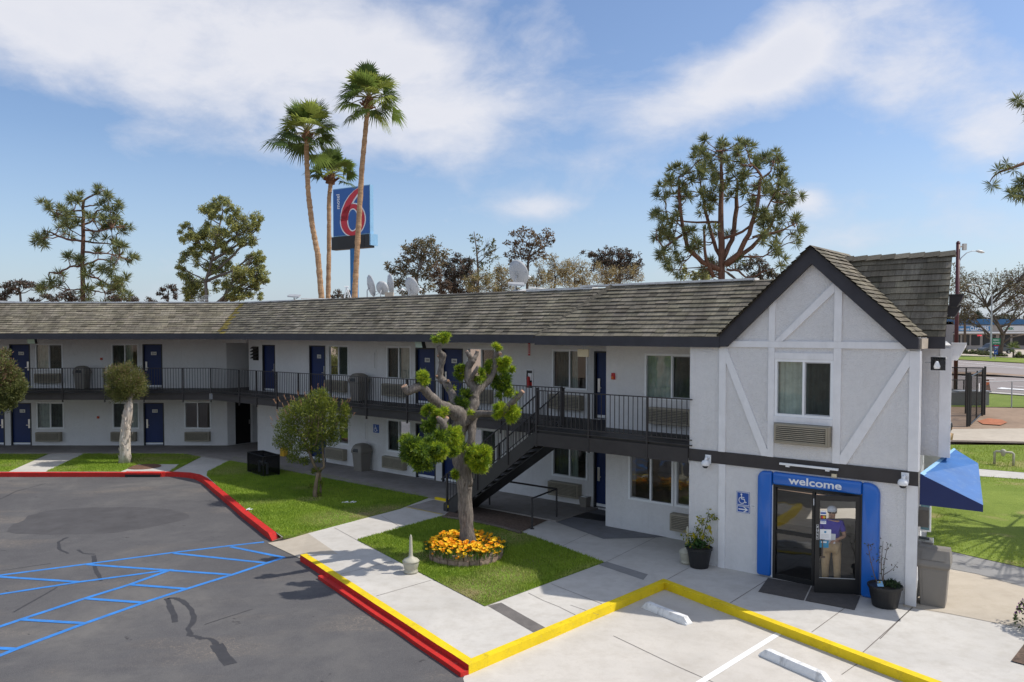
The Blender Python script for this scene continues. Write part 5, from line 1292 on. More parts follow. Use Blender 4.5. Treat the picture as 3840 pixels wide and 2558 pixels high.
for _ in range(26):
    a = random.uniform(0, 6.28); x, y = 1165 + 105 * math.cos(a) * random.uniform(.3, .95), 1590 + 75 * math.sin(a) * random.uniform(.2, .95); br([(1165 + random.uniform(-30, 40), 1640, 0), ((x + 1165) / 2, (y + 1640) / 2 - 8, random.uniform(-.3, .3)), (x, y, random.uniform(-.8, .8))], [2.2, 1.6, .9], 5)
mb.build("trunk", mk_bark("tan_bark", (0.17, 0.12, 0.08), (0.36, 0.27, 0.19)), SM, smooth=True)
mf = MB(); mt = MB()
cl = [(1190, 1500, 45, 40), (1130, 1530, 50, 40), (1085, 1560, 40, 40), (1160, 1560, 60, 45), (1230, 1560, 45, 45), (1215, 1510, 35, 30), (1075, 1610, 50, 45), (1130, 1620, 60, 45), (1200, 1620, 60, 45), (1265, 1600, 45, 40), (1290, 1560, 25, 35), (1060, 1660, 42, 30), (1110, 1680, 50, 35), (1170, 1670, 50, 35), (1240, 1650, 40, 28), (1250, 1530, 18, 35), (1290, 1530, 16, 28), (1300, 1545, 14, 24), (1190, 1765, 16, 12), (1175, 1770, 10, 12), (1100, 1720, 30, 20), (1140, 1730, 26, 18), (1195, 1855, 6, 10), (1165, 1825, 6, 10), (1205, 1815, 5, 12), (1210, 1475, 20, 20), (1195, 1720, 14, 24)]
for x, y, rx, ry in cl:
    for _ in range(int(30 + rx * ry * .42)):
        d = rdir(); t = random.uniform(.1, 1) ** .5; p = D(x + d.x * rx * t, y - d.z * ry * t, YT + d.y * min(1.2, rx * s * 1.3) * t) - f
        leaf(mf, p, Vector((p.x * .25, p.y * .25, .55)) + rdir() * .75, random.uniform(.07, .13), .024, pick(OL, .22))
for x, y in [(1035, 1505), (1050, 1498), (1072, 1490), (1095, 1492), (1120, 1475), (1145, 1480), (1170, 1458), (1192, 1450), (1215, 1448), (1250, 1495), (1260, 1500), (1300, 1500), (1308, 1500), (1322, 1555), (1310, 1535), (1022, 1570), (1025, 1595), (1045, 1545), (1065, 1520), (1085, 1515), (1110, 1510), (1130, 1510), (1160, 1500), (1180, 1505), (1275, 1535), (1045, 1565), (1090, 1540), (1150, 1490), (1230, 1520), (1200, 1490), (1075, 1545), (1105, 1495), (1280, 1510), (1240, 1530)]:
    p = D(x, y + 8, YT + random.uniform(-.5, .5)) - f; ax = Vector(((x - 1180) / 260, random.uniform(-.2, .1), 1)).normalized()
    for k in range(20): leaf(mt, p + ax * (k * .0085 - .02), ax * .9 + rdir() * .55, .05, .016, pick([(0.42, 0.22, 0.13), (0.36, 0.24, 0.10), (0.5, 0.28, 0.2)]))
mf.build("crown", M["leaf"], SM, recalc=False); mt.build("blossoms", M["leaf"], SM, recalc=False)
# white-barked round tree by the storm drain
f = G(470, 1736); YT = f.y; s = YT / FPX
WT = thing("round_topped_tree", "pale flaky trunked tree with a dense round clipped crown by the storm drain", "tree", f)
mb = MB(); mb.tube([D(x, y, YT) - f for x, y in ((470, 1740), (471, 1700), (469, 1650), (472, 1590), (480, 1545), (487, 1515), (488, 1490))], [r * s for r in (25, 19, 18, 18, 17, 12, 6)], 12, 0, True, None, .10)
for _ in range(60):
    k = random.random(); p = D(470 + random.uniform(-1, 1) + k * 12, 1735 - 200 * k, YT) - f; a = random.uniform(3.2, 6.2); rr = 18.5 * s
    q_ = p + Vector((math.cos(a) * rr, math.sin(a) * rr, 0)); leaf(mb, q_, Vector((math.cos(a) * .35, math.sin(a) * .35, random.choice((-1, 1)))), random.uniform(.12, .3), .06, None)
for dx_, dy_ in ((-40, 40), (35, 45), (-15, 60), (15, 65)): mb.tube([D(487, 1500, YT) - f, D(487 + dx_ * .5, 1490 - dy_ * .4, YT + .1) - f, D(475 + dx_, 1470 - dy_, YT + .2) - f], [6 * s, 4 * s, 2 * s], 6)
mb.build("trunk", M["barkw"], WT, smooth=True)
mf = MB(); DG = [(0.14, 0.16, 0.045), (0.19, 0.20, 0.06), (0.10, 0.12, 0.035), (0.25, 0.25, 0.085)]
c0 = D(468, 1440, YT) - f; rx, rz = 74 * s, 82 * s
for k in range(230):
    d = rdir(); d.y *= .95; p = c0 + Vector((d.x * rx * (1 + .1 * d.z), d.y * rx, d.z * rz)) * random.uniform(.45, .97)
    if d.z < -.75: p += Vector((0, 0, .2))
    sr = random.uniform(.14, .26)
    for _ in range(85):
        e = rdir(); leaf(mf, p + e * sr * random.uniform(.3, 1), d * .6 + e * .6 + Vector((0, 0, .25)), random.uniform(.06, .11), .022, pick(DG if random.random() > .10 * (1 + d.z) else [(0.28, 0.17, 0.11), (0.3, 0.21, .14)], .2))
mf.build("crown", M["leaf"], WT, recalc=False)
# tree at the left edge
f = G(-62, 1742); YT = f.y; s = YT / FPX
LT = thing("round_topped_tree", "bushy clipped tree with rust tinted leaf tips cut off by the left edge", "tree", f)
mb = MB(); mb.tube([D(x, y, YT) - f for x, y in ((-62, 1745), (-60, 1650), (-52, 1560), (-45, 1480))], [20 * s, 15 * s, 13 * s, 9 * s], 10, 0, True, None, .1); mf = MB()
for x, y, r in [(-20, 1350, 42), (25, 1375, 34), (-30, 1420, 60), (40, 1420, 42), (72, 1424, 20), (80, 1448, 26), (50, 1470, 40), (10, 1480, 50), (60, 1475, 30), (35, 1505, 32), (0, 1520, 36), (-40, 1500, 50), (-90, 1400, 60), (-110, 1460, 60), (65, 1395, 16), (88, 1460, 14), (20, 1325, 20)]:
    c = D(x, y, YT + random.uniform(-.6, .3)) - f; mb.tube(wpath(D(-50, 1540, YT) - f, c, 3, .05), [6 * s, 4 * s, 3 * s, 1.2 * s], 5)
    for _ in range(int(r * r * .75)):
        d = rdir(); leaf(mf, c + d * r * s * random.uniform(.15, 1.05), d * .5 + rdir() * .5 + Vector((0, 0, .3)), random.uniform(.08, .14), .035, pick(DG + [(0.26, 0.15, 0.1)] * (2 if y < 1440 else 0) + [(0.13, .15, .05)] * 3, .2))
mb.build("trunk", M["barkw"], LT, smooth=True); mf.build("crown", M["leaf"], LT, recalc=False)

# ---- fan palms behind the motel
M["pst"] = mk_leaf("palm_stalk", (0.22, 0.21, 0.07), .1, tint=False)
def palm(label, Y, pts, rp, head, ext, nfr, seed, droop=.5, low=-34):
    random.seed(seed); s = Y / FPX; f = D(pts[0][0], pts[0][1], Y); f.z = 0
    t = thing("fan_palm", label, "palm tree", f, "fan palms behind the roof")
    P = [D(x, y, Y) - f for x, y in pts]; P0 = P[0].copy(); P0.z = 0
    mb = MB(); path = [P0]; rad = [rp[0] * 1.25 * s]
    for k in range(len(P) - 1):
        n = 14
        for j in range(n): path.append(P[k].lerp(P[k + 1], j / n)); rad.append((rp[k] + (rp[k + 1] - rp[k]) * j / n) * s * .86 * (1 + .07 * math.sin(j * 2.3 + k) + random.uniform(-.05, .05)))
    path.append(P[-1]); rad.append(rp[-1] * s); mb.tube(path, rad, 10, 0, True, None, .05); mb.build("trunk", M["barkp"], t, smooth=False)
    hc = D(*head, Y) - f; top = P[-1]
    mb = MB(); mb.tube([top, top.lerp(hc, .35), top.lerp(hc, .7)], [rp[-1] * 1.9 * s, rp[-1] * 1.7 * s, rp[-1] * 1.0 * s], 10, 0, True, None, .15)
    for _ in range(26):
        a = random.uniform(0, 6.28); p = top.lerp(hc, random.uniform(.0, .4)); leaf(mb, p + Vector((math.cos(a), math.sin(a), 0)) * rp[-1] * 1.6 * s, Vector((math.cos(a), math.sin(a), random.uniform(.2, 1.2))), .35, .1, None)
    mb.build("boot", M["palmhead"], t)
    mf = MB(); mp_ = MB(); origin = top.lerp(hc, .55); Lx = ext * s
    for k in range(nfr):
        a = 2.39996 * k + random.uniform(-.2, .2); el = math.radians(82 - (82 - low) * ((k + .5) / nfr) + random.uniform(-9, 9))
        d = Vector((math.cos(a) * math.cos(el), math.sin(a) * math.cos(el), math.sin(el)))
        pl = Lx * random.uniform(.30, .62) * (1 - .18 * max(0, d.z)); fl = Lx * random.uniform(.38, .50)
        p1 = origin + d * pl * .5; p2 = origin + d * pl - Vector((0, 0, pl * .10 * (1 - max(0, d.z))))
        mp_.tube([origin, p1, p2], [.03, .022, .014], 4)
        side = d.cross(Vector((0, 0, 1)));
        if side.length < .1: side = Vector((1, 0, 0))
        side.normalize(); nrm = side.cross(d).normalized()
        tilt = random.uniform(-.5, .5); side = (side * math.cos(tilt) + nrm * math.sin(tilt)).normalized(); nrm = side.cross(d).normalized()
        cc = pick([(0.11, 0.165, 0.04), (0.15, 0.21, 0.045), (0.08, 0.125, 0.032), (0.30, 0.35, 0.075)] if el > -.35 or random.random() > .2 else [(0.34, 0.26, 0.11)], .15); ns = 24
        for j in range(ns):
            b = math.radians(-92 + 184 * (j + .5) / ns); ld = (d * math.cos(b) + side * math.sin(b)).normalized(); wv = (side * math.cos(b) - d * math.sin(b)).normalized()
            L1 = fl * (.62 + .38 * math.cos(b * .75)) * random.uniform(.9, 1.08); wd_ = .052 * (Y / 46)
            m1 = p2 + ld * L1 * .55 + nrm * .03 * math.sin(j * 3.1); e1 = p2 + ld * L1 * .97 + Vector((0, 0, -1)) * L1 * droop * random.uniform(.2, .75) * (1.15 - .7 * max(0, d.z))
            g = random.uniform(.8, 1.15); c_ = tuple(x_ * g for x_ in cc)
            mf.face([p2, m1 + wv * wd_, m1 - wv * wd_], 0, c_); mf.face([m1 + wv * wd_, e1, m1 - wv * wd_], 0, c_)
    mf.build("fronds", M["leaf"], t, recalc=False); mp_.build("stalks", M["pst"], t)
palm("tall fan palm on the left of the pylon sign with a gently bent trunk", 46, [(1207, 1130), (1192, 956), (1171, 847), (1156, 725), (1149, 574), (1150, 530)], [12.5, 12, 11.5, 10.5, 10, 9.5], (1150, 470), 172, 36, 11)
palm("tallest fan palm rising in front of the pylon sign", 45, [(1329, 1130), (1341, 907), (1357, 635), (1374, 453), (1380, 405)], [12.5, 11.8, 11, 10, 9.5], (1386, 338), 162, 38, 23)
palm("shortest fan palm partly hidden behind the pylon sign", 50.5, [(1230, 1130), (1234, 930), (1234, 740), (1240, 690)], [10.5, 9.5, 9, 9], (1247, 632), 126, 26, 37, low=-6)
random.seed(99)

# ---- pines: tufts of long needles at the branch ends
def tuft(mf, p, d, L, n, cols):
    for _ in range(n):
        leaf(mf, p, d * .55 + rdir() * .95, L * random.uniform(.7, 1.1), L * .085, pick(cols, .2))
PN = [(0.16, 0.19, 0.075), (0.21, 0.23, 0.09), (0.27, 0.27, 0.10), (0.11, 0.14, 0.06)]
def pine(label, foot, Y, trunk, limbs, tufts, L, n, cols=PN, mat="barkr", group="pines"):
    s = Y / FPX; t = thing("pine_tree", label, "pine tree", foot, group); mb = MB(); mf = MB(); joints = []
    for pts, rr in [trunk] + limbs:
        P = [D(x, y, Y + dy) - foot for x, y, dy in pts]
        if pts is trunk[0]: P[0].z = 0
        Q = []; RQ = []
        for k in range(len(P) - 1):
            for j in range(3): Q.append(P[k].lerp(P[k + 1], j / 3) + (rdir() * .05 if j else Vector())); RQ.append((rr[k] + (rr[k + 1] - rr[k]) * j / 3) * s)
        Q.append(P[-1]); RQ.append(rr[-1] * s); mb.tube(Q, RQ, 7, 0, True, None, .06)
        joints += Q[len(Q) // 3:]
    for x, y, dy, rp in tufts:
        p = D(x, y, Y + dy) - foot; b = min(joints, key=lambda q_: (q_ - p).length + max(0, q_.z - p.z) * .6)
        W = wpath(b, p, 4, .05); W[1].z -= (p - b).length * .05; mb.tube(W, [.05, .04, .034, .03, .02], 4)
        nt_ = max(2, int(rp / 9))
        for k in range(nt_):
            e = p + Vector((random.uniform(-1, 1), random.uniform(-1, 1), random.uniform(-.8, 1))) * rp * s * .75; mb.tube([W[3], W[4].lerp(e, .5), e], [.022, .018, .014], 3)
            tuft(mf, e, (e - W[2]).normalized() + Vector((0, 0, .3)), L, n, cols)
    mb.build("trunk", M[mat], t, smooth=True); mf.build("crown", M["needle"], t, recalc=False); return t
# big pine: positions in the 2.34x view from (2250,480)
P2 = lambda x, y: (2250 + x / 2.34, 480 + y / 2.34)
tk = lambda *p: [(*P2(a, b), d) for a, b, d in p]
limbsB = [(tk((1085, 1290, 0), (1065, 1000, 0), (1060, 700, 0), (1065, 400, .3), (1070, 200, .3)), [15, 12, 10, 7, 3]), (tk((1060, 1250, 0), (900, 1180, -.5), (770, 1060, -.8), (725, 860, -1), (695, 600, -1), (690, 430, -1)), [11, 9, 8, 7, 6, 3]), (tk((1070, 1180, .2), (1000, 1000, .5), (920, 720, .8), (880, 480, .8)), [8, 7, 6, 3]), (tk((1080, 1150, 0), (1160, 980, .6), (1200, 700, 1), (1205, 450, 1)), [10, 9, 8, 4]),
          (tk((1100, 1200, -.3), (1220, 1100, -.8), (1310, 930, -1.2), (1380, 680, -1.5), (1415, 420, -1.5), (1340, 330, -1.5)), [11, 10, 9, 7, 5, 3]), (tk((1120, 1200, .5), (1330, 1050, 1.2), (1500, 860, 1.6), (1560, 650, 1.6)), [9, 8, 6, 3]), (tk((1000, 1310, -.2), (930, 1150, -.6), (910, 870, -.6)), [7, 6, 4]), (tk((1080, 970, 0), (1250, 910, -.8), (1420, 780, -1.2), (1540, 560, -1.2)), [6, 5, 4, 2]), (tk((1060, 830, 0), (850, 830, .8), (600, 800, 1.2)), [5, 4, 2]), (tk((720, 940, -1), (560, 1050, -1.2), (500, 980, -1.2)), [5, 4, 2]), (tk((1410, 450, -1.5), (1500, 380, -1.5), (1530, 290, -1.5)), [5, 3, 2]), (tk((1340, 960, -1.2), (1600, 900, -1), (1700, 850, -1)), [5, 4, 2]), (tk((1200, 1130, 0), (1430, 1130, .4), (1540, 1060, .4)), [4, 3, 2]), (tk((1110, 1240, -.4), (1220, 1255, -.8), (1280, 1310, -.9)), [5, 4, 3])]
tB = [(940, 130), (870, 180), (1110, 130), (1250, 120), (1270, 150), (930, 200), (1020, 190), (1060, 150), (1150, 200), (1200, 220), (1250, 240), (830, 290), (900, 270), (990, 290), (1100, 290), (1160, 290), (1210, 330), (1290, 330), (760, 360), (830, 370), (900, 360), (980, 370), (1040, 380), (1130, 390), (1240, 400), (1290, 420), (670, 390), (780, 430), (860, 440), (950, 450), (1050, 460), (1150, 440), (1090, 530), (1060, 520), (1120, 590), (1360, 290), (1350, 340), (1460, 260), (1540, 280), (1560, 260), (1500, 300), (1400, 330), (1590, 380), (1610, 420), (1640, 480), (1550, 470), (1480, 460), (1420, 480), (1400, 540), (1480, 540), (1560, 540), (1660, 560), (1690, 600), (1680, 660), (1620, 640), (1520, 610), (1440, 600), (570, 460), (620, 510), (560, 520), (560, 600), (620, 600), (730, 500), (740, 560), (700, 640), (760, 640), (950, 560), (940, 640), (1000, 640), (870, 600), (490, 720), (480, 780), (560, 800), (620, 790), (680, 830), (700, 720), (920, 730), (970, 740), (1300, 600), (1330, 640), (1490, 720), (1510, 790), (1460, 760), (1360, 780), (1420, 830), (1700, 820), (1740, 840), (1650, 820), (1730, 900), (1690, 920), (490, 880), (510, 960), (560, 900), (600, 960), (650, 900), (640, 1000), (740, 920), (790, 900), (1480, 940), (1540, 930), (1450, 900), (1400, 960), (1700, 1000), (1500, 1060), (1580, 1090), (1530, 1040), (560, 1060), (620, 1060), (500, 1130), (560, 1160), (640, 1170), (700, 1200), (620, 1250), (680, 1260), (820, 1000), (860, 1060), (800, 1080), (880, 1280), (940, 1250), (1000, 1170), (1190, 1180), (1160, 1220), (1010, 930), (980, 880), (1230, 510), (1270, 560), (1140, 910), (1620, 1190), (1630, 730)]
f = D(2718, 1060, 58); f.z = 0
pine("large spreading pine with many upright stems behind the office roof", f, 58, limbsB[0], limbsB[1:], [(*P2(a + random.uniform(-8, 8), b), random.uniform(-2.4, 2.4), random.uniform(20, 30)) for a, b in tB], .66, 56)
P3 = lambda x, y: (x / 2.14, 650 + y / 2.14)
tk3 = lambda *p: [(*P3(a, b), d) for a, b, d in p]
tL = [(840, 140), (860, 180), (830, 220), (810, 260), (560, 210), (600, 230), (640, 210), (370, 270), (400, 290), (450, 320), (500, 300), (520, 340), (550, 330), (470, 350), (930, 250), (890, 290), (900, 320), (720, 350), (800, 340), (830, 380), (790, 400), (860, 390), (930, 370), (940, 430), (900, 440), (1000, 440), (1010, 420), (490, 420), (540, 440), (530, 480), (570, 430), (620, 420), (320, 490), (300, 540), (350, 550), (370, 520), (740, 500), (880, 520), (930, 590), (960, 580), (980, 620), (540, 660), (650, 680), (620, 670), (640, 720), (790, 640), (960, 680), (1000, 680), (1050, 710), (900, 750), (920, 780), (880, 800), (720, 790), (740, 820), (810, 800), (890, 860), (900, 900), (820, 900), (960, 870), (1000, 860), (980, 920), (900, 930), (360, 900), (390, 880), (460, 890), (340, 910), (480, 800), (720, 920), (760, 980), (690, 1000), (1000, 1000), (840, 1020), (790, 200)]
limbsL = [(tk3((655, 1040, 0), (660, 700, 0), (665, 400, 0), (672, 215, 0)), [9.5, 8, 6.5, 5]), (tk3((675, 215, 0), (740, 180, .2), (800, 160, .3), (835, 140, .3)), [4, 3, 2.5, 1.5]), (tk3((665, 270, 0), (750, 260, .5), (800, 230, .6)), [3, 2.5, 1.5]), (tk3((660, 300, 0), (540, 310, .6), (400, 290, .9)), [3.5, 3, 1.5]), (tk3((660, 355, 0), (580, 350, -.5), (480, 330, -.8)), [3, 2.5, 1.5]), (tk3((665, 415, 0), (740, 380, .4), (780, 300, .5), (870, 280, .5)), [4, 3.5, 3, 1.5]), (tk3((665, 455, 0), (800, 465, -.8), (940, 430, -1.2)), [4, 3, 1.5]), (tk3((655, 545, 0), (540, 530, .5), (440, 490, .7), (350, 455, .8)), [4.5, 4, 3.5, 2]), (tk3((665, 545, 0), (800, 560, .8), (940, 570, 1.2)), [4, 3, 1.5]), (tk3((665, 630, 0), (800, 640, -.8), (960, 660, -1.2)), [4, 3, 1.5]), (tk3((660, 740, 0), (560, 750, -.5), (480, 800, -.8), (395, 795, -.9)), [4, 3.5, 3, 2]), (tk3((665, 745, 0), (730, 720, .5), (790, 690, .9), (900, 700, 1.2)), [4.5, 4, 3, 1.5]), (tk3((665, 810, 0), (780, 840, .6), (880, 900, 1), (960, 930, 1.2)), [4, 3.5, 2.5, 1.5]), (tk3((655, 930, 0), (560, 935, .2)), [3, 2]), (tk3((660, 925, 0), (760, 945, .5), (840, 955, .7)), [4, 3, 1.5])]
f = D(306, 1138, 60); f.z = 0
pine("lone straight pine with sparse side branches left of the round leafy tree", f, 60, limbsL[0], limbsL[1:], [(*P3(a + random.uniform(-8, 8), b), random.uniform(-1.6, 1.6), random.uniform(17, 26)) for a, b in tL], .66, 52)
# pine reaching in from the right edge (trunk outside the picture)
f = Vector((17.2, 21.5, 0)); Yp = 19.0
tR = [(3826, 390, 0, 26), (3800, 640, 0, 6), (3772, 620, 0, 10), (3745, 635, 0, 8), (3718, 688, 0, 12), (3822, 690, .2, 26), (3830, 730, .3, 22), (3805, 735, 0, 22), (3850, 660, .2, 30), (3870, 420, .3, 30), (3900, 520, .5, 40)]
def offpx(v): 
    return None
t = thing("pine_tree", "pine reaching into the picture from the right edge", "pine tree", f, "pines"); mb = MB(); mf = MB()
mb.tube([Vector((0, 0, 0)), Vector((.1, 0, 5)), Vector((0, -.1, 10)), Vector((-.1, 0, 14))], [.28, .24, .18, .1], 9, 0, True, None, .05)
jb = [D(3860, 605, Yp) - f, D(3880, 420, Yp) - f]
mb.tube([Vector((0, 0, 8.2)), (Vector((0, 0, 8.6)) + jb[0]) * .5, jb[0], D(3800, 628, Yp) - f, D(3748, 645, Yp) - f, D(3735, 655, Yp) - f, D(3720, 668, Yp) - f, D(3712, 683, Yp) - f], [.12, .08, .05, .035, .025, .015, .012, .01], 6)
mb.tube([Vector((0, 0, 10.4)), jb[1], D(3830, 395, Yp) - f], [.1, .05, .02], 6)
for x, y, dy, rp in tR:
    for k in range(max(1, int(rp / 7))):
        e = D(x + random.uniform(-1, 1) * rp * .7, y + random.uniform(-1, 1) * rp * .7, Yp + dy + random.uniform(-.1, .1)) - f; tuft(mf, e, Vector((random.uniform(-.4, 0), 0, -.55 if y > 380 and rp > 8 else .6)), .26, 46, PN)
for k in range(70):                                  # rest of the crown, outside the frame; it throws the shade on the pavement
    a = random.uniform(0, 6.28); h = random.uniform(5, 13.5); rr = random.uniform(.8, 3.0) * (1 - (h - 5) / 14)
    if math.cos(a) < -.35: rr *= .5
    e = Vector((math.cos(a) * rr, math.sin(a) * rr, h)); mb.tube([Vector((0, 0, h - .5)), e], [.05, .02], 4); tuft(mf, e, e.normalized(), .4, 50, PN)
for k in range(46):
    e = Vector((random.uniform(-3.0, -.4), random.uniform(-4.4, 0.6), random.uniform(3.9, 5.6))); mb.tube([Vector((0, 0, 4.6)), e * .5 + Vector((0, 0, 2.4)), e], [.05, .03, .012], 4); tuft(mf, e, e.normalized() - Vector((0, 0, .3)), .34, 30, PN)
mb.build("trunk", M["barkr"], t, smooth=True); mf.build("crown", M["needle"], t, recalc=False)

# ---- leafy trees beyond the roof
EU = [(0.25, 0.28, 0.11), (0.31, 0.33, 0.13), (0.18, 0.21, 0.085), (0.48, 0.46, 0.12), (0.38, 0.37, 0.12)]
Q3 = P3
def cl3(*p): return [(*Q3(a, b), r / 2.14, (r2) / 2.14, d) for a, b, r, r2, d in p]
f = D(790, 1138, 62); f.z = 0
leafy("eucalyptus_tree", "full leafy eucalyptus with pale stems between the lone pine and the palms", "tree", f, 62, [(*P3(1695, 1040), 8), (*P3(1650, 870), 6), (*P3(1700, 700), 5), (*P3(1740, 520), 4), (*P3(1790, 300), 2.5)],
      cl3((1800, 220, 60, 60, 0), (1740, 260, 70, 60, .5), (1840, 260, 40, 50, -.5), (1660, 330, 80, 70, .8), (1720, 340, 60, 60, 0), (1890, 360, 70, 80, -.8), (1950, 420, 80, 90, .5), (2040, 380, 60, 80, 0), (2060, 450, 45, 60, .6), (1490, 420, 50, 40, 0), (1480, 500, 60, 50, .5), (1540, 510, 70, 60, -.6), (1620, 480, 70, 70, 0), (1700, 450, 80, 70, .9), (1780, 500, 90, 70, -.9), (1920, 530, 90, 60, 0), (2040, 540, 50, 50, 0), (1560, 600, 60, 50, .8), (1660, 600, 80, 60, 0), (1850, 610, 80, 60, .5), (1500, 680, 60, 50, 0), (1580, 700, 60, 60, -.5), (1450, 760, 50, 50, .4), (1700, 740, 80, 60, 0), (1800, 740, 80, 70, .8), (2060, 660, 60, 50, 0), (2000, 680, 60, 50, .5), (2080, 730, 60, 60, 0), (1950, 780, 80, 70, -.6), (2060, 820, 80, 80, 0), (2100, 880, 50, 60, .5), (1980, 880, 80, 70, 0), (1480, 850, 70, 60, 0), (1560, 880, 80, 80, .6), (1480, 960, 60, 60, 0), (1600, 960, 80, 70, .8), (1880, 900, 80, 70, 0), (1780, 880, 70, 70, .5), (1900, 980, 90, 60, 0), (2050, 960, 70, 50, .4), (1520, 1010, 60, 40, 0)), M["bark"], EU, 330, .16, .07, "trees beyond the roof")
RB = [(0.25, 0.19, 0.11), (0.20, 0.175, 0.10), (0.31, 0.23, 0.125), (0.16, 0.15, 0.09)]
DK = [(0.085, 0.078, 0.055), (0.12, 0.095, 0.075), (0.065, 0.07, 0.05), (0.17, 0.115, 0.088)]
TN = [(0.38, 0.29, 0.15), (0.30, 0.24, 0.12), (0.44, 0.35, 0.15), (0.24, 0.20, 0.10)]
P5 = lambda x, y: (1250 + x / 2.047, 800 + y / 2.047)
def cl5(*p): return [(*P5(a, b), r / 2.047, r2 / 2.047, d) for a, b, r, r2, d in p]
bgl = []
def bgt(label, Y, trunk, cls, cols, mat="barkb", lpm=60, L=.26, w=.11, name="leafy_tree", **k):
    f = D(*P5(*trunk[0][:2]), Y); f.z = 0
    return leafy(name, label, "tree", f, Y, [(*P5(a, b), r) for a, b, r in trunk], cl5(*cls), M[mat], cols, lpm, L, w, "trees beyond the roof", **k)
bgt("airy grey brown tree above the cluster of roof dishes", 70, [(640, 630, 6), (640, 480, 5), (690, 330, 3.5), (720, 250, 2)], [(720, 210, 70, 35, 0), (650, 230, 60, 40, .6), (560, 260, 60, 50, 0), (780, 260, 60, 50, -.6), (820, 300, 50, 60, 0), (620, 300, 80, 60, .5), (720, 310, 90, 60, 0), (540, 330, 50, 50, 0), (660, 390, 90, 60, .7), (780, 380, 70, 60, 0), (450, 400, 60, 40, 0), (520, 430, 70, 50, .5), (600, 470, 70, 60, 0), (720, 470, 70, 60, 0), (500, 510, 60, 50, 0), (560, 570, 60, 50, 0), (700, 570, 70, 50, 0), (440, 460, 40, 30, 0)], RB + [(0.12, .12, .06)], "bark", 62)
bgt("dark dense eucalyptus between the airy trees", 80, [(950, 620, 7), (930, 480, 6), (930, 400, 4)], [(930, 350, 80, 30, 0), (1010, 370, 70, 35, .5), (870, 370, 50, 40, 0), (1050, 400, 40, 40, 0), (880, 430, 60, 60, .5), (960, 470, 50, 90, -.5), (1020, 450, 70, 60, 0), (1060, 510, 60, 70, .5), (900, 530, 60, 70, 0), (960, 570, 70, 50, 0), (1040, 580, 70, 40, 0), (880, 590, 60, 40, .5)], DK, lpm=95)
bgt("low rust brown tree in front of the dark eucalyptus", 66, [(830, 625, 5), (825, 560, 4), (820, 500, 3)], [(800, 470, 50, 50, 0), (850, 520, 50, 40, 0), (800, 550, 40, 50, 0), (870, 570, 50, 40, 0), (840, 600, 60, 30, 0), (780, 430, 40, 40, 0)], [(0.13, 0.09, 0.065), (0.17, 0.12, 0.08)], lpm=60)
bgt("thin twiggy tree with sparse green leaves", 68, [(1120, 600, 5), (1110, 420, 4), (1100, 280, 2.5), (1080, 140, 1.2)], [(1075, 190, 22, 40, 0), (1120, 200, 28, 45, .3), (1100, 290, 36, 40, 0), (1200, 230, 40, 50, 0), (1170, 300, 40, 50, .4), (1240, 280, 36, 50, 0), (1210, 350, 50, 40, 0), (1130, 370, 40, 40, 0), (1150, 430, 50, 40, 0)], [(0.12, 0.13, 0.05), (0.16, 0.16, 0.06)], lpm=22, ntw=12)
bgt("open crowned tree with rusty leaves behind the single roof dish", 72, [(1480, 600, 6), (1490, 450, 5), (1500, 330, 4), (1530, 250, 2)], [(1400, 160, 60, 35, 0), (1470, 150, 60, 40, .5), (1560, 160, 60, 35, 0), (1630, 180, 50, 45, 0), (1660, 220, 40, 40, .5), (1380, 220, 60, 45, 0), (1480, 230, 70, 50, 0), (1580, 240, 70, 50, -.5), (1600, 310, 50, 50, 0), (1360, 330, 50, 35, 0), (1420, 320, 60, 50, 0), (1520, 340, 70, 50, .5), (1380, 390, 50, 40, 0), (1460, 420, 60, 40, 0)], [(0.17, 0.10, 0.05), (0.13, 0.10, 0.05), (0.20, 0.13, 0.06)], lpm=48)
for k, (lab, tr, cls, cols) in enumerate([("yellowish bush mass left of the single roof dish", (1100, 600), [(1080, 520, 60, 40, 0), (1150, 480, 70, 50, .5), (1100, 570, 80, 40, 0), (1200, 520, 70, 60, 0), (1240, 580, 80, 40, .5)], TN + [(0.2, 0.19, 0.06)] * 2), ("russet shrub directly left of the single roof dish", (1290, 600), [(1280, 420, 40, 50, 0), (1310, 470, 60, 50, 0), (1260, 500, 60, 50, .4), (1340, 540, 60, 50, 0), (1380, 480, 50, 50, .5), (1320, 590, 90, 30, 0)], TN), ("low yellowish bush to the right of the single roof dish", (1560, 580), [(1530, 520, 70, 50, 0), (1600, 480, 60, 50, .5), (1640, 540, 70, 40, 0), (1580, 420, 40, 30, 0)], TN + [(0.22, 0.2, 0.06)]),
                           ("bare brown shrub in the middle of the far hedge", (1700, 580), [(1680, 400, 60, 50, 0), (1740, 430, 70, 50, .4), (1700, 490, 90, 50, 0), (1780, 520, 80, 50, 0), (1690, 360, 30, 30, 0)], TN), ("bare twiggy shrub left of the dark round tree", (1850, 570), [(1830, 390, 70, 50, 0), (1900, 420, 60, 50, .5), (1850, 480, 90, 50, 0), (1930, 480, 70, 50, 0), (1880, 540, 90, 30, 0)], TN), ("bare brown shrub at the foot of the dark round tree", (2100, 560), [(2040, 450, 60, 50, 0), (2100, 480, 80, 50, 0), (2200, 470, 70, 50, .4), (2290, 460, 60, 50, 0), (2340, 470, 50, 40, 0), (2160, 520, 100, 30, 0)], TN)]):
    bgt(lab, 60 + k, [(tr[0], tr[1] + 20, 4), (tr[0], tr[1] - 30, 3), (tr[0] + 5, tr[1] - 90, 2)], [(a_, b_, w_ * 1.25, h_ * 1.3, d_) for a_, b_, w_, h_, d_ in cls], cols, lpm=90, L=.19, w=.055, ntw=18, name="bare_shrub")
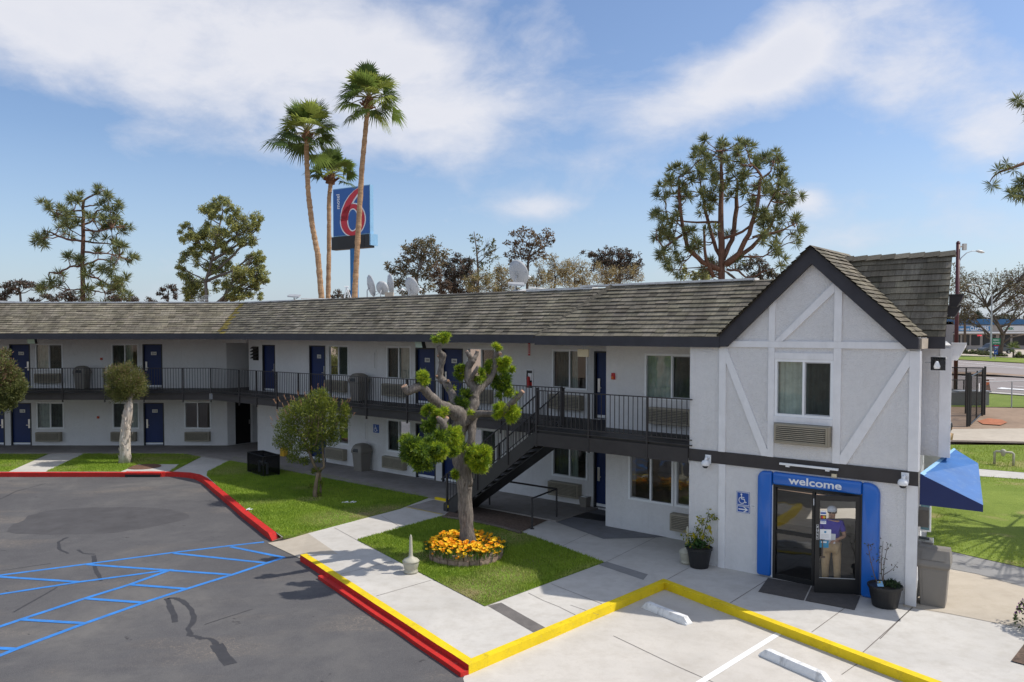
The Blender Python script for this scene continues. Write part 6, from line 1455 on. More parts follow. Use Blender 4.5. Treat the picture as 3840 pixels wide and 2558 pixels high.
bgt("dark round headed tree left of the large pine", 84, [(2190, 560, 6), (2200, 420, 5), (2210, 330, 3)], [(1970, 310, 50, 35, 0), (2040, 310, 60, 30, 0), (2130, 290, 60, 40, .6), (2210, 310, 70, 50, 0), (2290, 340, 60, 45, 0), (2100, 370, 80, 60, .5), (2200, 390, 90, 60, 0), (2290, 410, 60, 50, 0), (2030, 390, 60, 50, 0), (2130, 450, 80, 50, 0), (2340, 390, 40, 40, 0)], DK + [(0.12, .075, .055)], lpm=85)
# beyond the big pine, right side of its foot
def bgs(label, Y, trunk, cls, cols, mat="barkb", lpm=60, L=.26, w=.11, name="leafy_tree", **k):
    f = D(*trunk[0][:2], Y); f.z = 0
    return leafy(name, label, "tree", f, Y, trunk, cls, M[mat], cols, lpm, L, w, "trees beyond the roof", **k)
bgs("dark olive tree half hidden behind the foot of the large pine", 82, [(2860, 1060, 6), (2850, 1020, 5), (2845, 990, 3)], [(2830, 985, 34, 22, 0), (2790, 1000, 30, 24, 0), (2870, 1010, 30, 24, 0), (2895, 1030, 24, 20, 0), (2850, 1035, 50, 22, 0), (2680, 1000, 30, 25, 0), (2660, 1030, 30, 22, 0)], DK + [(0.10, .10, .035)], lpm=90)
bgs("small leafy shrub between the large pine and the gable", 62, [(2640, 1080, 4), (2640, 1040, 3)], [(2610, 1030, 22, 16, 0), (2650, 1040, 24, 14, 0), (2580, 1045, 20, 14, 0), (2560, 1010, 16, 18, 0)], EU, lpm=50)
for lab, Y, tr, cls in [("wide flat topped dark tree at the far left edge", 95, [(95, 1135, 5), (75, 1100, 4), (70, 1080, 3)], [(30, 1070, 30, 14, 0), (75, 1062, 40, 14, .5), (120, 1068, 34, 14, 0), (20, 1095, 26, 16, 0), (60, 1085, 30, 14, 0), (150, 1082, 26, 12, 0), (10, 1120, 26, 14, 0), (180, 1110, 34, 12, 0), (215, 1118, 20, 10, 0), (130, 1125, 24, 10, 0)]), ("dark clump of trees behind the lone pine on its left", 98, [(262, 1135, 5), (262, 1110, 3)], [(250, 1102, 24, 14, 0), (280, 1108, 22, 16, 0), (262, 1125, 34, 12, 0)]), ("dark clump of trees behind the lone pine on its right", 98, [(440, 1135, 5), (430, 1110, 3)], [(415, 1105, 18, 16, 0), (440, 1112, 26, 14, 0), (480, 1120, 24, 12, 0), (510, 1128, 24, 8, 0), (430, 1128, 40, 8, 0)]), ("tiny dark tree in the gap right of the lone pine", 110, [(563, 1135, 3), (563, 1120, 2)], [(555, 1124, 12, 8, 0), (572, 1128, 14, 7, 0)]), ("small umbrella shaped tree left of the full eucalyptus", 92, [(628, 1135, 4), (630, 1105, 3), (632, 1090, 2)], [(612, 1082, 18, 10, 0), (640, 1076, 20, 10, 0), (658, 1090, 12, 10, 0), (600, 1102, 14, 6, 0), (624, 1118, 16, 10, 0), (655, 1110, 12, 8, 0)]), ("small dark tree between the palm trunks beyond the roof", 96, [(1285, 1130, 4), (1285, 1105, 3)], [(1270, 1096, 16, 10, 0), (1300, 1100, 16, 12, 0), (1285, 1112, 30, 10, 0), (1255, 1115, 14, 8, 0), (1320, 1115, 14, 8, 0)])]:
    bgs(lab, Y, tr, cls, DK + [(0.13, .08, .06)], lpm=75, L=.3, w=.13)
# ================================================================ things about the motel
# ---- outdoor stair
ST = thing("outdoor_staircase", "dark steel staircase with concrete treads rising to the upper balcony", "staircase", B(-16.5, -17.4, 0))
so_ = ST.location.copy()
fu = rel(lambda a, d, z: B(a, d, z), so_)
u0, u1, vf, vb = -16.5, -13.12, -16.98, -17.95; nr = 14; rise = 2.74 / nr; nt_ = nr - 1; runS = (u1 - u0) / nt_
def zst(u): return rise + (u - u0) / (u1 - u0) * (2.74 - rise)
for k in range(nt_):
    mb = MB(); ua = u0 + k * runS; z = (k + 1) * rise
    mb.box(fu, ua - .03, ua + runS - .005, vb + .05, vf - .05, z - .06, z, 0)
    if k == 0: mb.box(fu, ua - .042, ua + .05, vb + .04, vf + .02, z - .07, z + .008, 1)
    mb.build("tread", [M["tread"], M["yellow"]], ST, bevel=.006 if k else 0)
for v in (vf, vb):
    mb = MB(); s1 = .05 if v == vb else -.05
    pts = [(u0 - .16, -.0), (u0 - .16, rise + .02), (u1 + .02, 2.74 + .0), (u1 + .02, 2.36), (u0 + .30, 0.0)]
    mb.prism([fu(u, v, z) for u, z in pts], fu(0, s1, 0) - fu(0, 0, 0)); mb.build("stringer", M["stair"], ST)
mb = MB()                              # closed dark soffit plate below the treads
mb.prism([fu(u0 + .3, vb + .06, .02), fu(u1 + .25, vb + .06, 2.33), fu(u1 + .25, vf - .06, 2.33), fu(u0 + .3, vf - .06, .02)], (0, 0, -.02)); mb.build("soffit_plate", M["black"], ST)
for v in (vf + .005, vb - .005):
    mb = MB(); e = -.03 if v == vf + .005 else .0
    A, Q = (u0, zst(u0)), (u1, zst(u1) + (rise if 0 else 0))
    def rl(h, r): mb.tube([fu(A[0], v, A[1] + h), fu(Q[0], v, Q[1] + h)], r, 6)
    rl(.93, .021); rl(.10, .013); rl(.60, .010) if False else None
    mb.tube([fu(A[0], v, A[1] + .93), fu(A[0] - .24, v, A[1] + .75)], .018, 6)
    n = 27
    for k in range(1, n):
        u = u0 + (u1 - u0) * k / n; z = zst(u); mb.box(fu, u - .0075, u + .0075, v - .0075, v + .0075, z + .10, z + .93)
    rr = mb.build("railing", M["rail"], ST)
    for u, lo_, hi in ((u0, .0, zst(u0) + .95), (u0 + 1.2, zst(u0 + 1.2) - .3, zst(u0 + 1.2) + .95), (u0 + 2.35, zst(u0 + 2.35) - .3, zst(u0 + 2.35) + .95)) + (((u1, 2.30, 3.86),) if v > -17.5 else ((u1 + .1, 2.74, 3.84),)):
        g = MB(); g.box(fu, u - .028, u + .028, v - .028, v + .028, lo_, hi); g.build("post", M["rail"], rr)
# ---- ground hand rail
a, b = G(2087, 1945.7), G(1995.5, 1984); e = B(-16.0, UV(a)[1], 0)
t = thing("hand_rail", "dark pipe hand rail at the corner of the planting bed under the stair", "handrail", a)
mb = MB(); h = Vector((0, 0, .86)); mb.tube([e + h - a, a + h - a], .028, 8); mb.tube([a + h - a, b + h * .98 - a], .026, 8); mb.build("rail", M["rail"], t)
for p in (a, b, e):
    mb = MB(); mb.tube([p - a, p + h - a], .027, 8); mb.lathe([(.06, 0), (.06, .012), (.03, .02)], 10, 0, lambda q_: q_ + p - a); mb.build("post", M["rail"], t)

# ---- litter bins
def sq(z, hx, hy, r, n=4):
    P = []
    for cx_, cy_, a0 in ((hx - r, hy - r, 0), (-hx + r, hy - r, 90), (-hx + r, -hy + r, 180), (hx - r, -hy + r, 270)):
        for k in range(n + 1): a = R(a0 + 90 * k / n); P.append(Vector((cx_ + r * math.cos(a), cy_ + r * math.sin(a), z)))
    return P
def loft(mb, rows, m=0, cap=True):
    I = [[mb.pt(p) for p in r] for r in rows]; n = len(I[0])
    for a, b in zip(I, I[1:]):
        for j in range(n): mb.idx([a[j], a[(j + 1) % n], b[(j + 1) % n], b[j]], m)
    if cap: mb.idx(I[0][::-1], m); mb.idx(I[-1], m)
def trash(label, loc, rz, op=1):
    t = thing("trash_bin", label, "bin", loc, "tan litter bins", rz)
    mb = MB(); loft(mb, [sq(0, .22, .22, .05), sq(.03, .225, .225, .05), sq(.68, .275, .275, .06)]); mb.build("body", M["bin"], t, smooth=False)
    mb = MB(); loft(mb, [sq(.68, .285, .285, .06), sq(.705, .31, .31, .07), sq(.80, .305, .305, .08), sq(.95, .255, .255, .09), sq(1.02, .19, .19, .09), sq(1.045, .10, .10, .06)]); 
    hd = mb.build("hood", M["bin"], t, smooth=False)
    for sg in (-1, 1):
        mb = MB(); y = sg * .318
        pts = [(-.15, .735), (.15, .735), (.15, .80), (.11, .86), (-.11, .86), (-.15, .80)]
        mb.prism([Vector((x, sg * (.317 - max(0, z - .8) * .36), z)) for x, z in pts], (0, -sg * .02, 0)); mb.build("opening", M["black"], hd)
    return t
bz = -TH
trash("tan litter bin standing by the wall between two ground floor windows", G(1357, 1769) + Vector((0, 0, .05)), bz)
p = B(-23.75, -19.65, 2.74); trash("tan litter bin behind the railing on the middle upper balcony", p, bz)
p = Vector((-19.75, 36.55, 2.74)); trash("tan litter bin behind the railing on the left upper balcony", p, 0)
# the tall swing-flap bin at the office corner
t = thing("trash_bin", "large tan swing flap bin beside the right corner of the office", "bin", G(3500, 2262), "tan litter bins", -TH + .12)
mb = MB(); loft(mb, [sq(0, .215, .24, .03), sq(.02, .22, .245, .03), sq(.78, .265, .285, .03)]); loft(mb, [[p + Vector((0, -.02, 0)) for p in sq(.06, .16, .235, .01)], [p + Vector((0, -.015, 0)) for p in sq(.72, .20, .272, .01)]]); mb.build("body", M["bin"], t)
mb = MB()
rows = [sq(.76, .275, .295, .03), sq(.80, .30, .32, .04), sq(.84, .30, .32, .04)]
loft(mb, rows)
prof = [(-.32, .84), (-.30, .90), (-.17, 1.10), (-.10, 1.135), (.10, 1.135), (.17, 1.10), (.30, .90), (.32, .84)]
L_, R2 = [mb.pt((-.30 + .02 * (z > 1), y, z)) for y, z in prof], [mb.pt((.30 - .02 * (z > 1), y, z)) for y, z in prof]
for k in range(len(prof) - 1): mb.idx([L_[k], R2[k], R2[k + 1], L_[k + 1]])
mb.idx(L_); mb.idx(R2[::-1]); hd = mb.build("hood", M["bin"], t)
mb = MB(); mb.prism([Vector((x, y - .006, z + .004)) for x, y, z in ((-.22, -.288, .92), (.22, -.288, .92), (.20, -.185, 1.075), (-.20, -.185, 1.075))], (0, -.006, .004)); mb.build("flap", paint("bin_flap", (.185, .168, .145), .5, .04), hd)
# small basket by the recessed door
c = G(2196, 1905); mb = MB(); loft(mb, [sq(0, .11, .14, .02), sq(.36, .15, .18, .02), sq(.36, .135, .165, .02), sq(.30, .13, .16, .02)])
t = tag(mb.build("waste_basket", M["bin"]), "small grey waste basket by the recessed ground floor door", "basket"); t.location = c; t.rotation_euler.z = -TH
mb = MB(); loft(mb, [sq(.30, .12, .15, .02), sq(.37, .09, .12, .02)]); mb.build("liner", M["paper"], t)

# ---- cigarette receptacles
def ashcan(label, loc):
    t = thing("cigarette_receptacle", label, "ash bin", loc, "beige cigarette receptacles")
    mb = MB(); mb.lathe([(.13, 0), (.155, .015), (.16, .05), (.135, .075), (.15, .10), (.175, .20), (.18, .25), (.17, .27)], 20); mb.build("base", M["receptacle"], t, smooth=True)
    mb = MB(); mb.lathe([(.19, .25), (.19, .275), (.15, .315), (.06, .36), (.045, .40), (.03, .80), (.016, .845), (.006, .86)], 20); mb.build("neck", M["receptacle"], t, smooth=True)
ashcan("beige cigarette receptacle with a tapering neck on the walk beside the lawn", G(1541, 2148)); ashcan("beige cigarette receptacle half hidden behind the left flower pot", G(2577, 2112))

# ---- flower pots
def pot(label, loc, r0, r1, h):
    t = thing("potted_plant", label, "potted plant", loc, "black flower pots by the entrance")
    mb = MB(); mb.lathe([(r0, 0), (r0 * 1.03, .01), (r1 * .97, h - .06), (r1 * 1.04, h - .05), (r1 * 1.05, h), (r1 * .98, h + .003), (r1 * .95, h - .03)], 28); mb.build("pot", M["blackpl"], t, smooth=False)
    mb = MB(); mb.lathe([(r1 * .955, h - .06), (r1 * .5, h - .03), (.01, h - .025)], 20); mb.build("soil", M["soil"], t); return t
loc = G(2622, 2126); t = pot("black pot with a leggy yellowing plant at the left end of the facade", loc, .20, .285, .46)
YP = loc.y; mb = MB(); ml = MB()
def twig(pts, r): 
    P = [D(x, y, YP + dy) - loc for x, y, dy in pts]; mb.tube(P, [r * (1 - .7 * k / (len(P) - 1)) for k in range(len(P))], 5); return P
S3 = lambda *p: [(2560 + a / 3.136, 1700 + b / 3.136, d) for a, b, d in p]
tips = []
for pts, r in ((S3((225, 1200, 0), (235, 1000, 0), (270, 860, 0), (290, 780, 0), (310, 660, 0)), .014), (S3((230, 1050, 0), (190, 950, .1), (175, 860, .1)), .008), (S3((210, 1180, 0), (130, 1080, -.1), (60, 1010, -.1), (20, 930, -.15)), .008), (S3((200, 1100, 0), (140, 1000, .1), (100, 940, .1)), .007), (S3((280, 800, 0), (340, 750, 0), (410, 730, 0)), .006), (S3((230, 900, 0), (222, 820, 0), (220, 745, 0)), .006), (S3((240, 960, 0), (300, 990, -.1), (335, 1005, -.1)), .005), (S3((235, 1190, 0), (285, 1120, 0), (295, 1040, 0)), .006)):
    tips.append(twig(pts, r))
YL = [(0.30, 0.29, 0.03), (0.20, 0.23, 0.03), (0.38, 0.34, 0.04), (0.12, 0.17, 0.03)]
for P in tips:
    for _ in range(34):
        k = random.uniform(.35, 1); i = min(len(P) - 2, int(k * (len(P) - 1))); p = P[i].lerp(P[i + 1], random.random()) + rdir() * .07; leaf(ml, p, rdir() + Vector((0, 0, -.5)), random.uniform(.05, .11), .04, pick(YL, .2))
for a_, b_ in ((320, 840), (320, 880), (240, 940), (285, 1150), (270, 1210), (130, 940)):
    p = D(*S3((a_, b_, 0))[0][:2], YP - .05) - loc
    for _ in range(4): leaf(ml, p + rdir() * .02, Vector((random.uniform(-.4, .4), -.3, -1)), .14, .07, pick([(0.5, 0.42, 0.03)], .15))
for _ in range(190):
    a = random.uniform(0, 6.28); rr = random.uniform(0, .22); leaf(ml, Vector((math.cos(a) * rr - .06, math.sin(a) * rr, .46 + random.uniform(0, .15))), rdir() + Vector((0, 0, .4)), .09, .05, pick([(0.04, 0.10, 0.03), (0.06, .13, .03)]))
mb.build("stems", M["barkb"], t); ml.build("leaves", M["leaf"], t, recalc=False)
loc = G(3318, 2272); t = pot("black pot with bare thorny twigs at the right side of the entrance", loc, .225, .31, .42)
YP = loc.y; mb = MB(); ml = MB(); S4 = lambda *p: [(3060 + a / 3.136, 1800 + b / 3.136, d) for a, b, d in p]; tips = []
for pts, r in ((S4((750, 1290, 0), (690, 1130, -.05), (650, 980, -.05), (625, 860, -.05), (610, 740, -.05)), .012), (S4((790, 1230, 0), (770, 1080, 0), (770, 930, 0), (790, 720, 0)), .012), (S4((790, 1220, 0), (800, 1000, .05), (830, 830, .05), (840, 760, .05)), .010), (S4((790, 1120, 0), (870, 1070, -.05), (920, 1030, -.05), (955, 980, -.05)), .008), (S4((775, 1060, 0), (755, 940, 0), (748, 890, 0)), .005), (S4((835, 830, .05), (865, 770, .05)), .005), (S4((650, 980, -.05), (690, 920, 0)), .004), (S4((625, 860, -.05), (660, 780, -.05), (670, 735, -.05)), .005), (S4((620, 820, -.05), (605, 770, -.1)), .004), (S4((790, 800, 0), (775, 820, .05), (755, 780, .05)), .004), (S4((800, 990, .05), (790, 930, .1)), .005)):
    tips.append(twig(pts, r))
for P in tips:
    for _ in range(8): p = random.choice(P[1:]); leaf(ml, p + rdir() * .05, rdir(), .05, .025, pick([(0.05, 0.09, 0.03), (.09, .06, .04)]))
for _ in range(330):
    a = random.uniform(0, 6.28); rr = random.uniform(0, .17); leaf(ml, Vector((math.cos(a) * rr + .10, math.sin(a) * rr - .05, .40 + random.uniform(0, .13) * (1 - rr * 3))), rdir() + Vector((0, 0, .5)), .07, .02, pick([(0.025, 0.05, 0.018), (0.05, .085, .03)]))
mb.build("stems", M["barkb"], t); ml.build("leaves", M["leaf"], t, recalc=False)
mb = MB(); mb.face([Vector((-.18, -.08, .41)), Vector((-.08, -.12, .42)), Vector((-.07, -.02, .50)), Vector((-.17, .02, .48))]); mb.build("tag", M["cab"], t)
mb = MB(); p = D(*S4((747, 1205, 0))[0][:2], YP - .05) - loc
for k in range(6): leaf(mb, p, rdir(), .035, .03, (.7, .5, .02))
mb.build("flower", M["petal"], t)

# ---- wheel stops
for k, (a, b) in enumerate(((G(2417, 2277, AZL), G(2586, 2345, AZL)), (G(2858, 2455, AZL), G(3110, 2566, AZL)))):
    tt = (b - a).normalized(); nn = Vector((-tt.y, tt.x, 0)); L = (b - a).length; mb = MB(); rows = []
    for i in range(13):
        x = i / 12; e = min(1, min(x, 1 - x) * 9 + .25); h = .13 * (e if e < 1 else 1) + random.uniform(-.004, .004); w0, w1 = .095, .055
        c = tt * (x * L); j = random.uniform(-.004, .004)
        rows.append([c - nn * w0, c - nn * (w0 - .012) + Vector((0, 0, h * .45)), c - nn * (w1 + j) + Vector((0, 0, h)), c + nn * (w1 - j) + Vector((0, 0, h)), c + nn * (w0 - .012) + Vector((0, 0, h * .45)), c + nn * w0])
    loft(mb, rows)
    o = tag(mb.build("wheel_stop", M["stopw"] if "stopw" in M else M.setdefault("stopw", paint("chipped_white", (0.72, 0.72, 0.71), .7, .08, 6, .4, 30, dirt=((0.22, 0.21, 0.2), .75)))), ["chipped white wheel stop in the corner of the concrete pad", "white wheel stop right of the painted bay line"][k], "wheel stop", "white wheel stops"); o.location = (a.x, a.y, AZL + .008)

# ---- door mats
for k, P in enumerate((((2880, 2168), (3040, 2196), (3014, 2252), (2844, 2219)), ((3046, 2197), (3226, 2236), (3205, 2288), (3020, 2253)))):
    mb = MB(); mb.prism([G(x, y, .006) for x, y in P], (0, 0, .009)); tag(mb.build("door_mat", M["mat"]), ["brown grey door mat under the closed entrance pane", "brown grey door mat under the open entrance door"][k], "mat", "entrance door mats")
mb = MB(); mb.prism([B(-13.3, -19.5, .012), B(-12.3, -19.5, .012), B(-12.2, -18.9, .012), B(-13.2, -18.8, .012)], (0, 0, .009)); tag(mb.build("door_mat", M["blackpl"]), "dark rubber mat before the recessed ground floor door", "mat")

# ---- black mesh cage on the lawn, yellow box, litter
A_, B_, C_ = G(929, 1770), G(988, 1790), G(1025, 1786); e1, e2 = B_ - A_, (C_ - B_) * 1.0; e2 = Vector((e1.y, -e1.x, 0)).normalized() * -1 * .62
if e2.y < 0: e2 = -e2
t = thing("utility_cage", "black mesh cage over pale pipework on the middle lawn", "cage", A_)
fq = lambda a, d, z: e1 * a + e2 * d + Vector((0, 0, z))
mb = MB(); r = .02
for a in (0, 1):
    for d in (0, 1): mb.tube([fq(a, d, 0), fq(a, d, .76)], r, 4)
    mb.tube([fq(a, 0, .76), fq(a, 1, .76)], r, 4); mb.tube([fq(a, 0, .03), fq(a, 1, .03)], r, 4); mb.tube([fq(0, a, .76), fq(1, a, .76)], r, 4); mb.tube([fq(0, a, .03), fq(1, a, .03)], r, 4)
mb.build("frame", M["black"], t)
mb = MB()
for P in ((fq(0, 0, 0), fq(1, 0, 0), fq(1, 0, .76), fq(0, 0, .76)), (fq(1, 0, 0), fq(1, 1, 0), fq(1, 1, .76), fq(1, 0, .76)), (fq(0, 1, 0), fq(1, 1, 0), fq(1, 1, .76), fq(0, 1, .76)), (fq(0, 0, 0), fq(0, 1, 0), fq(0, 1, .76), fq(0, 0, .76)), (fq(0, 0, .765), fq(1, 0, .765), fq(1, 1, .765), fq(0, 1, .765))): mb.face(list(P))
mb.build("mesh_panels", M["cage"], t)
mb = MB(); mb.tube([fq(.25, .5, 0), fq(.25, .5, .42), fq(.75, .5, .42), fq(.75, .5, 0)], .05, 8); mb.lathe([(.09, .36), (.1, .42), (.09, .48)], 10, 0, lambda p: p + fq(.5, .5, 0)); mb.build("pipework", M["galv"], t)
c = B(-29.05, -19.93, .05); t = thing("yellow_box", "yellow plastic floor sign box against the ground floor wall", "box", c, rz=-TH + .1)
mb = MB(); mb.wbox(-.13, .13, -.11, .11, 0, .36); mb.build("body", M["yelbox"], t, bevel=.01)
for x0 in (-.10, .01):
    mb = MB(); mb.wbox(x0, x0 + .09, -.118, -.111, .06, .31); mb.build("slot", paint("yellow_shade", (.5, .3, .02), .6, .05) if x0 < 0 else M["yelbox"], t)
mb = MB(); mb.wbox(-.05, .05, -.02, .02, .36, .40); mb.build("handle", M["blackpl"], t)
for k, (p, L) in enumerate(((G(1302, 1890), "crumpled white paper lying on the shaded middle lawn"), (G(944, 1917), "white paper scrap on the red kerb"))):
    mb = MB()
    for j in range(5 if k == 0 else 2):
        o_ = Vector((j * .085 - .17, random.uniform(-.03, .03), .03)); mb.face([o_ + Vector((0, 0, 0)), o_ + Vector((.1, -.02, .03)), o_ + Vector((.11, .07, .07 * random.random())), o_ + Vector((-.01, .08, .02))])
    o = tag(mb.build("paper_scrap", M["paper"]), L, "litter"); o.location = p

# ---- things fixed to the walls
def wheelchair(mb, f, a, d, z, h, m):
    s = h / 10.0
    def line(P, w):
        for (x0, y0), (x1, y1) in zip(P, P[1:]):
            dx_, dy_ = x1 - x0, y1 - y0; L = math.hypot(dx_, dy_); nx, ny = -dy_ / L * w / 2, dx_ / L * w / 2; ex, ey = dx_ / L * w * .35, dy_ / L * w * .35
            mb.face([f(a + (x0 - ex + nx) * s, d, z + (y0 - ey + ny) * s), f(a + (x0 - ex - nx) * s, d, z + (y0 - ey - ny) * s), f(a + (x1 + ex - nx) * s, d, z + (y1 + ey - ny) * s), f(a + (x1 + ex + nx) * s, d, z + (y1 + ey + ny) * s)], m)
    mb.face([f(a + (-.9 + .85 * math.cos(t * .524)) * s, d, z + (3.9 + .85 * math.sin(t * .524)) * s) for t in range(12)], m)
    line([(-.8, 3.0), (-.7, -.4), (1.9, -.4), (3.0, -3.4), (4.0, -3.0)], .8); line([(-.75, 1.2), (1.7, 1.2)], .7)
    line([(-1.2 + 0, .9)] + [(-.35 + 2.9 * math.cos(R(q_)), -1.6 + 2.9 * math.sin(R(q_))) for q_ in range(118, 335, 18)], .75)
def plate(mb, f, a0, a1, z0, z1, d0, d1, m, rim=None):
    mb.box(f, a0, a1, d0, d1, z0, z1, m)
    if rim is not None: bar_frame(mb, f, a0 + .008, a1 - .008, z0 + .008, z1 - .008, .012, d1, d1 + .002, rim)
o = B(-23.29, VW, 1.66); f = rel(FW, o); t = thing("accessible_sign", "blue wheelchair sign on the wall between ground floor windows", "sign", o)
mb = MB(); plate(mb, f, -23.45, -23.13, 1.50, 1.82, .0, .012, 0); mb.build("plate", M["bluesign"], t); mb = MB(); wheelchair(mb, f, -23.31, .014, 1.66, .25, 0); mb.build("symbol", M["white"], t)
o = B(-7.265, VG, 1.6); f = rel(FG, o); t = thing("accessible_sign", "blue wheelchair sign with an arrow plate left of the entrance", "sign", o)
mb = MB(); plate(mb, f, -7.42, -7.11, 1.49, 1.80, .0, .01, 0, 1); mb.build("plate", [M["bluesign"], M["white"]], t); mb = MB(); wheelchair(mb, f, -7.28, .0125, 1.645, .24, 0); mb.build("symbol", M["white"], t)
mb = MB(); plate(mb, f, -7.41, -7.105, 1.325, 1.485, .0, .01, 0, 1)
ar = [(-.11, .012), (.06, .012), (.0, .055), (.035, .055), (.115, 0), (.035, -.055), (.0, -.055), (.06, -.012), (-.11, -.012)]
mb.face([f(-7.258 + x, .0125, 1.405 + y) for x, y in ar], 1); mb.build("arrow_plate", [M["bluesign"], M["white"]], t)
o = B(-7.0, VG, 1.51); mb = MB(); f = rel(FG, o); mb.box(f, -7.09, -6.98, 0, .008, 1.49, 1.53); put_text(mb, "LOBBY", f, -7.035, .009, 1.51, .022, 1, .01); q_ = tag(mb.build("name_plate", [M["white"], M["black"]]), "tiny white lettered plate right of the wheelchair sign", "plate"); q_.location = o
# motel rules notice on the left balcony edge
o = Vector((-12.95, YB, 2.5)); f = rel(frame_y(YB), o); t = thing("notice_board", "small white notice with blue lines of text on the left balcony edge", "sign", o)
a0 = D(787, 1486, YB - .04).x; a1 = D(826, 1486, YB - .04).x; mb = MB(); mb.box(f, a0, a1, .035, .05, 2.47, 2.72); mb.build("plate", M["white"], t)
mb = MB()
for k, s_ in enumerate(("Please Lock Your Car", "We are not Responsible", "for Damage to Vehicles", "or Loss of Contents")): put_text(mb, s_, f, (a0 + a1) / 2, .052, 2.685 - k * .06, .032, 0, .01, w=(a1 - a0) * .86)
mb.build("lettering", M["bluesign"], t)
# flood lamps under the eaves
def flood(label, P, fr, a, d, z, grp="flood lamps under the eaves"):
    o = fr(a, d, z); f = rel(fr, o); t = thing("flood_lamp", label, "lamp", o, grp)
    mb = MB(); mb.prism([f(a - .17, d - .10, z + .20), f(a + .17, d - .10, z + .20), f(a + .17, d + .05, z + .20), f(a - .17, d + .05, z + .20)], f(a, d - .06, z) - f(a, d, z) - Vector((0, 0, .2))); mb.build("housing", M["blackpl"], t)
    mb = MB(); v = f(a, d - .06, z) - f(a, d, z) - Vector((0, 0, .2)); n = f(a, d + 1, z + .45) - f(a, d, z); n.normalize()
    P_ = [f(a - .155, d + .05, z + .195), f(a + .155, d + .05, z + .195), f(a + .155, d + .05, z + .195) + v * .95, f(a - .155, d + .05, z + .195) + v * .95]
    mb.face([p + n * .012 for p in P_]); mb.build("lens", M["lens"], t)
    mb = MB(); mb.tube([f(a, d - .05, z + .2), f(a, d - .05, z + .34)], .015, 6); mb.build("bracket", M["blackpl"], t)
u_, z_ = PV(1572, 1294, -18.3); flood("flood lamp hanging over the upper doors in the middle wing", None, lambda a, d, z: B(a, d, z), u_, -18.3, 4.83)
x_ = D(118, 1282, 34.2).x; flood("flood lamp hanging over an upper window in the left wing", None, frame_y(0), x_, -34.2, 4.83)
# cream exit light board, fire strip, extinguisher cabinet, alarms
u_, z_ = PV(2187, 1318, -17.6); o = B(u_, -17.6, 4.9); fb = lambda a, d, z: B(a, d, z); f = rel(fb, o); t = thing("hanging_sign", "blank cream board hanging by the upper recessed window", "sign", o)
mb = MB(); mb.box(f, u_ - .17, u_ + .17, -17.63, -17.58, 4.70, 4.90); mb.build("board", M["cream"], t); mb = MB(); mb.box(f, u_ - .01, u_ + .01, -17.61, -17.59, 4.90, 5.08); mb.build("hanger", M["galv"], t)
u_, _ = PV(1985, 1300, VW); o = B(u_, VW, 4.7); f = rel(FW, o); t = thing("fire_sign", "narrow red vertical sign above the extinguisher cabinet", "sign", o)
mb = MB(); mb.box(f, u_ - .04, u_ + .04, 0, .02, 4.60, 5.02); mb.build("plate", M["redbox"], t)
mb = MB()
for k in range(7): mb.box(f, u_ - .018, u_ + .018, .021, .0225, 4.70 + k * .04, 4.722 + k * .04)
mb.face([f(u_ - .024, .022, 4.68), f(u_ + .024, .022, 4.68), f(u_, .022, 4.63)]); mb.build("lettering", M["white"], t)
u_, _ = PV(1987, 1408, VW); o = B(u_, VW, 3.9); f = rel(FW, o); t = thing("extinguisher_cabinet", "white framed fire extinguisher cabinet on the middle upper wall", "cabinet", o)
mb = MB(); bar_frame(mb, f, u_ - .16, u_ + .16, 3.52, 4.16, .04, 0, .035); mb.build("frame", M["trim"], t)
mb = MB(); mb.box(f, u_ - .12, u_ + .12, .0, .006, 3.56, 4.12); mb.build("back", M["black"], t)
mb = MB(); mb.box(f, u_ - .06, u_ + .09, .007, .02, 3.80, 4.03, 0); mb.box(f, u_ - .1, u_ + .1, .007, .012, 3.64, 3.74, 1); mb.build("label", [M["paper"], M["redbox"]], t)
mb = MB(); mb.tube([f(u_ - .02, .05, 3.58), f(u_ - .02, .05, 3.90), f(u_ - .02, .05, 3.93)], [.05, .05, .02], 10); mb.build("extinguisher", M["redbox"], t)
def alarm(label, fr, a, z, s=1):
    o = fr(a, 0, z); f = rel(fr, o); t = thing("fire_alarm", label, "alarm", o, "red alarm units on the walls")
    mb = MB(); mb.box(f, a - .05 * s, a + .05 * s, 0, .05, z - .08 * s, z + .03 * s); mb.build("base", M["redbox"], t, bevel=.006); mb = MB(); mb.box(f, a - .03 * s, a + .03 * s, .05, .075, z - .06 * s, z - .0 * s); mb.build("sounder", M["orange"], t); mb = MB(); mb.box(f, a - .045 * s, a + .045 * s, 0, .045, z + .03 * s, z + .08 * s); mb.build("strobe", M["trim"] if s == 1 else M["redbox"], t)
u_, z_ = PV(2301.5, 1411, VR); alarm("red alarm unit on the recessed wall beside the upper door", FR, u_, z_, 1.1)
p = D(381, 1344, 37); alarm("red alarm unit high on the left wing's upper wall", FL, p.x, p.z); p = D(369, 1563, 37); alarm("red alarm unit on the left wing's ground floor wall", FL, p.x, p.z)
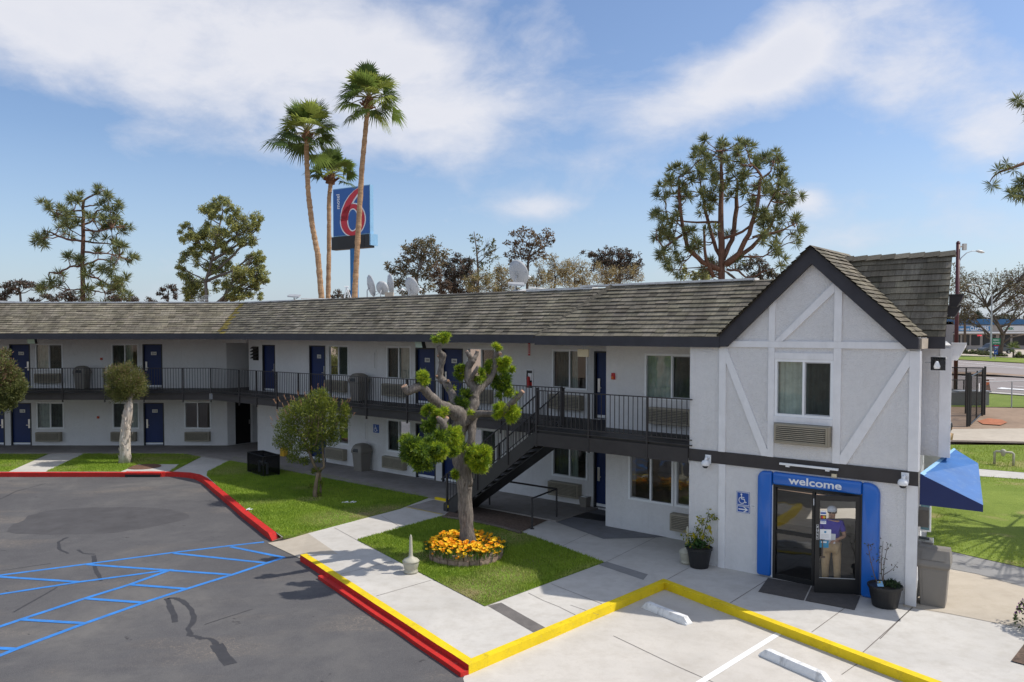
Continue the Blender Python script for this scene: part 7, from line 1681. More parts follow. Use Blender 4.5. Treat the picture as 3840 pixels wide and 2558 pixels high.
# dome cameras on the office front
def dome(label, px, py):
    u_, z_ = PV(px, py, VG + .1); o = B(u_, VG + .03, z_); f = rel(FG, o); t = thing("security_camera", label, "camera", o, "white dome cameras on the office front")
    mb = MB(); mb.box(f, u_ - .07, u_ + .07, .03, .05, z_ - .02, z_ + .19); mb.build("mount", M["white"], t, bevel=.005)
    mb = MB(); mb.tube([f(u_, .05, z_ + .12), f(u_, .14, z_ + .12), f(u_ - .01, .16, z_ + .06)], .035, 8); mb.build("arm", M["white"], t, smooth=True)
    q_ = f(u_ - .01, .16, z_); mb = MB(); mb.lathe([(.04, .08), (.075, .06), (.095, .02), (.095, -.03), (.085, -.045)], 16, 0, lambda p: p + q_); mb.build("housing", M["white"], t, smooth=True)
    mb = MB(); mb.lathe([(.07, -.045), (.062, -.075), (.04, -.098), (.01, -.105)], 14, 0, lambda p: p + q_); mb.build("lens_dome", M["blackpl"], t, smooth=True)
dome("white dome camera on the dark band left of the entrance", 2651, 1738); dome("white dome camera on the dark band at the right corner", 3391, 1810)
u0_, z0_ = PV(2923, 1738, VG + .1); u1_, z1_ = PV(3143, 1747, VG + .1); zz = 2.535; o = B((u0_ + u1_) / 2, VG, zz); f = rel(FG, o); t = thing("tube_light", "white tube lamp over the entrance", "lamp", o)
mb = MB(); mb.box(f, u0_, u1_, .06, .12, zz - .02, zz + .025); mb.build("tube", M["white"], t, bevel=.008)
for a in (u0_ + .17, u1_ - .22):
    mb = MB(); mb.box(f, a - .04, a + .04, .03, .1, zz - .055, zz - .02); mb.build("bracket", M["white"], t)
mb = MB(); mb.box(f, u1_ - .14, u1_ - .04, .03, .07, zz - .17, zz - .10); mb.build("junction_box", M["cream"], t)
# bulb lamp on the right return, steel box on the flank
p = B(-3.62, -17.6, 4.75); t = thing("flood_lamp", "square glass fronted flood lamp beside the right corner of the gable", "lamp", p)
f = lambda a, d, z: (B(a, d, z) - B(0, 0, 0))
mb = MB(); mb.box(f, 0, .26, .18, .20, -.13, .13, 0); mb.box(f, .01, .25, -.02, .18, .09, .13, 1); mb.box(f, .01, .03, -.02, .18, -.1, .1, 1); mb.box(f, -.12, .0, .1, .14, .0, .03, 1); mb.build("housing", [M["cage"], M["galv"]], t)
mb = MB(); mb.lathe([(.05, -.09), (.06, -.04), (.035, .03), (.02, .06)], 10, 0, lambda q_: q_ + f(.12, .23, -.01)); mb.build("bulb", M["white"], t, smooth=True)
p = FK(0.0, -.95, .95); t = thing("drop_box", "brushed steel drop box on the office flank above the bin", "box", p); f = rel(FK, p)
mb = MB(); mb.box(f, 0.0, .30, -1.2, -.78, .82, 1.12); mb.build("body", M["steel"], t, bevel=.01); mb = MB(); mb.box(f, .02, .22, -1.14, -.95, 1.121, 1.125); mb.build("slot", M["black"], t)
p = FK(0, -1.2, 1.5); t = thing("meter_box", "beige wall box below the blue awning", "box", p); f = rel(FK, p); mb = MB(); mb.box(f, 0.0, .20, -1.5, -1.15, 1.32, 1.68); mb.build("body", M["bin"], t, bevel=.01); mb = MB(); mb.box(f, .2, .205, -1.45, -1.2, 1.37, 1.63); mb.build("door_panel", M["receptacle"], t)

# ---- on the roof
def dish(label, px, py, Y, r, nrm, grp="satellite dishes on the roof", base_z=6.55):
    c = D(px, py, Y); n = Vector(nrm).normalized(); base = Vector((c.x, c.y, base_z)) - Vector((n.x, n.y, 0)) * .18
    t = thing("satellite_dish", label, "satellite dish", base, grp); cc = c - base
    e1 = n.cross(Vector((0, 0, 1))).normalized(); e2 = e1.cross(n)
    def T_(p): return cc + e1 * p.x + e2 * p.y * 1.08 + n * p.z
    mb = MB(); prof = [(.001, -.10 * r / .4), (r * .35, -.085 * r / .4), (r * .7, -.045 * r / .4), (r, 0.02 * r / .4), (r * 1.02, .01 * r / .4), (r * .7, -.06 * r / .4), (r * .35, -.1 * r / .4), (.001, -.115 * r / .4)]
    mb.lathe(prof, 28, 0, T_); mb.build("reflector", M["dish"], t, smooth=True)
    mb = MB(); b_ = T_(Vector((0, -r * .15, -.12))); mb.tube([Vector((0, 0, 0)), Vector((0, 0, max(.12, b_.z - .12))), b_], .022, 8); mb.lathe([(.14, 0), (.14, .02)], 8); mb.build("mast", M["galv"], t)
    mb = MB(); k0 = T_(Vector((0, -r * .98, 0))); k1 = T_(Vector((0, -r * .62, r * 1.25))); mb.tube([T_(Vector((0, -r * .3, -.1))), k0, k1], .013, 6); mb.tube([T_(Vector((r * .75, -r * .6, 0))), k1], .006, 4); mb.tube([T_(Vector((-r * .75, -r * .6, 0))), k1], .006, 4); mb.build("feed_arm", M["galv"], t)
    mb = MB(); q_ = k1; ax = (T_(Vector((0, 0, 0))) - k1).normalized(); mb.tube([k1 - ax * .06, k1 + ax * .06, k1 + ax * .1], [.022, .03, .04], 8); mb.build("feed_horn", M["white"], t)
    if "ribs" in label or True:
        mb = MB()
        for a in range(0, 360, 60): mb.tube([T_(Vector((r * .1 * math.cos(R(a)), r * .1 * math.sin(R(a)), -.125 * r / .4))), T_(Vector((r * .95 * math.cos(R(a)), r * .95 * math.sin(R(a)), -.02 * r / .4)))], .008, 4)
        mb.build("ribs", M["galv"], t)
    return t
P5d = lambda a, b: (1250 + a / 2.047, 800 + b / 2.047)
dish("leftmost satellite dish of the roof cluster", *P5d(290, 556), 33.6, .43, (.85, .45, .22)); dish("small round satellite dish in the middle of the roof cluster", *P5d(376, 573), 33.0, .27, (.25, .90, .32)); dish("steeply tilted satellite dish behind the middle of the roof cluster", *P5d(440, 545), 33.4, .42, (.90, .38, .12)); dish("rightmost grey satellite dish of the roof cluster", *P5d(602, 562), 31.6, .36, (.60, .72, .30)); dish("single large satellite dish farther right on the roof", *P5d(1422, 458), 27.4, .42, (.62, .70, .32))
mb = MB(); o = D(1450, 1112, 32.6); o.z = 6.56
for k, (a, b, w, h) in enumerate(((330, 630, .2, .2), (380, 630, .24, .2), (430, 617, .17, .4))):
    x, y = P5d(a, b); p = D(x, y, 32.6); p.z = 6.56; m2 = MB(); m2.wbox(-w, w, -.1, .1, 0, h); q_ = tag(m2.build("concrete_block", M["block"]), ["tan concrete block at the left foot of the dish cluster", "tan concrete block in the middle of the dish cluster", "upright tan concrete block at the right of the dish cluster"][k], "block", "ballast blocks on the roof"); q_.location = p
def rooflamp(label, px, py, Y, w):
    c = D(px, py, Y); b_ = Vector((c.x, c.y, 6.6)); t = thing("roof_lamp", label, "lamp", b_, "flood lamps on the roof edge")
    mb = MB(); h = c.z - b_.z; mb.prism([Vector((-w, -.2, h - .02)), Vector((w, -.16, h - .06)), Vector((w, .2, h + .04)), Vector((-w, .2, h + .06))], (0, 0, .06)); mb.build("housing", M["galv"], t); mb = MB(); mb.tube([Vector((0, 0, -.05)), Vector((0, 0, h - .02))], .02, 6); mb.tube([Vector((0, 0, h * .5)), Vector((w * .8, 0, h - .03))], .012, 5); mb.build("bracket", M["blackpl"], t)
rooflamp("flat flood lamp on the roof edge left of the palms", 1103, 1113, 34.2, .24); rooflamp("flat flood lamp on a bracket below the single roof dish", 1936, 1069, 26.6, .27)
c = D(1950, 1092, 26.4); mb = MB(); mb.prism([Vector((-.35, -.14, 0)), Vector((.35, -.14, 0)), Vector((.33, .1, .1)), Vector((-.33, .1, .1))], (0, 0, .03)); o = tag(mb.build("vent_flashing", M["capw"]), "white perforated metal tray at the roof edge below the single dish", "flashing"); o.location = (c.x, c.y, 6.64); o.rotation_euler.z = -TH
def pipe(label, P, r, mat="capw"):
    o = P[0].copy(); mb = MB(); mb.tube([p - o for p in P], r, 6); q_ = tag(mb.build("conduit_pipe", M[mat]), label, "pipe", "conduits on the roof"); q_.location = o
pipe("long thin white pipe along the left roof edge", [D(-40, 1131, 35.2), D(220, 1139, 35.0), D(620, 1139, 35.0)], .025); pipe("white pipe leading away from the palms along the roof", [D(1130, 1120, 34.5), D(1300, 1122, 34)], .025); pipe("white pipe running right from the single roof dish", [D(1985, 1078, 27.5), D(2055, 1086, 27.5)], .03); pipe("thin pipe on the far left roof edge", [D(-40, 1127, 35.6), D(90, 1133, 35.6)], .02, "galv")
# stand, antenna
c = D(1299, 1112, 34); b_ = Vector((c.x, c.y, 6.55)); t = thing("antenna_stand", "white three legged mast foot beside the tallest palm", "mast", b_); mb = MB(); h = D(1299, 1075, 34).z - 6.55
mb.tube([Vector((-.12, 0, 0)), Vector((0, 0, h))], .025, 6); mb.tube([Vector((.30, -.1, 0)), Vector((.02, 0, h))], .018, 6); mb.tube([Vector((.1, .3, 0)), Vector((0, 0, h))], .018, 6); mb.build("legs", M["white"], t)
mb = MB(); mb.tube([Vector((-.08, 0, h)), Vector((.1, 0, h))], .03, 6); mb.build("cap", M["white"], t)
c = D(747, 1125, 36); b_ = Vector((c.x, c.y, 6.55)); t = thing("tv_antenna", "small comb shaped television antenna on the left roof", "antenna", b_); mb = MB(); zc = c.z - 6.55
mb.tube([Vector((0, 0, 0)), Vector((0, 0, zc + .1))], .02, 6); mb.build("mast", M["galv"], t); mb = MB(); mb.tube([Vector((-.45, 0, zc)), Vector((.4, 0, zc))], .014, 5)
for k in range(9): x = -.1 + k * .06; hh = .18 + .03 * k; mb.tube([Vector((x, -hh * .6, zc + .0)), Vector((x, hh * .6, zc))], .008, 4); mb.tube([Vector((x - .2, 0, zc - .12 + .04 * k)), Vector((x + .2, 0, zc - .12 + .04 * k))], .007, 4)
mb.build("elements", M["galv"], t)

# ---- pylon sign
YS = 58; s = YS / FPX
S6 = lambda a, b: (950 + a / 1.65, 180 + b / 1.65)
c0 = D(*S6(606, 1010), YS); bs = Vector((c0.x, c0.y, 0)); an = R(-33)
t = thing("pylon_sign", "tall blue pylon sign with a red numeral and small white lettering", "sign", bs)
ex = Vector((math.cos(an), math.sin(an), 0)); ey = Vector((ex.y, -ex.x, 0))
fs = lambda a, d, z: ex * a + ey * d + Vector((0, 0, z))
wS = 262 / 1.65 * s / math.cos(an); zT = D(*S6(606, 860), YS).z; zB = D(*S6(606, 1160), YS).z; zM = D(*S6(606, 1243), YS).z; hw = wS / 2
mb = MB(); mb.box(fs, -hw, hw, -.34, 0, zB, zT); cabn = mb.build("cabinet", M["cab"], t)
mb = MB(); mb.box(fs, -hw + .06, hw - .06, 0, .02, zB + .06, zT - .06); mb.build("face_panel", M["bluesign2"] if "bluesign2" in M else M.setdefault("bluesign2", paint("pylon_blue", (0.012, 0.10, 0.36), .4, .04, .5)), cabn)
W_ = wS; H_ = zT - zB
def pt6(x, y): return ((x - 478) / 257 * W_ - hw, zB + (1168 - y) / 300 * H_)
def catm(P, n=6, close=True):
    out = []; L = len(P)
    for k in range(L):
        p0, p1, p2, p3 = P[(k - 1) % L], P[k], P[(k + 1) % L], P[(k + 2) % L]
        for j in range(n):
            u = j / n; out.append(tuple(.5 * (2 * p1[i] + (p2[i] - p0[i]) * u + (2 * p0[i] - 5 * p1[i] + 4 * p2[i] - p3[i]) * u * u + (-p0[i] + 3 * p1[i] - 3 * p2[i] + p3[i]) * u ** 3) for i in (0, 1)))
    return out
def six(grow):
    """numeral 6 as a ring: outer outline and counter, joined strip by strip"""
    g = grow
    outer = [(655, 884), (612, 905), (572, 950), (545, 1000), (536, 1050), (537, 1090), (552, 1130), (580, 1160), (618, 1170), (655, 1160), (684, 1130), (699, 1092), (700, 1048), (688, 1010), (664, 985), (636, 975), (612, 978)]
    stem_in = [(655, 884), (655, 912), (640, 925), (622, 950), (612, 978)]
    cx_, cy_ = 618, 1072
    def gr(P, k): return [(cx_ + (x - cx_) * (1 + k / 85), cy_ + (y - cy_) * (1 + k / 97)) for x, y in P]
    o_ = gr([(x, y) for x, y in outer], g)
    cnt = [(cx_ + (36 - g * .9) * math.cos(a), 1072 + (70 - g * .9) * math.sin(a)) for a in [k * 2 * math.pi / 40 for k in range(40)]]
    return o_, cnt
def poly_ring(mb, grow, d, m):
    g = grow; cx_, cy_, rx, ry = 618, 1073, 83 + g, 98 + g; ix, iy = 39 - g, 71 - g
    n = 48
    for k in range(n):
        a, b = k * 2 * math.pi / n, (k + 1) * 2 * math.pi / n
        mb.face([fs(*(lambda q_: (q_[0], d, q_[1]))(pt6(cx_ + r_ * math.cos(t_), cy_ + r2 * math.sin(t_)))) for r_, r2, t_ in ((rx, ry, a), (rx, ry, b), (ix, iy, b), (ix, iy, a))], m)
    # sweeping stem: from the left of the bowl up to the tip
    L_ = [(535 - g, 1073), (538 - g, 1035), (549 - g, 995), (570 - g, 955), (598 - g, 920), (630 - g * .6, 894), (657 + g, 881 - g)]
    Rr_ = [(585 - g * 0, 1073), (590, 1035), (598 + g, 1000 + g), (610 + g, 972 + g), (628 + g, 945 + g), (645 + g, 925 + g), (657 + g, 912 + g)]
    for k in range(len(L_) - 1):
        mb.face([fs(*(lambda q_: (q_[0], d, q_[1]))(pt6(*p))) for p in (L_[k], L_[k + 1], Rr_[k + 1], Rr_[k])], m)
mb = MB(); poly_ring(mb, 7, .026, 0); mb.build("numeral_outline", M["white"], cabn)
mb = MB(); poly_ring(mb, 0, .034, 0); mb.build("numeral", M["redsign"], cabn)
mb = MB(); q_ = pt6(515, 950); put_text(mb, "motel", fs, q_[0], .026, q_[1], .36, 0, .0, w=.36 * 3.6, rot=1) if False else None
V_, F_ = text_geo("motel", 1, 0.015); xs = [v.x for v in V_]; ys = [v.y for v in V_]; sc_ = (92 / 300 * H_) / (max(xs) - min(xs)); ids = []
for v in V_:
    x, y = (v.x - (max(xs) + min(xs)) / 2) * sc_, (v.y - (max(ys) + min(ys)) / 2) * sc_; ids.append(mb.pt(fs(q_[0] - y, .026, q_[1] + x)))
for q2 in F_: mb.idx([ids[k] for k in q2])
mb.build("lettering", M["white"], cabn)
mb = MB(); mb.box(fs, -hw - .12, hw + .02, -.40, .06, zM, zB - .02); mp_ = mb.build("message_panel", M["black"], t)
mb = MB(); mb.box(fs, -hw + .5, hw - .5, .061, .075, zM + .12, zB - .1); mb.build("screen", M["blackpl"], mp_)
mb = MB(); mb.box(fs, hw + .02, hw + .12, -.65, .1, zM + .15, zB - .0); mb.build("side_cover", M["cab"], mp_)
mb = MB(); mb.tube([fs(.1, -.17, 0), fs(.1, -.17, zM)], .30, 16); mb.build("pole", M["poleblue"], t, smooth=True)
# ================================================================ people
def person(name, label, loc, rz, scale=1.0, arm=0):
    """one skinned body; clothes are shells grown from the same joints"""
    t = thing(name, label, "person", loc, None, rz)
    J = {"pel": (0, 0, .93), "sp": (0, .005, 1.10), "ch": (0, .01, 1.30), "nk": (0, .0, 1.44), "hd0": (0, -.015, 1.52), "hd1": (0, -.02, 1.60), "hd2": (0, -.005, 1.68),
         "shL": (.175, .01, 1.38), "elL": (.25, -.02, 1.12), "wrL": (.10, -.26, 1.08), "shR": (-.175, .01, 1.38), "elR": (-.27, -.02, 1.12), "wrR": (-.20, -.28, 1.06) if not arm else (-.36, -.12, 1.0),
         "hiL": (.095, 0, .88), "knL": (.11, -.02, .49), "anL": (.115, .02, .09), "toL": (.13, -.15, .035), "hiR": (-.095, 0, .88), "knR": (-.12, -.05, .50), "anR": (-.12, .05, .10), "toR": (-.14, -.11, .04)}
    E_ = [("pel", "sp"), ("sp", "ch"), ("ch", "nk"), ("nk", "hd0"), ("hd0", "hd1"), ("hd1", "hd2"), ("ch", "shL"), ("shL", "elL"), ("elL", "wrL"), ("ch", "shR"), ("shR", "elR"), ("elR", "wrR"), ("pel", "hiL"), ("hiL", "knL"), ("knL", "anL"), ("anL", "toL"), ("pel", "hiR"), ("hiR", "knR"), ("knR", "anR"), ("anR", "toR")]
    RAD = {"pel": (.15, .11), "sp": (.145, .11), "ch": (.155, .115), "nk": (.055, .055), "hd0": (.065, .075), "hd1": (.078, .095), "hd2": (.06, .075), "sh": (.062, .062), "el": (.043, .043), "wr": (.027, .022), "hi": (.095, .095), "kn": (.06, .062), "an": (.04, .045), "to": (.04, .03)}
    # fingers
    for sd, sg in (("L", 1), ("R", -1)):
        w = Vector(J["wr" + sd]); e = Vector(J["el" + sd]); d = (w - e).normalized(); side = d.cross(Vector((0, 0, 1))).normalized(); J["pa" + sd] = tuple(w + d * .065); E_.append(("wr" + sd, "pa" + sd))
        for i in range(4):
            k1, k2, k3 = "f%d%sa" % (i, sd), "f%d%sb" % (i, sd), "f%d%sc" % (i, sd); o_ = side * (i - 1.5) * .019; ln = (.034, .040, .038, .028)[i]
            J[k1] = tuple(w + d * .085 + o_); J[k2] = tuple(w + d * (.085 + ln) + o_ - Vector((0, 0, .012))); J[k3] = tuple(w + d * (.085 + ln * 1.5) + o_ - Vector((0, 0, .035)))
            E_ += [("pa" + sd, k1), (k1, k2), (k2, k3)]
        J["t1" + sd] = tuple(w + d * .04 + side * sg * -.036 + Vector((0, 0, .008))); J["t2" + sd] = tuple(w + d * .085 + side * sg * -.045); E_ += [("wr" + sd, "t1" + sd), ("t1" + sd, "t2" + sd)]
    def rad(k):
        if k in RAD: return RAD[k]
        if k[:2] in RAD: return RAD[k[:2]]
        if k[:2] == "pa": return (.034, .018)
        return (.0095, .0095)
    def skin(keys, grow, nm, mat, parent, sub=2):
        ks = [k for k in J if k in keys]; me = bpy.data.meshes.new(nm); ix = {k: i for i, k in enumerate(ks)}
        me.from_pydata([J[k] for k in ks], [(ix[a], ix[b]) for a, b in E_ if a in ix and b in ix], []); ob = bpy.data.objects.new(nm, me); COL.objects.link(ob)
        ob.modifiers.new("s", "SKIN"); 
        for k in ks: r = rad(k); me.skin_vertices[0].data[ix[k]].radius = (r[0] + grow, r[1] + grow)
        me.skin_vertices[0].data[ix["pel" if "pel" in ix else ks[0]]].use_root = True
        m2 = ob.modifiers.new("d", "SUBSURF"); m2.levels = sub; m2.render_levels = sub
        dg = bpy.context.evaluated_depsgraph_get(); dg.update(); m3 = bpy.data.meshes.new_from_object(ob.evaluated_get(dg)); bpy.data.objects.remove(ob); bpy.data.meshes.remove(me)
        m3.materials.clear(); m3.materials.append(mat); m3.polygons.foreach_set("use_smooth", [True] * len(m3.polygons)); m3.name = nm
        o2 = bpy.data.objects.new(nm, m3); COL.objects.link(o2); o2.parent = parent; return o2
    body = skin(set(J), 0.0, "body", M["ochre"], t)
    # half-way elbow for the short sleeves
    J2 = dict(J)
    for sd in "LR": J["el" + sd] = tuple(Vector(J["sh" + sd]).lerp(Vector(J["el" + sd]), .72))
    skin({"pel", "sp", "ch", "shL", "elL", "shR", "elR"}, .022, "polo_shirt", M["polo"], t)
    J.update(J2)
    for k in ("pel",): J[k] = (0, 0, .90)
    skin({"pel", "hiL", "knL", "anL", "hiR", "knR", "anR"}, .020, "trousers", M["khaki"], t)
    for sd in "LR":
        a, b = Vector(J["an" + sd]), Vector(J["to" + sd]); mb = MB(); mb.tube([a + Vector((0, .04, -.05)), a + Vector((0, 0, -.035)), b, b + Vector((0, -.05, 0))], [.04, .05, .045, .025], 10); mb.build("shoe", M["black"], t, smooth=True)
    # face, hair, cap
    h = Vector(J["hd1"]); mb = MB()
    for sx in (-1, 1): mb.lathe([(.001, -.012), (.012, 0), (.001, .012)], 8, 0, lambda p, sx=sx: h + Vector((sx * .032 + p.x, -.088 + p.y * .5, .01 + p.z)))
    mb.build("eyes", M["black"], t); mb = MB(); mb.tube([h + Vector((0, -.090, .01)), h + Vector((0, -.112, -.028)), h + Vector((0, -.092, -.036))], [.009, .015, .008], 6); mb.build("nose", M["ochre"], t, smooth=True)
    mb = MB(); mb.tube([h + Vector((-.026, -.087, -.062)), h + Vector((0, -.094, -.064)), h + Vector((.026, -.087, -.062))], .006, 5); mb.build("mouth", M["maroon"], t)
    for sx in (-1, 1):
        mb = MB(); mb.lathe([(.001, -.03), (.016, -.01), (.018, .015), (.001, .03)], 8, 0, lambda p, sx=sx: h + Vector((sx * (.082 + p.x * .4), p.y, p.z))); mb.build("ear", M["ochre"], t, smooth=True)
    mb = MB(); mb.lathe([(.088, -.02), (.097, .0), (.09, .03)], 14, 0, lambda p: h + Vector((p.x, p.y * 1.12 + .012, p.z + .005))); mb.build("hair", M["barkb"], t, smooth=True)
    mb = MB(); mb.lathe([(.096, .03), (.1, .055), (.088, .095), (.055, .125), (.01, .135)], 16, 0, lambda p: h + Vector((p.x, p.y * 1.14 - .002, p.z)))
    mb.prism([h + Vector((x, y, .036)) for x, y in ((-.085, -.06), (-.07, -.15), (0, -.185), (.07, -.15), (.085, -.06))], (0, -.002, .010)); mb.build("cap", M["white"], t)
    return t, J
pl_ = B(-5.36, -17.05, 0.004)
pm, J = person("person", "person in a white cap, blue polo shirt and khaki trousers coming through the entrance", pl_, R(-28))
w = Vector(J["wrL"]); mb = MB(); mb.prism([Vector((-.10, -.34, 1.02)), Vector((.10, -.34, 1.02)), Vector((.10, -.26, 1.20)), Vector((-.10, -.26, 1.20))], (0, .004, .002))
o = tag(mb.build("papers", M["paper"]), "sheaf of white papers held by the person at the entrance", "papers"); o.location = pl_; o.rotation_euler.z = R(-28)
p2 = Vector((16.98, 31.0, TZ(31.0)))
c = copy_tree(pm); c.location = p2; c.rotation_euler.z = R(200); c["label"] = "person mostly hidden behind the right corner of the office, one bare elbow showing"
for ch in c.children:
    if ch.name.startswith("polo_shirt"): ch.data = ch.data.copy(); ch.data.materials[0] = M["black"]

# ================================================================ right-hand background
def up(px, ytop, base): return D(px, ytop, base.y).z - base.z
# pale standpipe on the lawn
a, b = T(3729, 1743), T(3800, 1750); t = thing("water_pipe", "pale hoop shaped water pipe with a valve standing on the right lawn", "pipe", a)
h = up(3740, 1692, a); v = b - a; mb = MB(); mb.tube([Vector((0, 0, 0)), Vector((0, 0, h * .92)), v * .08 + Vector((0, 0, h)), v * .92 + Vector((0, 0, h)), v + Vector((0, 0, h * .92)), v], .045, 8); mb.build("pipe", M["receptacle"], t, smooth=True)
mb = MB(); mb.lathe([(.05, -.16), (.07, -.1), (.09, -.02), (.09, .06), (.05, .1)], 10, 0, lambda p: p + v * .45 + Vector((0, 0, h))); mb.build("valve", M["receptacle"], t, smooth=True)
# drain grate at the edge
a = T(3810, 1975); t = thing("drain_grate", "concrete framed drain grate in the right lawn", "drain", a); mb = MB(); mb.wbox(-.6, .9, -.35, .35, 0, .03); mb.build("surround", M["greyband"], t); mb = MB()
for k in range(8): mb.wbox(-.25 + k * .12, -.19 + k * .12, -.25, .2, .03, .036)
mb.build("grate", M["black"], t)
# flower bed at the lower right
bp = [G(*p) for p in SR((850, 1438), (933, 1330), (1200, 1060), (1500, 1300), (1300, 1560))]
mb = MB(); mb.face([Vector((p.x, p.y, .02)) for p in bp]); struct("planting_bed", mb, M["mulch"])
loc = G(3893, 2366); t = thing("flowering_bush", "purple flowering bush at the right edge", "bush", loc); mb = MB(); mf = MB(); ms = MB()
for _ in range(380):
    d = rdir(); d.z = abs(d.z); p = Vector((d.x * .34, d.y * .34, d.z * .55 + .05)); leaf(mb, p, d + rdir() * .7, .07, .03, pick([(0.05, 0.085, 0.02), (0.08, .12, .03)]))
    if random.random() < .32 and d.z > .3:
        for k in range(4): leaf(mf, p + rdir() * .03 + d * .03, rdir(), .035, .028, pick([(0.22, 0.03, 0.24), (0.30, 0.05, .32)]))
for k in range(6): ms.tube([Vector((0, 0, 0)), Vector((random.uniform(-.2, .2), random.uniform(-.2, .2), .45))], .01, 4)
mb.build("leaves", M["leaf"], t, recalc=False); mf.build("blossoms", M["petal"], t, recalc=False); ms.build("stems", M["barkb"], t)
# spreading shrub just outside the frame whose shadow lies on the pavement
loc = G(4130, 2395); t = thing("garden_shrub", "leafy shrub outside the lower right corner", "bush", loc); mb = MB(); ms = MB()
for k in range(9):
    d = rdir(); d.z = abs(d.z) + .2; e = d.normalized() * random.uniform(.5, 1.0); e.z += .5; ms.tube([Vector((0, 0, 0)), e * .5, e], [.03, .02, .01], 5)
    for _ in range(120): q_ = e + rdir() * .28; leaf(mb, q_, rdir(), .1, .035, pick(OL))
mb.build("leaves", M["leaf"], t, recalc=False); ms.build("stems", M["barkb"], t)
# maroon mast with its white antenna
b_ = T(3582, 1497); H1 = up(3582, 912, b_); t = thing("steel_mast", "tall maroon steel mast with a white panel antenna behind the office roof", "mast", b_); r = 7 / FPX * b_.y
mb = MB(); mb.tube([Vector((0, 0, 0)), Vector((0, 0, H1))], r, 12); mb.build("pole", M["maroon"], t, smooth=True)
mb = MB(); mb.lathe([(r * 1.2, 0), (r * .6, r), (.01, r * 1.2)], 12, 0, lambda p: p + Vector((0, 0, H1))); mb.lathe([(r * 2.4, 0), (r * 2.4, .12)], 4); mb.build("cap", M["maroon"], t)
mb = MB(); x_ = 22 / FPX * b_.y; z_ = H1 - 14 / FPX * b_.y; q_ = 12 / FPX * b_.y; mb.wbox(x_ - q_ * .4, x_ + q_ * .6, -.1, .1, z_ - q_, z_ + q_); mb.tube([Vector((0, 0, z_)), Vector((x_, 0, z_ + .05))], .05, 6); mb.build("panel_antenna", M["cream2"], t)
# chain link fence and open gate
def flip(p): return Vector((p.x, p.y, p.z))
g1, g2 = T(3627, 1601), T(3691, 1558); h1, h2 = up(3627, 1397, g1), up(3691, 1374, g2)
t = thing("fence_gate", "tall open black chain link gate with double posts", "gate", g1); v = g2 - g1
for p, h in ((Vector((0, 0, 0)), h1), (Vector((.14, .1, 0)), h1), (v, h2), (v + Vector((-.12, -.05, 0)), h2 * .95)):
    mb = MB(); mb.tube([p, p + Vector((0, 0, h))], .055, 8); mb.build("post", M["black"], t)
mb = MB(); A, Q = Vector((.22, .12, .12)), v + Vector((-.2, -.1, .12)); u1_ = Vector((0, 0, h1 * .88)); u2_ = Vector((0, 0, h2 * .88))
for a, b in ((A, Q), (A + u1_, Q + u2_), (A, A + u1_), (Q, Q + u2_), (A.lerp(Q, .5), A.lerp(Q, .5) + u1_ * 1.05)): mb.tube([a, b], .035, 6)
mb.build("gate_frame", M["black"], t); mb = MB(); mb.face([A, Q, Q + u2_, A + u1_]); mb.build("chain_link", M["link"], t)
mb = MB(); m_ = A.lerp(Q, .62) + Vector((0, -.05, h1 * .5)); mb.prism([m_, m_ + (Q - A).normalized() * .28, m_ + (Q - A).normalized() * .28 + Vector((0, 0, .42)), m_ + Vector((0, 0, .42))], (0, -.01, 0)); mb.build("notice", M["paper"], t)
def linkfence(label, a, b, ha, hb, nposts, mesh, pmat, r=.03):
    t = thing("chain_link_fence", label, "fence", a, "chain link fences"); v = b - a
    for k in range(nposts):
        x = k / (nposts - 1); p = v * x; mb = MB(); mb.tube([p - Vector((0, 0, .2)), p + Vector((0, 0, ha + (hb - ha) * x))], r * 1.3, 6); mb.build("post", M[pmat], t)
    mb = MB(); mb.tube([Vector((0, 0, ha)), v + Vector((0, 0, hb))], r, 6); mb.build("top_rail", M[pmat], t); mb = MB(); mb.face([Vector((0, 0, .03)), v + Vector((0, 0, .03)), v + Vector((0, 0, hb)), Vector((0, 0, ha))]); mb.build("mesh", M[mesh], t)
a, b = T(3560, 1545), T(3683, 1562); linkfence("tall black chain link fence left of the open gate", a, b, up(3560, 1378, a), up(3683, 1380, b), 3, "link", "black")
a, b = T(3694, 1530), T(3990, 1528); linkfence("long grey chain link fence along the street right of the gate", a, b, up(3694, 1432, a), up(3990, 1425, b), 4, "linkg", "galv", .025)
a, b = T(3560, 1500), T(3640, 1500); linkfence("low black rail fence behind the gate", a, b, up(3560, 1425, a), up(3640, 1425, b), 4, "linkg", "black")
# sandwich board
a = T(3705, 1476); t = thing("barricade_sign", "weathered orange and brown barricade sign leaning by the fence", "barricade", a); s = a.y / FPX
mb = MB(); h = 52 * s; mb.prism([Vector((-12 * s, 0, 12 * s)), Vector((16 * s, .1, 0)), Vector((6 * s, .15, h)), Vector((-8 * s, 0, h))], (0, .04, 0)); mb.build("board", M["barkr"], t); mb = MB(); mb.prism([Vector((-12 * s, -.03, 30 * s)), Vector((4 * s, -.03, 36 * s)), Vector((2 * s, -.03, 48 * s)), Vector((-10 * s, -.03, 42 * s))], (0, .02, 0)); mb.build("stripe", M["orange"], t)
mb = MB(); mb.tube([Vector((-10 * s, .2, 0)), Vector((-4 * s, .1, h))], .03, 5); mb.tube([Vector((15 * s, .2, 0)), Vector((4 * s, .1, h))], .03, 5); mb.build("legs", M["barkb"], t)
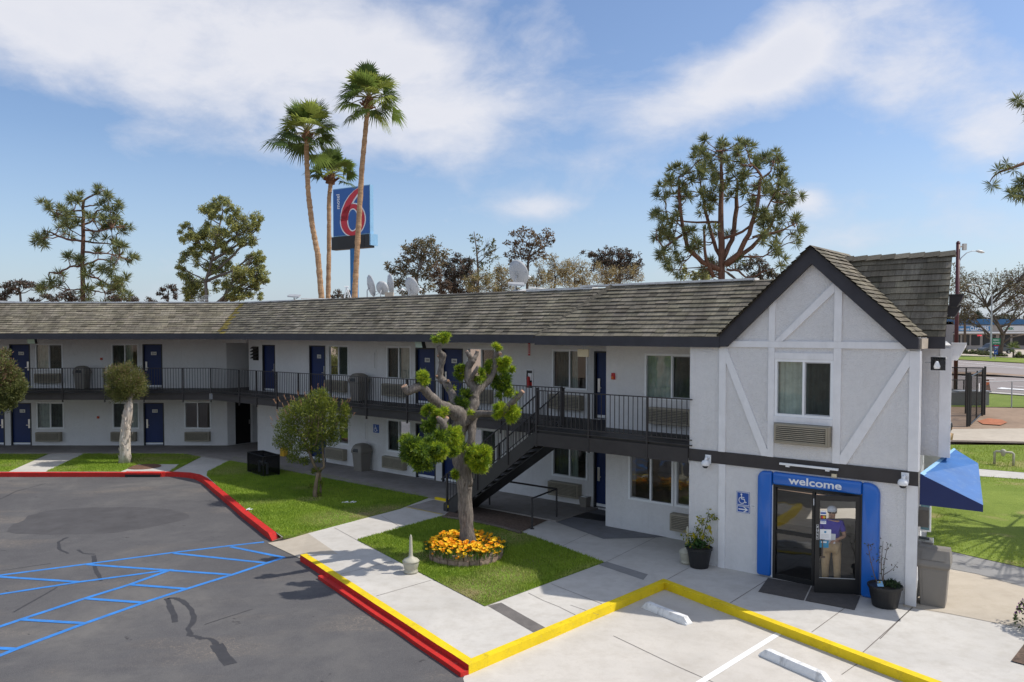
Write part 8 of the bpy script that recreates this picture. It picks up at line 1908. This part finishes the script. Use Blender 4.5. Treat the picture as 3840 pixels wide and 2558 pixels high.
# low stone wall / equipment by the mast
a = T(3592, 1520); mb = MB(); mb.wbox(-1.0, 1.6, -.4, .4, 0, .8); t = thing("equipment_plinth", "low grey block plinth at the foot of the maroon mast", "plinth", a); mb.build("blocks", M["greyband"], t); mb = MB(); mb.wbox(-.2, 1.7, -.45, .45, .8, .88); mb.build("cap", M["galv"], t)
# street lamps
b_ = T(3715, 1348); H1 = up(3715, 1105, b_); s = b_.y / FPX; t = thing("street_lamp", "grey curved arm street lamp beside the green freeway sign", "street lamp", b_, "street lamps")
mb = MB(); mb.tube([Vector((0, 0, 0)), Vector((0, 0, H1))], [6 * s * .6, 4 * s * .6], 8); mb.tube([Vector((0, 0, H1)), Vector((-18 * s, 0, H1 + 14 * s)), Vector((-50 * s, 0, H1 + 32 * s)), Vector((-72 * s, 0, H1 + 37 * s)), Vector((-80 * s, 0, H1 + 37 * s))], [2 * s, 1.8 * s, 1.6 * s, 1.4 * s, 1.4 * s], 6); mb.build("pole", M["galv"], t)
mb = MB(); mb.tube([Vector((-78 * s, 0, H1 + 36.5 * s)), Vector((-84 * s, 0, H1 + 37 * s)), Vector((-94 * s, 0, H1 + 36.5 * s))], [1.5 * s, 2.6 * s, 1.2 * s], 8); mb.build("lamp_head", M["white"], t, smooth=True)
b_ = Vector((D(3590, 1300, 75).x, 75, TZ(75))); s = 75 / FPX; H1 = D(3590, 985, 75).z - b_.z; t = thing("street_lamp", "pale cobra head street lamp rising behind the office roof", "street lamp", b_, "street lamps")
mb = MB(); mb.tube([Vector((0, 0, 0)), Vector((-1 * s, 0, H1))], [4 * s, 3 * s], 8); mb.tube([Vector((-1 * s, 0, H1)), Vector((8 * s, 0, H1 + 18 * s)), Vector((28 * s, 0, H1 + 36 * s)), Vector((48 * s, 0, H1 + 43 * s)), Vector((64 * s, 0, H1 + 43 * s))], [2 * s, 1.8 * s, 1.6 * s, 1.5 * s, 1.5 * s], 6); mb.build("pole", M["galv"], t)
mb = MB(); mb.tube([Vector((62 * s, 0, H1 + 43 * s)), Vector((70 * s, 0, H1 + 43 * s)), Vector((84 * s, 0, H1 + 40 * s)), Vector((94 * s, 0, H1 + 38 * s))], [2 * s, 5 * s, 5.5 * s, 2 * s], 8); mb.build("lamp_head", M["cream2"], t, smooth=True)
# road sign
b_ = T(3719, 1349); b_.y -= .6; s = b_.y / FPX; fz = lambda a, d, z: Vector((a, -d, z)); t = thing("freeway_sign", "green freeway entrance sign above a blue route shield and arrow plate", "sign", b_); zc = lambda y: D(3719, y, b_.y).z - b_.z
mb = MB(); mb.box(fz, -15.5 * s, 15.5 * s, .2, .24, zc(1292), zc(1269)); mb.build("panel", M["green"], t)
mb = MB(); put_text(mb, "FREEWAY", fz, 0, .25, zc(1275.5), 5.5 * s, 0, .02, w=22 * s); put_text(mb, "ENTRANCE", fz, 0, .25, zc(1285), 5.5 * s, 0, .02, w=24 * s); mb.build("lettering", M["white"], t)
mb = MB(); y0, y1 = zc(1309), zc(1294); P = [(-9, y1), (9, y1), (10, (y0 + y1) / 2 + 2 * s), (6, y0 + 2 * s), (0, y0 - 1 * s), (-6, y0 + 2 * s), (-10, (y0 + y1) / 2 + 2 * s)]
mb.prism([fz(x * s, .2, z) for x, z in P], (0, -.05, 0), 0); mb.box(fz, -9 * s, 9 * s, .25, .26, y1 - 4 * s, y1, 1); put_text(mb, "805", fz, 0, .27, (y0 + y1) / 2 - 1.5 * s, 5.5 * s, 2, .02); mb.build("shield", [M["bluesign"], M["redsign"], M["white"]], t)
mb = MB(); mb.box(fz, -7 * s, 7 * s, .2, .24, zc(1329), zc(1312), 0); mb.face([fz(x * s, .25, zc(1320.5) + y * s) for x, y in ((-4, 0), (-1, -4), (4, 5), (-1, -1))], 1); mb.build("arrow_plate", [M["bluesign"], M["white"]], t)
mb = MB(); mb.tube([Vector((0, -.1, 0)), Vector((0, -.1, zc(1269)))], .05, 6); mb.build("post", M["galv"], t)
# shops beyond the street
YB2 = 135.0; s = YB2 / FPX; f2 = frame_y(YB2); xa, xb = D(3575, 1200, YB2).x, D(4100, 1200, YB2).x; zz_ = lambda y: D(3700, y, YB2).z; g0 = TZ(YB2)
t = thing("shop_row", "low shop row across the street with a blue roof band and lettered signs", "building", (xa, YB2, g0)); ro = Vector((xa, YB2, g0)); f2 = rel(f2, ro)
mb = MB(); mb.box(f2, xa, xb, -10, 0, g0, zz_(1206)); mb.build("wall", M["stripm"], t)
mb = MB(); mb.box(f2, xa, xb, -9, 1.2, zz_(1217), zz_(1197)); mb.build("roof_band", M["stripb"], t)
mb = MB(); mb.box(f2, xa, xb, 0, 1.0, zz_(1249), zz_(1218)); mb.build("sign_fascia", M["stripm"], t); mb = MB(); mb.box(f2, xa, xb, 0, 1.1, zz_(1250.5), zz_(1245)); mb.build("trim", M["white"], t)
for x0, x1 in ((3600, 3625), (3634, 3660), (3668, 3700), (3712, 3760), (3775, 3815), (3825, 3870)):
    mb = MB(); mb.box(f2, D(x0, 1, YB2).x, D(x1, 1, YB2).x, .0, .1, zz_(1295), zz_(1256)); mb.build("window", M["black"], t)
a0, a1 = D(3602, 1, YB2).x, D(3725, 1, YB2).x; mb = MB(); mb.box(f2, a0, a1, 1.0, 1.15, zz_(1243), zz_(1222), 1); mb.box(f2, a0 + .1, a1 - .1, 1.15, 1.2, zz_(1241.5), zz_(1223.5), 0)
put_text(mb, "CLEANERS", f2, D(3682, 1, YB2).x, 1.22, zz_(1232), 15 * s, 1, .03, w=68 * s); put_text(mb, "FAIRLANE", f2, D(3626, 1, YB2).x, 1.22, zz_(1235), 7 * s, 1, .02, w=36 * s); mb.build("shop_sign", [paint("shop_blue", (.05, .2, .42), .5, .05), M["white"]], t)
a0, a1 = D(3766, 1, YB2).x, D(3980, 1, YB2).x; mb = MB(); mb.box(f2, a0, a1, 1.0, 1.15, zz_(1243), zz_(1222), 0); put_text(mb, "CDEK", f2, D(3793, 1, YB2).x, 1.17, zz_(1232.5), 9.5 * s, 1, .03, w=40 * s); mb.build("shop_sign", [paint("shop_white", (.66, .66, .66), .5, .05), M["green"]], t)
mb = MB(); put_text(mb, "OPEN", f2, D(3697, 1, YB2).x, .14, zz_(1258), 5 * s, 0, .02); mb.build("neon_sign", mk_emit("neon_red", (1, .08, .12), 1.2), t)
# parked car
b_ = T(3760, 1326); s = b_.y / FPX; t = thing("parked_car", "dark grey car parked across the street behind the gnarled tree", "car", b_)
hgt = 40 * s; Lc_ = 119 * s; x0 = D(3700, 1, b_.y).x - b_.x; prof = [(0, .25), (.02, .48), (.16, .58), (.30, .95), (.45, 1.0), (.66, .97), (.82, .62), (.97, .52), (1, .3), (.97, .2), (.03, .2)]
mb = MB(); mb.prism([Vector((x0 + a * Lc_, -.8, z * hgt)) for a, z in prof], (0, 1.6, 0)); mb.build("body", M["car"], t, bevel=.04)
mb = MB(); mb.prism([Vector((x0 + a * Lc_, -.83, z * hgt)) for a, z in ((.21, .62), (.32, .92), (.47, .94), (.47, .62))], (0, .04, 0)); mb.prism([Vector((x0 + a * Lc_, -.83, z * hgt)) for a, z in ((.49, .62), (.49, .94), (.65, .91), (.77, .62))], (0, .04, 0)); mb.build("window", M["blackpl"], t)
for a in (.18, .82):
    mb = MB(); mb.tube([Vector((x0 + a * Lc_, -.86, .21 * hgt)), Vector((x0 + a * Lc_, -.6, .21 * hgt))], .21 * hgt, 16); wl = mb.build("wheel", M["tyre"], t); mb = MB(); mb.tube([Vector((x0 + a * Lc_, -.87, .21 * hgt)), Vector((x0 + a * Lc_, -.8, .21 * hgt))], .13 * hgt, 12); mb.build("rim", M["galv"], wl)
# yucca and hedge
b_ = T(3800, 1345); s = b_.y / FPX; t = thing("yucca_plant", "spiky pale green yucca in the street verge", "plant", b_); mb = MB(); mt = MB(); mt.tube([Vector((0, 0, 0)), Vector((0, 0, 26 * s))], 3 * s, 7)
for c_, n in ((Vector((0, 0, 44 * s)), 110), (Vector((14 * s, -.2, 16 * s)), 60), (Vector((-8 * s, 0, 26 * s)), 40)):
    for _ in range(n): d = rdir(); d.z = abs(d.z) * 1.1 - .25; leaf(mb, c_, d, 26 * s if n > 100 else 16 * s, 2.2 * s, pick([(0.17, 0.22, 0.06), (0.11, .15, .04), (.24, .27, .09)]))
mt.build("trunk", M["barkb"], t); mb.build("leaves", M["leaf"], t, recalc=False)
for k, (px, py, w, h) in enumerate(((3610, 1328, 26, 14), (3660, 1330, 30, 16), (3700, 1335, 26, 14), (3750, 1340, 24, 12), (3830, 1345, 30, 14))):
    b_ = T(px, py); s = b_.y / FPX; mb = MB(); ms = MB(); ms.tube([Vector((0, 0, 0)), Vector((0, 0, h * s))], .1, 5)
    for _ in range(330): d = rdir(); d.z = abs(d.z); p = Vector((d.x * w * s, d.y * 1.0, d.z * h * s)) * random.uniform(.6, 1); leaf(mb, p, rdir(), .4, .18, pick([(0.07, 0.09, 0.035), (0.10, 0.12, .05), (.13, .13, .07)]))
    t = thing("hedge_bush", "dull green verge bush, number".replace(", number", "") + [" farthest left across the street", " left of the green freeway sign", " just left of the street lamp foot", " between the lamp and the yucca", " right of the yucca"][k], "bush", b_, "verge bushes across the street"); mb.build("leaves", M["leaf"], t, recalc=False); ms.build("stems", M["barkb"], t)
# gnarled street tree and its neighbours
FT = [(0.16, 0.12, 0.07), (0.13, 0.11, 0.06), (0.19, 0.15, 0.07), (0.11, 0.115, 0.05)]
def tr4(a, b): return (3400 + a / 1.96, 900 + b / 1.96)
b_ = T(3748, 1340); Yt = b_.y
t = leafy("street_tree", "gnarled dark trunked tree with a wide feathery crown beyond the street", "tree", b_, Yt, [(3748, 1340, 9), (3757, 1285, 7), (3762, 1255, 7), (3735, 1200, 5), (3700, 1150, 3)],
      [(*tr4(a, b), w / 1.96, h / 1.96, d) for a, b, w, h, d in ((420, 330, 70, 50, 0), (500, 290, 80, 50, 1), (600, 290, 90, 50, -1), (700, 280, 80, 60, 0), (780, 260, 80, 60, 1), (860, 250, 70, 60, 0), (430, 420, 60, 50, 0), (520, 380, 80, 50, .8), (640, 370, 90, 50, 0), (760, 370, 90, 60, -.8), (860, 350, 80, 70, 0), (460, 500, 60, 50, 0), (560, 470, 70, 40, 0), (700, 480, 80, 50, 1), (820, 470, 80, 60, 0), (620, 560, 60, 30, 0), (420, 560, 50, 50, 0), (780, 560, 70, 40, 0), (930, 330, 90, 80, 0), (940, 470, 80, 60, 0))], M["barkb"], FT, 15, .34, .10, "trees across the street", ntw=14)
mb = MB(); s = Yt / FPX
for pts, r in (((3757, 1290), (3700, 1265), (3690, 1240), (3670, 1235)), 4), (((3762, 1255), (3785, 1220), (3800, 1180), (3830, 1130)), 4), (((3755, 1290), (3790, 1265), (3840, 1255)), 4), (((3735, 1200), (3690, 1190), (3640, 1180)), 2.5), (((3760, 1255), (3740, 1220), (3715, 1195)), 5):
    mb.tube([D(x, y, Yt - .1) - b_ for x, y in pts], [r * s * (1 - .18 * k) for k in range(len(pts))], 6)
mb.build("limbs", M["barkb"], t, smooth=True)
for k, (lab, Y, tr, cls, cols, l) in enumerate([("reddish bare tree at the right edge across the street", 150, [(3850, 1300, 5), (3852, 1200, 4), (3850, 1120, 3)], [(3820, 1080, 40, 26, 0), (3850, 1050, 40, 30, 0), (3880, 1080, 40, 40, 0), (3800, 1130, 40, 26, 0), (3860, 1140, 50, 40, 0), (3790, 1060, 30, 20, 0)], [(0.17, 0.10, 0.075), (0.14, 0.09, .07)], 14), ("twiggy bare tree directly behind the office roof end", 120, [(3590, 1250, 4), (3592, 1100, 3), (3595, 1030, 2)], [(3590, 1000, 22, 14, 0), (3605, 1030, 30, 24, 0), (3580, 1060, 30, 30, 0), (3640, 1060, 30, 20, 0), (3610, 1090, 40, 24, 0)], FT, 14), ("russet tree low behind the roof end", 125, [(3620, 1240, 5), (3618, 1180, 4), (3615, 1150, 3)], [(3600, 1150, 30, 24, 0), (3635, 1165, 30, 22, 0), (3600, 1195, 34, 22, 0), (3650, 1190, 26, 16, 0), (3590, 1120, 24, 20, 0)], [(0.14, 0.10, .06), (.10, .085, .05)], 26), ("dark green conifer beyond the shop roof", 160, [(3668, 1210, 4), (3668, 1180, 3), (3668, 1165, 2)], [(3668, 1185, 16, 16, 0), (3668, 1170, 10, 10, 0), (3660, 1198, 20, 10, 0)], [(0.05, 0.075, .05), (.07, .09, .055)], 60)]):
    f = D(*tr[0][:2], Y); f.z = TZ(Y); leafy("leafy_tree", lab, "tree", f, Y, tr, cls, M["barkb"], cols, l, .4, .15, "trees across the street", ntw=12)
# long far wood on the right closes the view under the crowns
random.seed(5); mb = MB(); Yw = 175.0
for k in range(5200):
    px = random.uniform(3500, 4250); hgt_ = 1205 - 26 * (vnoise(px * .02, 3, 1) + .5); p = D(px, random.uniform(hgt_, 1270), Yw + random.uniform(-4, 4)); leaf(mb, p, rdir(), 1.1, .6, pick([(0.07, 0.075, 0.045), (0.10, 0.085, 0.055), (0.06, .07, .04)]))
tag(mb.build("far_wood", M["leaf"], recalc=False), "distant brown green wood behind the shop row", "wood", None, "stuff")
